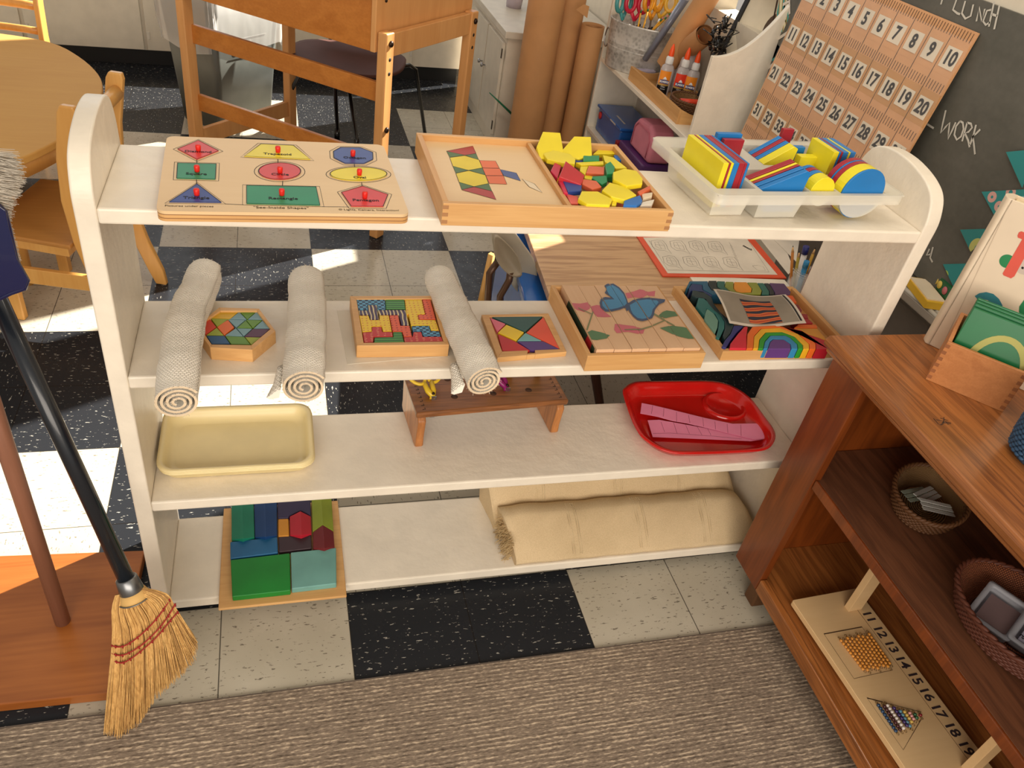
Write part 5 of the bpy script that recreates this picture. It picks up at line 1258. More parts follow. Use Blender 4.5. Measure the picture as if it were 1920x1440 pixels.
TMx = Matrix(((ab.x, 0, -al.x, 0),(ab.y, 0, -al.y, 0),(0,1,0,0),(0,0,0,1))); TMx = Matrix.Translation(fr@Vector((-.03,-.1800,.435)))@TMx@Matrix.Rotation(math.radians(-3),4,'X')
b.text('Garb', .060, TMx, bold=.003, depth=.0008); b.box((-.085,.036,-.002),(.16,.038,.001), M=TMx); b.box((-.085,-.036,-.002),(.16,-.034,.001), M=TMx); obj('printed_words', b, t)

# brown seat chair with black tube legs
t = thing('tube_leg_chair', 'chair with a dark brown moulded seat and thin black steel legs, under the desk', 'chair', (.75,3.15,0))
SEATM = plain('brown_seat',(84,42,30),.7); b = B(SEATM); cS = Vector((.66,3.12,.44)); f1 = Vector((.97,-.24,0)); f2 = Vector((.24,.97,0))
rings = []
for s_, z in ((.02,-.004),(.6,-.004),(.92,.002),(1.0,.010),(1.0,.022),(.93,.020),(.6,.010),(.02,.008)):
    rings.append([cS+f1*.30*s_*math.copysign(abs(math.cos(a))**.75, math.cos(a))+f2*.225*s_*math.copysign(abs(math.sin(a))**.75, math.sin(a))+Vector((0,0,z-.03*(s_**2)*abs(math.sin(a))*(math.sin(a)<0))) for a in [2*PI*k/32 for k in range(32)]])
b.loft(rings); obj('seat', b, t)
b = B(STEEL)
BLK = plain('black_tube',(16,15,16),.25,coat=.4)
for k, (px, py, tx, ty) in enumerate(((519,243,-.20,-.16),(632,262,-.05,-.16),(668,283,.0,-.10),(797,252,.22,.02))):
    foot = az(px, py, .0); top = cS+f1*tx+f2*ty+Vector((0,0,-.02)); b = B(BLK); mid = top+(foot-top)*.08+Vector((0,0,-.005)); out_ = top+(foot-top)*.14
    if k == 3: b.tube([top, top+(foot-top)*.45*Vector((1,1,0)).length*0+Vector((foot.x-top.x,foot.y-top.y,0))*.45+Vector((0,0,.0)), top+Vector((foot.x-top.x,foot.y-top.y,0))*.62+Vector((0,0,-.03)), foot], [.011]*4, n=10)
    else: b.tube([top, foot+Vector((0,0,.07)), foot+Vector((0,0,.068)), foot], [.011,.011,.015,.016], n=10)
    obj('leg', b, t)
b = B(SEATM); b.loft([[cS+f1*(x)+f2*(.24+.0*z)+Vector((0,0,z)) for x in (-.2,.2)]+[cS+f1*(x)+f2*.26+Vector((0,0,z)) for x in (.2,-.2)] for z in (.10,.16,.32)], smooth=False); obj('backrest', b, t, bevel=.006)
b = B(BLK)
for s_ in (-.15,.15): b.tube([cS+f1*s_+f2*.15+Vector((0,0,-.01)), cS+f1*s_+f2*.275+Vector((0,0,.0)), cS+f1*s_+f2*.27+Vector((0,0,.2))], .010, n=8)
obj('back_tube', b, t)

# ================================================================= CABINETS
CABW = m_white('cabinet_white', (218,208,190), .1); CTOP = plain('counter_laminate',(214,206,190),.35)
KICK = plain('toe_kick',(12,11,11),.5)
t = thing('base_cabinet', 'long white base cabinet along the back wall with dark toe kick', 'cabinet', (.0,4.45,0))
dr = Vector((1,.071,0)).normalized(); Mc = frame(Vector((-2.1,4.005,0)), dr, Vector((-dr.y,dr.x,0)))
b = B(CABW); b.box((0,0,.10),(3.62,.42,.64), M=Mc); obj('body', b, t); b = B(KICK); b.box((0,.05,0),(3.62,.40,.0995), M=Mc); obj('toe_kick', b, t)
b = B(CTOP); b.box((-.02,-.025,.6405),(3.62,.45,.675), M=Mc); obj('countertop', b, t, bevel=.004)
for x0, x1 in ((.12,.98),(1.0,1.62),(1.64,2.4),(2.42,3.28)):
    b = B(CABW); b.box((x0,-.020,.105),(x1,-.0005,.625), M=Mc); dd = obj('door', b, t, bevel=.003)
    b = B(plain('hinge_white',(214,206,192),.3)); hx = x0+.012 if x0 != 2.42 else x1-.012
    for z in (.17,.52): b.box((hx-.008,-.026,z),(hx+.008,-.0205,z+.045), M=Mc)
    obj('hinge', b, dd, bevel=.002)
t = thing('base_cabinet', 'white cabinet with knobbed doors jutting out toward the camera beside the paper rolls', 'cabinet', (1.75,3.55,0))
b = B(CABW); b.box((1.50,3.07,.0),(2.19,4.20,.635)); obj('body', b, t)
b = B(CTOP); b.box((1.475,3.04,.6355),(2.19,4.20,.672)); obj('countertop', b, t, bevel=.004)
for k, (y0, y1) in enumerate(((3.10,3.46),(3.48,3.86))):
    b = B(CABW); b.box((1.482,y0,.085),(1.4995,y1,.60)); dd = obj('door', b, t, bevel=.003)
    b = B(STEEL); yk = y1-.03 if k == 0 else y0+.03
    b.lathe([(.004,0),(.004,.012),(.012,.018),(.012,.026),(0,.030)], n=14, M=frame(Vector((1.482,yk,.38)), Vector((0,1,0)), Vector((0,0,1)))@Matrix.Rotation(PI,4,'X')); obj('knob', b, dd)
b = B(DARKMETAL)
for z in (.12,.52): b.box((1.478,3.084,z),(1.4815,3.098,z+.05))
obj('hinge', b, t)
b = B(plain('lilac_cup',(196,184,196),.3)); b.lathe([(0,0),(.045,0),(.055,.11),(.051,.11),(.042,.008),(0,.008)], c=(1.66,3.62,.672), n=28)
tag(obj('cup', b), 'pale lilac cup standing on the white counter', 'cup')
b = B(BLACK); b.box((1.78,3.58,.672),(1.90,3.70,.86)); tag(obj('black_box', b, None, bevel=.006), 'black box on the white counter behind the first paper roll', 'box')
b = B(plain('green_strip',(20,110,74),.4)); P = [ay(918,174,2.98), ay(935,190,2.98), ay(962,216,2.98)]; b.tube(P, [.008,.014,.02], n=8, flat=.35)
g_ = obj('plastic_strip', b); tag(g_, 'green plastic strip poking out beside the paper rolls', 'strip')

# kraft paper rolls
def roll(x, y, r, h, label, hollow=True, lean=(0,0)):
    b = B(KRAFT); n = 40; rings = []
    for rr2, z in ((r,0),(r,h*.33),(r,h*.66),(r,h),(r-.004,h),(r-.004,h*.5),(r-.004,.01)):
        rings.append([Vector((x+lean[0]*z+rr2*math.cos(2*PI*k/n), y+lean[1]*z+rr2*math.sin(2*PI*k/n), z)) for k in range(n)])
    b.loft(rings, caps=False); 
    t_ = thing('paper_roll', label, 'paper roll', (x, y, 0), 'kraft paper rolls'); obj('tube', b, t_); 
    b = B(KRAFT); pts = [Vector((x+lean[0]*h+(r*.9-.0035*k*.35)*math.cos(k*.35), y+lean[1]*h+(r*.9-.0035*k*.35)*math.sin(k*.35), h-.01)) for k in range(int(r*.75/.0012))]
    b.loft([[p-Vector((0,0,.2)) for p in pts],[p for p in pts]], smooth=True, close=False, caps=False); obj('inner_layers', b, t_)
    return t_
roll(1.615,2.86,.094,1.25,'wide kraft paper roll, leftmost beside the white cabinet')
roll(1.775,2.93,.072,1.22,'kraft paper roll standing in the middle of the three')
tr_ = roll(1.872,2.815,.060,.80,'shorter kraft paper roll with an orange lit rim, next to the white bookcase')
b = B(KRAFT); P = [ay(1080,18,2.72), ay(1095,8,2.72), ay(1105,12,2.72), ay(1101,34,2.72)]; b.loft([P,[p+Vector((0,.002,0)) for p in P]], smooth=False); obj('torn_flap', b, tr_)
# ================================================================= WHITE BOOKCASE BY THE WINDOW
XF, XB, YN, YF, ZM = 1.925, 2.19, 1.64, 2.745, .665
t = thing('bookcase', 'white bookcase with scooped sides holding art supplies, right of the paper rolls', 'bookcase', (2.05,2.2,0))
XZm = Matrix(((1,0,0,0),(0,0,1,0),(0,1,0,0),(0,0,0,1)))
scoop = [(XF,0),(XF,1.0)]+[(XF+(XB-XF)*f, 1.0+.22*(f**2.2)) for f in [i/10 for i in range(1, 11)]]+[(XB,0)]
for y0 in (YN-.02, YF):
    b = B(WHITE); b.prism(scoop, y0, y0+.02, M=XZm); obj('side_panel', b, t, bevel=.002)
for z in (ZM, .30, .05):
    b = B(WHITE); b.box((XF,YN,z-.02),(XB,YF,z)); obj('shelf', b, t, bevel=.002)
b = B(plain('bookcase_back',(190,184,174),.7)); b.box((XB-.006,YN,.0),(XB,YF,.66)); obj('back_panel', b, t)
# galvanised bucket
def m_galv(t_):
    n = t_.node('ShaderNodeTexVoronoi'); n.inputs['Scale'].default_value = 60; t_.link(t_.coord(), n.inputs[0])
    n2 = t_.noise(t_.coord(), 9, 5, .7); t_.link(t_.ramp(t_.math('ADD', t_.math('MULTIPLY', n.outputs[0], .25), t_.math('MULTIPLY', n2, .75)), [(.3,lin((140,136,130))),(.55,lin((206,202,196)))]), t_.b.inputs['Base Color'])
    t_.b.inputs['Metallic'].default_value = .35; t_.b.inputs['Roughness'].default_value = .38
GALV = mat('galvanised_steel', m_galv)
bc = Vector((2.035,2.56,ZM)); 
t = thing('metal_bucket', 'oval galvanised bucket full of scissors and pencils, on the bookcase', 'bucket', tuple(bc))
b = B(GALV); Mb = Matrix.Translation(bc)@Matrix.Rotation(math.radians(-40),4,'Z')
b.lathe([(0,.001),(.152,.0),(.155,.006),(.160,.095),(.163,.098),(.163,.104),(.162,.106),(.170,.214),(.174,.218),(.174,.224),(.169,.226),(.162,.10),(.150,.006),(0,.006)], m=GALV, n=56, M=Mb@Matrix.Diagonal((1,.66,1,1))); obj('tub', b, t)
for sg in (-1, 1):
    b = B(STEEL); c = Mb@Vector((sg*.168,0,.14)); b.tube([c+Vector((sg*.006,.03*math.cos(a),.045*math.sin(a)-.02)) for a in [2*PI*k/16 for k in range(17)]], .0035, n=6, cap=False); obj('handle', b, t)
def pencil(p0, d, L, c, label, r=.0042, group='pencils in the bucket'):
    d = Vector(d).normalized(); p0 = Vector(p0); t_ = thing('pencil', label, 'pencil', tuple(p0), group)
    b = B(plain('pencil_'+str(c), c, .4)); b.tube([p0, p0+d*L], r, n=6); obj('barrel', b, t_)
    b = B(plain('pencil_ferrule',(60,130,80),.3,metal=.6)); b.tube([p0+d*L, p0+d*(L+.012)], r*1.02, n=8); b.tube([p0+d*(L+.012), p0+d*(L+.024)], r, plain('eraser_pink',(214,140,130),.7), n=8); obj('eraser_end', b, t_)
PY = (236,170,40)
for (px, py, lb, d) in ((1200,32,'yellow pencil leaning in front of the red scissors',(-.1,-.1,1)),(1212,30,'yellow pencil right of the first one in the bucket',(.05,.05,1)),(1232,46,'yellow pencil leaning right toward the front of the bucket',(.55,-.2,1)),(1240,42,'yellow pencil crossing the right rim of the bucket',(.75,-.1,1)),(1248,34,'yellow pencil rightmost in the bucket',(.8,.1,.9))):
    p = ay(px, py, 2.50); d = Vector(d).normalized(); pencil(p-d*.11, d, .13, PY, lb)
def sciss_up(px, py, rgb, lb, y=2.52, rot=0, s=1.25):
    P0 = ay(px, py, y); t_ = thing('scissors', lb, 'scissors', tuple(P0), 'scissors in the bucket'); m_ = plain('scissor_%d_%d' % (rgb[0], rgb[2]), rgb, .35)
    R = Matrix.Translation(P0)@Matrix.Rotation(math.radians(rot),4,'Z')@Matrix.Rotation(math.radians(-8),4,'X')
    for sg in (-1, 1):
        b = B(m_); b.tube([R@Vector((sg*.027*s+.020*s*math.cos(a), .002*sg, .040*s+.030*s*math.sin(a))) for a in [2*PI*k/20 for k in range(21)]], .0085*s, n=8, cap=False)
        b.tube([R@Vector((sg*.022*s,.002*sg,.014*s)), R@Vector((0,.002*sg,-.02*s))], .007*s, n=8); obj('handle', b, t_)
    b = B(STEEL); b.box((-.006,-.001,-.10),(.006,.001,-.015), M=R); obj('blades', b, t_)
sciss_up(1191,28,(196,30,60),'crimson handled scissors standing in the bucket', 2.56)
sciss_up(1168,26,(70,150,150),'teal handled scissors at the left of the bucket', 2.58, 30)
sciss_up(1222,26,(226,150,30),'orange handled scissors standing in the middle of the bucket', 2.53, 20)
sciss_up(1240,24,(232,180,60),'amber handled scissors behind the orange pair', 2.55, -30)
b = B(BLACK)
for k in range(26):
    p = Mb@Vector((random.uniform(-.12,.12), random.uniform(-.06,.06), random.uniform(.15,.205))); b.tube([p, p+Vector((random.uniform(-.03,.03),random.uniform(-.03,.03),random.uniform(-.01,.02)))], .006, n=5)
o = obj('marker_caps', b); tag(o, 'jumble of dark marker pens lying inside the bucket', 'pens'); o['kind'] = 'stuff'
# glue tray: low wooden box turned toward the camera
gt0 = Vector((1.945,2.40,ZM)); gd = Vector((-.02,-.62,0)); 
t = thing('wooden_tray', 'low wooden tray with scalloped end holding glue bottles, on the bookcase', 'tray', (2.04,2.1,ZM))
b = B(BEECHY); b.box((1.945,1.80,ZM+.0),(1.957,2.40,ZM+.062)); obj('side', b, t, bevel=.001)
b = B(BEECHY); b.box((2.150,1.80,ZM),(2.162,2.40,ZM+.062)); obj('side', b, t, bevel=.001)
b = B(BEECH); sc2 = [(1.957,0),(1.957,.062)]+[(1.957+.193*f, .062-.026*math.sin(f*PI)) for f in [i/10 for i in range(1,10)]]+[(2.150,.062),(2.150,0)]
b.prism([(x, ZM+z) for x, z in sc2], 2.388, 2.40, M=XZm); obj('end', b, t)
b = B(BEECH); b.prism([(x, ZM+z) for x, z in sc2], 1.80, 1.812, M=XZm); obj('end', b, t)
b = B(BEECH); b.box((1.957,1.812,ZM),(2.15,2.388,ZM+.006)); obj('bottom', b, t)
def m_bottle(t_):
    t_.b.inputs['Base Color'].default_value = lin((214,206,206)); t_.b.inputs['Roughness'].default_value = .15; t_.b.inputs['Alpha'].default_value = .62; t_.b.inputs['Coat Weight'].default_value = .5
BOT = mat('clear_glue_bottle', m_bottle); OCAP = plain('orange_cap',(250,84,22),.35); WCAP = plain('cap_white',(232,230,228),.35)
def glue(px, py, H_, lb, label_rgb=None, R_=.032):
    """bottle standing on the tray bottom, its orange tip at height H_"""
    zb_ = ZM+.0065; tip = az(px, py, zb_+H_); x, y = min(max(tip.x, 1.995), 2.115), tip.y
    t_ = thing('glue_bottle', lb, 'glue bottle', (x, y, zb_), 'glue bottles in the wooden tray'); h = H_
    b = B(BOT); b.lathe([(0,0),(R_*.92,0),(R_,.006),(R_,.52*h),(R_*.85,.60*h),(.014,.645*h),(.014,.67*h)], c=(x,y,zb_), n=28, sy=.72); obj('bottle', b, t_)
    b = B(WCAP); b.lathe([(.018,.645*h),(.018,.745*h),(.012,.78*h),(.0,.78*h)], c=(x,y,zb_), n=20); obj('collar', b, t_)
    b = B(OCAP); b.lathe([(.0125,.781*h),(.0120,.86*h),(.0075,.94*h),(.0025,.995*h),(0,h)], c=(x,y,zb_), n=18); obj('nozzle', b, t_)
    if label_rgb:
        d = (Vector((CAM.x,CAM.y,0))-Vector((x,y,0))).normalized(); rt = Vector((-d.y,d.x,0)); a0 = math.atan2(d.y,d.x)
        def arc(z0, z1, m_, nm, rr=1.015):
            bb = B(m_); bb.loft([[Vector((x+R_*rr*math.cos(a0+q), y+R_*rr*.72*math.sin(a0+q), zb_+z)) for q in [-.95+1.9*k/10 for k in range(11)]] for z in (z0, z1)], smooth=True, close=False, caps=False); return obj(nm, bb, t_)
        arc(.05*h,.25*h,BLACK,'lower_label'); arc(.25*h,.285*h,plain('label_gold',(190,150,80),.5),'label_band'); arc(.285*h,.52*h,plain('glue_label_%d'%label_rgb[1],label_rgb,.45),'upper_label')
        bb = B(plain('label_white_text',(236,234,238),.5)); rad = R_*1.03/math.sqrt((d.x)**2+(d.y/.72)**2); ctr_ = Vector((x,y,zb_+.325*h))+d*rad
        Mt = Matrix(((rt.x,0,d.x,ctr_.x),(rt.y,0,d.y,ctr_.y),(rt.z,1,0,ctr_.z),(0,0,0,1)))
        nv = B(plain('label_navy',(30,40,110),.5)); nv.box((-.020,-.008,-.0015),(.020,.008,.0012), M=Mt); obj('name_band', nv, t_)
        bb.text("ELMER'S", .0115, Mt@Matrix.Translation((0,0,.0014)), bold=.0005, depth=.0004)
        bb.lathe([(0,0),(.010,0),(.008,.006),(0,.014)], n=12, M=Mt@Matrix.Translation((0,.009,0))@Matrix.Rotation(-PI/2,4,'X')@Matrix.Diagonal((1,.15,1,1)))
        bb.text('Clear', .009, Mt@Matrix.Translation((0,-.022,.0014)), depth=.0003); bb.text('School', .008, Mt@Matrix.Translation((0,-.032,.0014)), depth=.0003); obj('label_print', bb, t_)
glue(1264,82,.24,'clear glue bottle with yellow label, left front of the tray',(250,150,40))
glue(1294,88,.24,'clear glue bottle with red label, front middle of the tray',(236,60,30))
glue(1318,95,.235,'clear glue bottle with orange label, beside the bookcase side',(250,150,40))
glue(1270,72,.24,'glue bottle with orange tip behind the left front one')
glue(1283,72,.24,'glue bottle with orange tip in the middle of the tray')
glue(1300,80,.24,'glue bottle with orange tip behind the red labelled one')
glue(1319,57,.30,'tall white glue bottle at the back left',None,.036); glue(1341,57,.31,'tall white glue bottle at the back right',None,.036)
WICK = None
def m_wick(name, rgb, dark, sx=60, sz=90):
    def f(t_):
        br = t_.node('ShaderNodeTexBrick'); br.offset = .5; br.inputs['Mortar Size'].default_value = .09; br.inputs['Brick Width'].default_value = .5; br.inputs['Row Height'].default_value = .25; br.inputs['Scale'].default_value = 1; br.inputs['Mortar Smooth'].default_value = 1
        t_.link(t_.coord('UV', scale=(sx, sz, 1)), br.inputs['Vector']); h = t_.math('SUBTRACT', 1.0, br.outputs['Fac']); n = t_.noise(t_.coord(), 20, 3)
        t_.link(t_.mix(n, t_.ramp(h, [(.2, lin(dark)), (.8, lin(rgb))]), lin(rgb), 'MULTIPLY'), t_.b.inputs['Base Color']); t_.link(t_.ramp(h, [(.2, lin(dark)), (.8, lin(rgb))]), t_.b.inputs['Base Color'])
        t_.b.inputs['Roughness'].default_value = .6; t_.bump(h, 1.0, .004)
    return mat(name, f)
WICK = m_wick('wicker', (206,160,104), (96,60,30))
def basket(nm, label, c, rx, ry, h, flare, m, rot=0, strands=7, rim_r=.006, cat='basket', ribs=30, braid=False):
    t_ = thing(nm, label, cat, tuple(c)); M = Matrix.Translation(c)@Matrix.Rotation(math.radians(rot),4,'Z'); N = 64
    b = B(m); rings = []
    prof = [(.0,.004),(.5,.003),(.80,.0),(.92,.10*h),(1.0,.35*h),(1.0+flare*.6,.7*h),(1.0+flare,h),(1.0+flare-.04,h),(1.0+flare*.5-.05,.6*h),(.92,.3*h),(.78,.008),(0,.008)]
    for s_, z in prof: rings.append([M@Vector((max(s_,.001)*rx*math.cos(2*PI*k/N), max(s_,.001)*ry*math.sin(2*PI*k/N), z)) for k in range(N)])
    b.loft(rings, m, caps=False, uvs=lambda i, k: (k/N, i/len(prof)*.35)); obj('body', b, t_)
    b = B(m)
    for j in range(strands):    # woven courses standing proud of the wall
        z = h*(.12+.80*j/strands); s_ = 1+flare*(z/h)*.9+.012 if z > .3*h else .95+.05*(z/(.3*h))+.012
        pts = [M@Vector(((s_*rx+.0018*math.sin(ribs*2*PI*k/240+PI*j))*math.cos(2*PI*k/240), (s_*ry+.0018*math.sin(ribs*2*PI*k/240+PI*j))*math.sin(2*PI*k/240), z)) for k in range(241)]
        b.tube(pts, min(.0045, h/strands*.42), n=5, cap=False)
    o = obj('woven_courses', b, t_); 
    b = B(m)
    for q in range(2): b.tube([M@Vector(((rx*(1+flare)+.002*math.cos(24*2*PI*k/240+q*PI))*math.cos(2*PI*k/240), (ry*(1+flare)+.002*math.cos(24*2*PI*k/240+q*PI))*math.sin(2*PI*k/240), h+.003*math.sin(24*2*PI*k/240+q*PI))) for k in range(241)], rim_r, n=6, cap=False)
    obj('rim', b, t_); return t_, M
basket('wicker_basket', 'small round wicker basket in the wooden tray before the glue bottles', Vector((2.052,1.915,ZM+.007)), .082,.085,.070,.10, WICK, strands=8, rim_r=.004)
b = B(plain('glue_stick_red',(230,70,40),.4)); b.tube([(1.995,1.915,ZM+.062),(2.09,1.905,ZM+.066)], .014, n=14); b.tube([(2.09,1.905,ZM+.066),(2.105,1.903,ZM+.0665)], .0142, plain('white_end',(230,226,222),.5), n=12)
tag(obj('glue_stick', b), 'red and white glue stick lying in the small wicker basket', 'glue stick')
b = B(plain('lavender_plastic',(196,186,206),.3)); tray_mesh(b, rrect(1.99,2.405,2.09,2.44,.01), ZM, .045, .002, .006, None); tag(obj('plastic_cup', b), 'small pale lavender plastic tub between bucket and wooden tray', 'tub')
# rolled brown papers, striped art and a framed picture on the back
for k, (p0, p1, r, lb) in enumerate((((2.06,2.26,.78),(2.15,2.18,1.15),.05,'brown kraft paper roll lying against the window, open end up'),((2.12,2.35,.75),(2.10,2.05,.98),.045,'crumpled brown paper roll behind the glue bottles'))):
    b = B(KRAFT); p0, p1 = Vector(p0), Vector(p1); b.tube([p0, (p0+p1)/2+Vector((0,0,.01)), p1], [r, r*1.05, r*.98], n=22, cap=False); b.tube([p0+Vector((0,0,.01)), p1], [r*.75, r*.8], n=22, cap=False)
    tag(obj('paper_roll', b), lb, 'paper roll')
b = B(plain('plastic_sleeve',(120,124,140),.15)); P0, P1 = Vector((2.02,2.42,.76)), Vector((2.12,2.36,1.06)); b.tube([P0, P1], [.04,.05], n=14, flat=.4)
tag(obj('plastic_sleeve', b), 'shiny plastic sleeve leaning out of the bucket', 'sleeve')
t = thing('framed_picture', 'black framed picture of a brown pine cone leaning by the window', 'picture', (2.13,2.0,.7))
Mf = frame(Vector((2.120,1.98,ZM+.07)), Vector((.30,-.95,0)), Vector((.30,0,.95)))
b = B(BLACK); 
for q in (((0,0,0),(.02,.5,.02)),((.28,0,0),(.30,.5,.02)),((0,0,0),(.30,.02,.02)),((0,.48,0),(.30,.5,.02))): b.box(*q, M=Mf)
obj('frame', b, t); b = B(plain('picture_cream',(226,214,190),.7)); b.box((.02,.02,.004),(.28,.48,.010), M=Mf); obj('print', b, t)
b = B(plain('cone_brown',(92,70,50),.8)); 
for (x_, y_, rx_, ry_) in ((.13,.22,.05,.065),(.20,.36,.045,.06)): b.lathe([(0,.0106),(1,.0106),(1,.010)], n=20, M=Mf@Matrix.Translation((x_,y_,0))@Matrix.Diagonal((rx_,ry_,1,1)))
obj('cone_print', b, t)
b = B(plain('black_foil',(16,14,14),.15)); 
for k in range(60):
    p = ax(1352,62,2.12)+Vector((random.uniform(-.03,.03), random.uniform(-.06,.05), random.uniform(-.07,.05))); q = p+Vector((random.uniform(-.04,.04),random.uniform(-.04,.04),random.uniform(-.04,.05))); b.tube([p,q], random.uniform(.004,.010), n=4, flat=.3)
o = obj('black_tinsel', b); tag(o, 'heap of crinkled shiny black tinsel beside the glue bottles', 'tinsel'); o['kind'] = 'stuff'
# lower compartment: blue bin, pink pouch, purple tub, red bin
t = thing('plastic_bin', 'blue plastic bin with a white name strip, in the lower bookcase shelf', 'bin', (2.03,2.5,.30))
BLB = plain('bin_blue',(34,92,168),.2,coat=.3); b = B(BLB); Mb2 = frame(Vector((1.955,2.70,.301)), Vector((.9,-.44,0)), Vector((.44,.9,0)))
b.box((1.955,2.36,.301),(2.14,2.70,.42)); obj('body', b, t, bevel=.008, seg=3)
b = B(BLB); b.box((1.945,2.35,.4205),(2.15,2.71,.435)); obj('lid', b, t, bevel=.004)
b = B(plain('name_strip',(196,190,180),.5)); b.box((1.9445,2.42,.424),(1.9449,2.50,.432)); b.box((1.99,2.42,.4352),(2.0,2.54,.4356)); obj('name_strip', b, t)
b = B(plain('red_blob',(190,40,40),.5)); b.lathe([(0,0),(.02,0),(.018,.006),(0,.008)], n=14, M=frame(Vector((1.9545,2.66,.39)), Vector((0,1,0)), Vector((0,0,1)))@Matrix.Rotation(PI,4,'X')); obj('sticker', b, t)
t = thing('pouch', 'pink zipped fabric pouch in the lower bookcase shelf', 'pouch', (2.0,2.15,.42))
b = B(plain('purple_tub',(84,44,104),.3)); b.box((1.93,1.98,.301),(2.14,2.30,.40)); tag(obj('plastic_tub', b, None, bevel=.012, seg=3), 'purple plastic tub below the pink pouch', 'tub')
b = B(plain('red_tub',(150,26,34),.35)); b.box((1.93,2.31,.301),(2.14,2.345,.38)); tag(obj('plastic_tub', b, None, bevel=.004), 'dark red plastic tub next to the blue bin', 'tub')
PKF = plain('pink_fabric',(216,130,148),.75, bump=.3)
b = B(PKF); rr3 = [(.0,.0),(.0,.10),(.03,.145),(.07,.165),(.20,.155),(.245,.11),(.25,.0)]
b.prism([(1.99+v_, .401+z) for v_, z in [(a, c) for a, c in rr3]], 1.955, 2.075, M=Matrix(((0,0,1,0),(1,0,0,0),(0,1,0,0),(0,0,0,1)))); obj('body', b, t, bevel=.02, seg=4)
b = B(plain('pink_seam',(196,106,124),.7)); b.tube([Vector((1.953,1.99+a, .401+c)) for a, c in [(.03,.02),(.03,.10),(.055,.13),(.19,.13),(.22,.10),(.22,.02)]], .003, n=6); obj('seam', b, t)

# ================================================================= OAK TABLE BEHIND THE SHELF (right)
ZO = .56
t = thing('oak_table', 'low oak topped table behind the right half of the shelf', 'table', (1.6,1.0,0))
b = B(TABLEOAK); tp_ = [(1.005,.30),(1.030,.536),(1.075,1.06),(1.12,1.50),(1.85,1.48),(1.90,.30)]
b.prism(tp_, ZO-.028, ZO); obj('tabletop', b, t, bevel=.003)
for a, c in ((az(1131,800,0), (1.16,.62,ZO-.03)), (Vector((1.16,1.38,0)),(1.16,1.38,ZO-.03)), (Vector((1.80,1.38,0)),(1.80,1.38,ZO-.03)), (Vector((1.84,.40,0)),(1.84,.40,ZO-.03))):
    b = B(plain('dark_leg',(62,36,24),.5)); b.tube([a, Vector(c)], [.014,.019], n=12); obj('leg', b, t)
t = thing('worksheet_board', 'orange edged board with a tooth worksheet lying on the oak table', 'board', (1.68,.85,ZO))
def ws(pts, z): return cc(1180,430,5.053, pts, z)
b = B(plain('board_orange',(222,84,52),.4)); P = ws([(92,104),(330,438),(1470,455),(1480,420),(1120,110)], ZO+.006); q_ = [Vector((p.x, p.y, 0)) for p in P]
q_.insert(0, Vector((1.415,1.20,0))); q_[-1] = Vector((1.93,1.10,0)); q_ = [az(1243,517,ZO+.006), az(1475,521,ZO+.006), az(1408,440,ZO+.006), az(1193,440,ZO+.006)]
b.prism(outline(q_), ZO+.0005, ZO+.006); obj('backing', b, t, bevel=.001)
qi = [az(1252,512,ZO+.007), az(1458,515,ZO+.007), az(1398,445,ZO+.007), az(1206,445,ZO+.007)]
b = B(plain('worksheet_paper',(222,212,194),.7)); b.prism(outline(qi), ZO+.0062, ZO+.0068); obj('worksheet', b, t)
b = B(plain('print_line',(84,76,68),.7)); zz = ZO+.0072
for row, (bx_, by_) in enumerate(((205,105),(315,255))):
    for k in range(4):
        ox = bx_+(190 if row else 178)*k; oy = by_+4*k
        P = ws([(ox,oy+5),(ox+60,oy-5),(ox+110,oy),(ox+145,oy+40),(ox+160,oy+80),(ox+195,oy+125),(ox+130,oy+95),(ox+60,oy+90),(ox+15,oy+60)], zz); b.ribbon(P, .0011, None, closed=True)
        P = ws([(ox+35,oy+15),(ox+95,oy+12),(ox+125,oy+45),(ox+140,oy+85),(ox+80,oy+75),(ox+45,oy+55)], zz); b.ribbon(P, .0008, None, closed=True)
        b.ribbon(ws([(ox+65,oy+14),(ox+100,oy+80)], zz), .0007, None); b.ribbon(ws([(ox+40,oy+38),(ox+125,oy+48)], zz), .0007, None)
b.ribbon(ws([(185,105),(365,385),(1325,405),(1130,110)], zz), .0011, None)
b.ribbon(ws([(1165,345),(1215,340),(1270,355),(1290,390),(1215,388),(1165,345)], zz), .0008, None)
for k in range(7): b.ribbon(ws([(945+8*k*1.0,125+22*k),(975+10*k,165+22*k)], zz), .0007, None)
Mw = Matrix.Translation(ws([(1120,175)], zz)[0])@Matrix.Rotation(math.radians(-62),4,'Z')
b.text('teeth', .018, Mw@Matrix.Diagonal((1,1,1,1)), INK, bold=.0006, depth=.0001); obj('printed_teeth', b, t)
b = B(plain('white_card',(232,224,206),.6)); P = [az(1292,519,ZO), az(1470,526,ZO), az(1462,600,ZO), az(1300,600,ZO)]
b.prism([(P[0].x,P[0].y),(P[1].x,P[1].y),(P[1].x-.01,.47),(P[0].x-.01,.47)], ZO+.0002, ZO+.003); tag(obj('white_card', b), 'white paper lying at the front edge of the oak table', 'paper')
for k, (pts, lb) in enumerate((([(1418,440),(1462,440),(1488,505),(1478,515)],'white sheet with orange edge right of the worksheet'),([(1440,440),(1500,440),(1492,492)],'white sheet folded at the back of the oak table'))):
    P = [az(px, py, ZO) for px, py in pts]; b = B(plain('sheet_white',(224,214,198),.7)); b.prism(outline(P), ZO+.0005+.002*k, ZO+.0015+.002*k)
    tag(obj('paper_sheet', b), lb, 'paper')
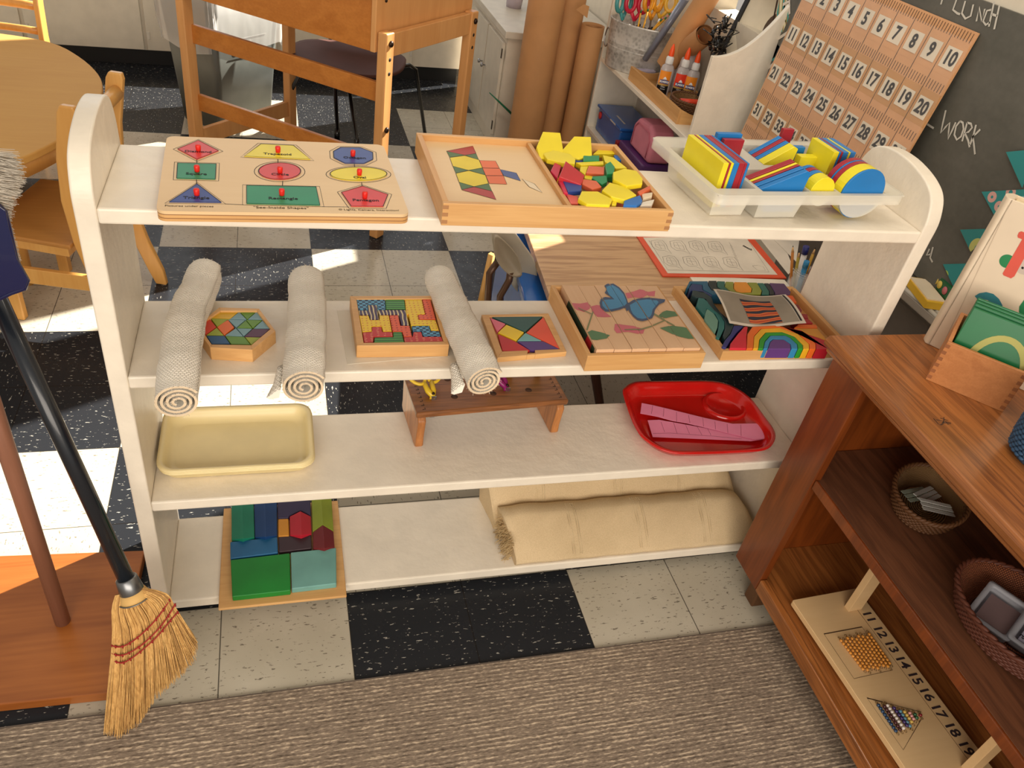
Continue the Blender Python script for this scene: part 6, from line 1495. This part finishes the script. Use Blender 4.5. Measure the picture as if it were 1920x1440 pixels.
# glass jar with pencils
jc = Vector((1.845,.545,ZO))
def m_glass(t_):
    t_.b.inputs['Base Color'].default_value = (.92,.95,.94,1); t_.b.inputs['Roughness'].default_value = .04; t_.b.inputs['Alpha'].default_value = .22
GLASS = mat('jar_glass', m_glass)
t = thing('glass_jar', 'clear glass jar of pencils and markers on the oak table', 'jar', tuple(jc))
b = B(GLASS); b.lathe([(0,0),(.038,0),(.042,.006),(.042,.085),(.034,.098),(.034,.112),(.036,.114),(.031,.114),(.031,.098),(.039,.084),(.039,.008),(0,.006)], c=jc, n=32); obj('glass', b, t)
b = B(GLASS)
for z in (.100,.107): b.tube([jc+Vector((.0345*math.cos(2*PI*k/24), .0345*math.sin(2*PI*k/24), z)) for k in range(25)], .0012, n=5, cap=False)
obj('screw_thread', b, t)
def pen(px, py, off, rgb, lb, L=.15, r=.0045, cap=False, nm='pencil', crgb=None):
    tip = ay(px, py, jc.y+off[1]); base = jc+Vector((off[0]*.6, off[1]*.6, .008)); d = (tip-base)
    t_ = thing(nm, lb, nm, tuple(base), 'pencils and markers in the jar')
    b = B(plain('pen_%d_%d_%d' % rgb, rgb, .4)); b.tube([base, base+d*.88], r, n=8)
    obj('barrel', b, t_)
    if cap: crgb = crgb or rgb; b = B(plain('pen_%d_%d_%d' % crgb, crgb, .4)); b.tube([base+d*.86, tip], [r*1.15, r*1.05], n=12); obj('cap', b, t_)
    else: b = B(plain('sharpened_wood',(220,176,120),.6)); b.tube([base+d*.88, base+d*.97], [r, r*.35], n=8); b.tube([base+d*.97, tip], [r*.35, .0004], INK, n=6); obj('point', b, t_)
pen(1487,460,(-.022,.01),(190,120,44),'ochre pencil at the left in the jar')
pen(1499,471,(-.01,.015),(170,150,50),'olive pencil beside the ochre one in the jar')
pen(1512,462,(.006,.020),(228,224,220),'white marker with dark blue cap in the jar',r=.009,cap=True,nm='marker',crgb=(30,40,110))
pen(1513,490,(-.01,-.018),(40,130,180),'light blue marker leaning in the jar',r=.008,cap=True,nm='marker')
pen(1528,500,(.015,-.015),(150,30,40),'dark red marker leaning right in the jar',r=.008,cap=True,nm='marker')
pen(1529,464,(.02,.01),(196,150,50),'mustard pencil right of the white marker')
pen(1545,468,(.026,.0),(90,40,90),'purple pencil leaning far right in the jar',r=.0035)
# beige shell chair and blue seat at the table side
t = thing('plastic_chair', 'grey beige plastic shell chair with brown metal legs at the end of the oak table', 'chair', (.9,.75,0))
SHL = plain('shell_beige',(150,138,118),.5); SHD = plain('shell_edge',(186,176,156),.5)
def shell(pts, y, th, m, nm):
    P = [ay(px, py, y) for px, py in pts]; P = smooth(P, 3); n = len(P); b_ = B(m); c_ = sum(P, Vector())/n
    rings = [[c_+(p-c_)*s_+Vector((0,dy,0)) for p in P] for s_, dy in ((.05,.022),(.5,.020),(.85,.010),(1,0),(1,-th),(.9,-th+.004),(.5,.008),(.05,.010))]
    b_.loft(rings); return obj(nm, b_, t)
shell([(925,420),(955,425),(985,462),(1003,492),(1004,530),(990,549),(975,548),(958,530),(950,500),(930,470),(922,450)], .80, .012, SHD, 'seat_shell')
shell([(926,440),(945,450),(970,480),(977,512),(960,515),(940,500),(926,475)], .72, .012, SHL, 'back_shell')
b = B(plain('brown_tube',(92,66,48),.3,metal=.4)); P = [ay(px, py, .74) for px, py in ((932,492),(918,512),(915,560),(918,640))]; b.tube(P, .011, n=10); obj('leg', b, t)
b = B(plain('brown_tube',(92,66,48),.3,metal=.4)); P = [ay(px, py, .72) for px, py in ((957,510),(955,525),(938,555),(936,640))]; b.tube(P, .011, n=10); obj('leg', b, t)
b = B(CHAIRW); P0, P1 = ay(922,476,.86), ay(900,590,.86); P1 = P1; b.tube([P0, P1], [.012,.018], n=4); obj('wooden_support', b, t)
t = thing('blue_bench', 'bright blue plastic bench top along the left end of the oak table', 'bench', (1.0,.8,0))
b = B(plain('bench_blue',(26,98,180),.25,coat=.3)); P = [az(986,572,.50), az(1031,572,.50), az(990,430,.50), az(950,430,.50)]
b.prism(outline(P), .47, .50); obj('bench_top', b, t, bevel=.006, seg=3)
b = B(plain('bench_blue',(26,98,180),.25,coat=.3)); cB = sum(P, Vector())/4; b.box((cB.x-.04,cB.y-.2,0),(cB.x+.0,cB.y+.2,.4695)); obj('support', b, t)
# ================================================================= BROWN SHELF UNIT (right foreground)
FX, Y0u, Y1u, DPT = 1.500, -.058, -1.45, .46
t = thing('wooden_cabinet', 'open brown oak shelf unit in the right foreground', 'cabinet', (1.7,-.7,0))
ZTB, ZTT = .790, .838
prof_ = [(FX-.004,ZTB),(FX-.010,ZTB+.006),(FX-.010,ZTB+.016),(FX-.020,ZTB+.020),(FX-.026,ZTB+.026),(FX-.026,ZTB+.038),(FX-.018,ZTT),(FX+DPT,ZTT),(FX+DPT,ZTB)]
b = B(OAK); b.prism(prof_, Y1u, -.036, M=Matrix(((1,0,0,0),(0,0,1,0),(0,1,0,0),(0,0,0,1)))); obj('top', b, t, bevel=.002)
b = B(OAKDARK); b.box((FX,-.058-.118,.088),(FX+.022,-.058,ZTB-.0005)); obj('corner_stile', b, t, bevel=.002)
b = B(OAKDARK); b.box((FX+.0225,-.080,.088),(FX+DPT-.012,-.058,ZTB-.0005)); obj('side_panel', b, t, bevel=.002)
b = B(OAKDARK); b.box((FX+.0,Y1u+.02,.088),(FX+DPT-.012,Y1u+.045,ZTB-.0005)); obj('side_panel', b, t, bevel=.002)
b = B(OAKIN); b.box((FX+DPT-.0115,Y1u+.02,.088),(FX+DPT,-.058,ZTB-.0005)); obj('back_panel', b, t)
b = B(OAKIN); b.box((FX+.012,Y1u+.046,.484),(FX+DPT-.012,-.081,.508)); obj('shelf', b, t, bevel=.002)
b = B(OAKDARK); b.box((FX+.004,Y1u+.046,.482),(FX+.0115,-.177,.510)); obj('shelf_edge', b, t, bevel=.002)
b = B(OAK); b.box((FX+.023,Y1u+.046,.100),(FX+DPT-.012,-.081,.128)); obj('shelf', b, t)
b = B(OAK); b.box((FX+.0,Y1u+.046,.086),(FX+.0225,-.177,.131)); obj('bottom_rail', b, t, bevel=.003)
for y in (-.15, Y1u+.10):
    for x in (FX+.045, FX+DPT-.06):
        b = B(plain('foot_brown',(96,62,34),.5)); b.prism([(x-.022,y-.022),(x+.022,y-.022),(x+.022,y+.022),(x-.022,y+.022)], .0, .0875); obj('foot', b, t, bevel=.004)
b = B(plain('ink_stain',(52,36,28),.6)); c = az(1765,790,ZTT+.0003)
for k in range(9): b.tube([c+Vector((random.uniform(-.02,.02),random.uniform(-.012,.012),0)), c+Vector((random.uniform(-.02,.02),random.uniform(-.012,.012),0))], .0006, n=4)
b.bm.verts.ensure_lookup_table()
obj('ink_scribble', b, t)

# big hardcover number book standing on the unit
bb0 = az(1737,641,ZTT); bb1 = az(1768,655,ZTT)
t = thing('board_book', 'large cream hardcover number book standing open at the far end of the brown unit', 'book', (bb0.x+.05,bb0.y-.05,ZTT))
HBk = .365; wu = Vector((.55,-.835,0)).normalized(); nu = Vector((wu.y, -wu.x, 0))
S0 = az(1739,645,ZTT)
COV = plain('book_cover',(232,214,188),.45,var=.03)
Mbk = Matrix(((wu.x,0,nu.x,S0.x),(wu.y,0,nu.y,S0.y),(0,1,0,ZTT+.0005),(0,0,0,1)))   # x along cover, y up, z out of the cover
TH = .042
b = B(COV); b.box((0,0,-.003),(.285,HBk,0), M=Mbk); obj('front_cover', b, t, bevel=.0015)
b = B(COV); b.box((0,0,-TH),(.285,HBk,-TH+.003), M=Mbk); obj('back_cover', b, t, bevel=.0015)
b = B(COV); b.loft([[Mbk@Vector((-.006-.010*math.sin(PI*k/10)*1.0, y, -TH*k/10)) for k in range(11)]+[Mbk@Vector((.004, y, -TH*(10-k)/10)) for k in range(11)] for y in (0,.002,HBk-.002,HBk)]); obj('spine', b, t)
b = B(plain('page_block',(236,222,186),.8)); b.box((.006,.008,-TH+.0031),(.278,HBk-.008,-.0031), M=Mbk); obj('pages', b, t)
def on_cover(pts):
    out = []; n = Vector((Mbk[0][2], Mbk[1][2], 0)); o = S0+n*.0004
    for px, py in pts:
        d = ray(1720+px/3.79, 340+py/3.79); out.append(CAM+d*((o-CAM).dot(n)/d.dot(n)))
    return out
REDP = plain('cover_red',(222,92,76),.5); TEP = plain('cover_teal',(52,134,146),.5); GRP = plain('cover_green',(40,134,82),.5); GYP = plain('cover_grey',(206,190,176),.5)
def flatp(pts, m_, lift=0): 
    P = [p+Vector((Mbk[0][2], Mbk[1][2], 0))*lift for p in on_cover(pts)]; b.decal(P, m_)
b = B(REDP)
flatp(ell(755,600,60,62), GYP); flatp(ell(638,568,56,48), GRP, .0001)
flatp([(606,655),(745,412),(714,400),(712,385),(722,362),(740,355),(780,370),(840,400),(690,675),(665,690),(612,668)], REDP, .0002)
flatp(ell(748,615,9,9), INK, .0003)
arc_o = [(408,815),(440,795),(490,787),(540,800),(580,835),(605,880),(603,925),(585,960)]; arc_i = [(530,945),(545,915),(535,875),(500,845),(465,838),(435,848)]
flatp(arc_o+arc_i, TEP, .0001); flatp([(725,890),(760,840),(830,800),(900,900),(800,980),(745,955),(722,930)], GRP, .0001)
b.ribbon([p+Vector((Mbk[0][2],Mbk[1][2],0))*.0002 for p in on_cover([(170,1180),(330,850),(650,170)])], .0012, plain('cover_crease',(206,188,164),.5), Vector((Mbk[0][2],Mbk[1][2],0)))
obj('cover_print', b, t)

# sandpaper letter cards in a jointed wooden box
P0, P1 = az(1735,711,ZTT), az(1880,773,ZTT); dd = (P1-P0); LN = .185; dx = dd.normalized(); dy = Vector((-dx.y, dx.x, 0))
t = thing('card_box', 'jointed wooden box of green letter cards on the brown unit', 'box', tuple(P0+dx*.09+dy*.05))
Mx = frame(P0, dx, dy); HBx = .100; DB = .098; CBW = wood('card_box_wood',(206,140,84),(176,112,62),axis=0,scale=1.6,stretch=10,contrast=.7,rough=.45)
LN = dd.length
b = B(CBW); b.box((0,0,.0),(LN,.008,HBx), M=Mx); obj('front_side', b, t, bevel=.001)
b = B(CBW); b.box((0,DB-.008,.0),(LN,DB,HBx+.03), M=Mx); obj('back_side', b, t, bevel=.001)
for x in (0, LN-.008):
    b = B(CBW); b.prism([(.008,0),(DB-.008,0),(DB-.008,HBx+.03),(.008,HBx)], x, x+.008, M=Mx@Matrix(((0,0,1,0),(1,0,0,0),(0,1,0,0),(0,0,0,1)))); obj('end', b, t, bevel=.001)
b = B(CBW); b.box((.008,.008,.001),(LN-.008,DB-.008,.006), M=Mx); obj('bottom', b, t)
for x_ in (0, LN-.009):
    b = B(plain('joint_end_grain',(150,92,52),.6))
    for k in range(6): b.box((x_-.0004,-.0005,.006+.016*k),(x_+.0090,-.0001,.014+.016*k), M=Mx)
    obj('finger_joints', b, t)
GC = plain('letter_card_green',(20,112,64),.3,coat=.3); SAND = plain('sandpaper_letter',(180,176,104),.9)
for k, (yo, hh, lb) in enumerate(((.012,.168,'green letter card with a tan cursive curve, front of the box'),(.024,.172,'plain green letter card behind the front card'),(.033,.175,'plain green letter card third from the front'),(.042,.178,'plain green letter card rearmost in the box'))):
    Mk = Mx@Matrix.Translation((.012,yo,.008))@Matrix.Rotation(math.radians(-10),4,'X')
    cd = thing('letter_card', lb, 'card', tuple(Mk.translation), 'green letter cards in the wooden box'); b = B(GC); b.box((0,0,0),(LN-.026,.004,hh), M=Mk); obj('panel', b, cd, bevel=.002)
    if k == 0:
        b = B(SAND); Mq = Mk@Matrix(((1,0,0,0),(0,0,-1,-.0006),(0,1,0,0),(0,0,0,1))); P = [Mq@Vector((.090-.052*math.cos(a), .060+.072*math.sin(a), 0)) for a in [-.05+ (PI+.35)*i/20 for i in range(21)]]
        b.ribbon(P, .0135, SAND, Vector(Mq.col[2][:3])); obj('sandpaper_curve', b, cd)
# blue woven basket at the right edge
BLW = m_wick('blue_woven', (120,160,196), (44,78,110), 40, 50)
c = Vector((1.694,-.468,ZTT+.0005)); basket('woven_basket', 'light blue woven basket at the right edge on the brown unit', c, .066,.066,.125,.08, BLW, strands=13, rim_r=.006, ribs=34)

# middle shelf: oval wicker basket with paper slips, large basket with plastic boxes
c = Vector((1.732,-.290,.5085)); basket('wicker_basket', 'oval wicker basket with paper slips on the middle shelf of the brown unit', c, .070,.096,.050,.18, WICK, rot=-50, strands=7, rim_r=.0045, ribs=44)
PPR = plain('slip_paper',(206,206,198),.7); PGR = plain('slip_greenish',(170,180,160),.7)
for k, (dx_, dy_, rz, m_, lb) in enumerate(((-.02,.04,12,PGR,'bundle of pale green paper slips in the oval wicker basket'),(.01,.02,20,PPR,'white paper slip lying in the oval wicker basket'),(-.01,-.055,-14,PPR,'long white folded slip in the front of the oval basket'))):
    b = B(m_); Mq = Matrix.Translation(c+Vector((dx_*.6,dy_*.6,.022+.008*k)))@Matrix.Rotation(math.radians(rz),4,'Z')@Matrix.Rotation(math.radians(8),4,'Y')
    for j in range(3): b.box((-.042,-.018+.012*j,.0+.002*j),(.042,-.008+.012*j,.002+.002*j), M=Mq)
    tag(obj('paper_slip', b), lb, 'paper')
c = Vector((1.690,-.640,.5085)); basket('wicker_basket', 'large reddish wicker basket with plastic boxes on the middle shelf of the brown unit', c, .100,.125,.060,.20, m_wick('red_wicker',(190,112,72),(90,44,26),70,70), rot=8, strands=8, rim_r=.0045, ribs=60)
def m_boxp(t_):
    t_.b.inputs['Base Color'].default_value = lin((196,198,206)); t_.b.inputs['Roughness'].default_value = .25; t_.b.inputs['Alpha'].default_value = .6
BOXP = mat('cloudy_plastic', m_boxp)
for k, (dx_, dy_, s_, z_, lb) in enumerate(((-.025,.040,.055,.02,'clear plastic box lying tilted in the large basket'),(.02,-.03,.060,.03,'clear plastic box with printed letters in the large basket'))):
    t = thing('plastic_box', lb, 'box', tuple(c+Vector((dx_,dy_,z_)))); Mq = Matrix.Translation(c+Vector((dx_,dy_,z_)))@Matrix.Rotation(math.radians(28),4,'Z')@Matrix.Rotation(math.radians(-12),4,'Y')
    b = B(BOXP); tray_mesh(b, [(x, y) for x, y in rrect(-s_,-s_*.8,s_,s_*.8,.008)], 0, .024, .0015, .004, None)
    for v in b.bm.verts: v.co = Mq@v.co
    obj('box_body', b, t)
    b = B(plain('box_insert_%d'%k,(176,176,196) if k else (130,108,108),.6)); b.box((-s_*.7,-s_*.6,.010),(s_*.6,s_*.5,.014), M=Mq); obj('insert', b, t)
    if k:
        b = B(INK)
        for q, ch in enumerate(('a','o','e')): b.text(ch, .022, Mq@Matrix.Translation((-.03+.0*q,.028-.028*q,.0146))@Matrix.Rotation(-.4,4,'Z'), depth=.0001)
        for q in range(30): x_, y_ = random.uniform(.0,.04), random.uniform(-.03,.03); b.lathe([(0,.0003),(.0016,.0003),(.0016,0)], n=6, M=Mq@Matrix.Translation((x_,y_,.0142)))
        obj('printed_letters', b, t)
b = B(plain('white_spool',(226,220,214),.6)); b.lathe([(0,0),(.02,0),(.024,.012),(.024,.03),(.02,.042),(0,.042)], c=tuple(c+Vector((.02,-.10,.03))), n=20); tag(obj('spool', b), 'white spool at the near end of the large basket', 'spool')

# number board with beads, bottom shelf
ZN = .158; f0 = az(1485,1125,ZN); f1_ = az(1697,1440,ZN); bk = az(1615,1114,ZN)
dxn = (f1_-f0).normalized(); dyn = (bk-f0); dyn = (dyn-dxn*dyn.dot(dxn)); WN = dyn.length; dyn.normalize(); Mn = frame(Vector((f0.x,f0.y,0)), dxn, dyn)
t = thing('bead_board', 'light wooden bead board numbered 11 to 19 on the bottom shelf of the brown unit', 'board', tuple(f0+dxn*.35+dyn*.08)); t.location.z = .1285
LNB = .86
b = B(MAPLE); b.prism(rrect(0,0,LNB,WN,.006), ZN-.016, ZN, M=Mn); obj('board', b, t, bevel=.0015)
for x in (.03, .47, .83):
    b = B(MAPLE); b.box((x-.009,.02,.1285),(x+.009,WN-.02,ZN-.0165), M=Mn); obj('runner', b, t)
for x in (.045,.475):
    b = B(MAPLE); b.box((x-.0,WN-.075,ZN),(x+.018,WN-.032,.40), M=Mn); obj('upright', b, t, bevel=.001)
b = B(plain('engraved_line',(120,84,54),.7)); b.box((.06,WN-.046,ZN+.0001),(LNB-.03,WN-.045,ZN+.0004), M=Mn); obj('engraved_line', b, t)
def nb(pts): 
    out = []
    for a, c_ in pts: 
        p = az(1480+a/4, 1080+c_/4, ZN+.0006); out.append(p)
    return out
NUM = plain('number_ink',(52,40,44),.6)
for (a, c_, s_) in ((597,305,'11'),(680,418,'12'),(765,530,'13'),(848,645,'14'),(942,765,'15'),(1028,885,'16'),(1118,1012,'17'),(1222,1150,'18'),(1325,1290,'19')):
    p = az(1480+a/4, 1080+c_/4, ZN+.0004); b = B(NUM); M = Matrix.Translation(p)@Mn.to_3x3().to_4x4()@Matrix.Rotation(0,4,'Z')
    b.text(s_, .036, M, bold=.0008, depth=.0002); o = obj('number', b, t)
b = B(plain('recess_line',(80,52,30),.7)); b.ribbon(nb([(260,435),(545,382),(775,705),(485,770)]), .0013, None, closed=True); b.ribbon(nb([(583,915),(990,1020),(995,1065),(855,1305)]), .0013, None, closed=True)
b.ribbon(nb([(260,435),(545,382)]), .0026, None); b.ribbon(nb([(583,915),(700,945)]), .0026, None); obj('recess_outline', b, t)
def beadbar(p0, p1, n, m_, label, group, r=None):
    d = (p1-p0); L_ = d.length; r = r or L_/n/2*.98; t_ = thing('bead_bar', label, 'bead bar', tuple(p0), group)
    b_ = B(m_)
    for k in range(n):
        q = p0+d*((k+.5)/n); du = d.normalized(); b_.lathe([(0,-L_/n*.49),(r*.6,-L_/n*.40),(r*.97,-L_/n*.15),(r*.97,L_/n*.15),(r*.6,L_/n*.40),(0,L_/n*.49)], m=m_, M=frame(q, du.cross(Vector((0,0,1))), Vector((0,0,1)).cross(du).cross(du)), n=10)
    obj('beads', b_, t_); b_ = B(plain('bead_wire',(150,120,70),.3,metal=.9))
    for e, s_ in ((p0,-1),(p1,1)):
        c0 = e+d.normalized()*s_*.0035; b_.tube([c0+Vector((.003*math.cos(a), .003*math.sin(a), 0)) for a in [2*PI*k/8 for k in range(9)]], .0007, n=4, cap=False)
    obj('wire_loops', b_, t_)
GOLD = plain('golden_bead',(214,142,50),.2,coat=.5)
GB = nb([(375,480),(592,440)]); GE = nb([(555,715),(760,680)])
for k in range(9):
    f = k/8; a = GB[0]*(1-f)+GB[1]*f; c_ = GE[0]*(1-f)+GE[1]*f; up = Vector((0,0,.0042)); a = a+up; c_ = c_+up
    off = (c_-a).normalized()*(.004 if k % 3 == 1 else (-.003 if k % 3 == 2 else 0)); a = a+off; c_ = c_+off
    beadbar(a, c_, 10, GOLD, 'golden ten bead bar in the square recess of the bead board', 'golden bead bars', r=.0039)
TRI_ = [('dark blue nine',(24,60,96),(655,965),(800,1180),9),('maroon eight',(72,28,32),(700,975),(832,1170),8),('white seven',(226,216,206),(722,968),(858,1160),8),('purple six',(60,40,96),(770,985),(885,1140),6),
        ('light blue five',(90,140,160),(818,1010),(905,1145),5),('yellow four',(214,180,90),(850,1015),(918,1112),4),('pink three',(222,160,156),(890,1025),(932,1090),3),('green two',(40,96,60),(930,1035),(955,1082),2),('red one',(130,26,34),(972,1040),(982,1062),1)]
for lb, rgb, a, c_, n in TRI_:
    P = nb([a, c_]); up = Vector((0,0,.0042)); beadbar(P[0]+up, P[1]+up, n, plain('bead_'+lb.split()[0]+str(n), rgb, .25, coat=.4), lb+' bead bar in the triangular recess of the bead board', 'coloured bead bars', r=.0045)
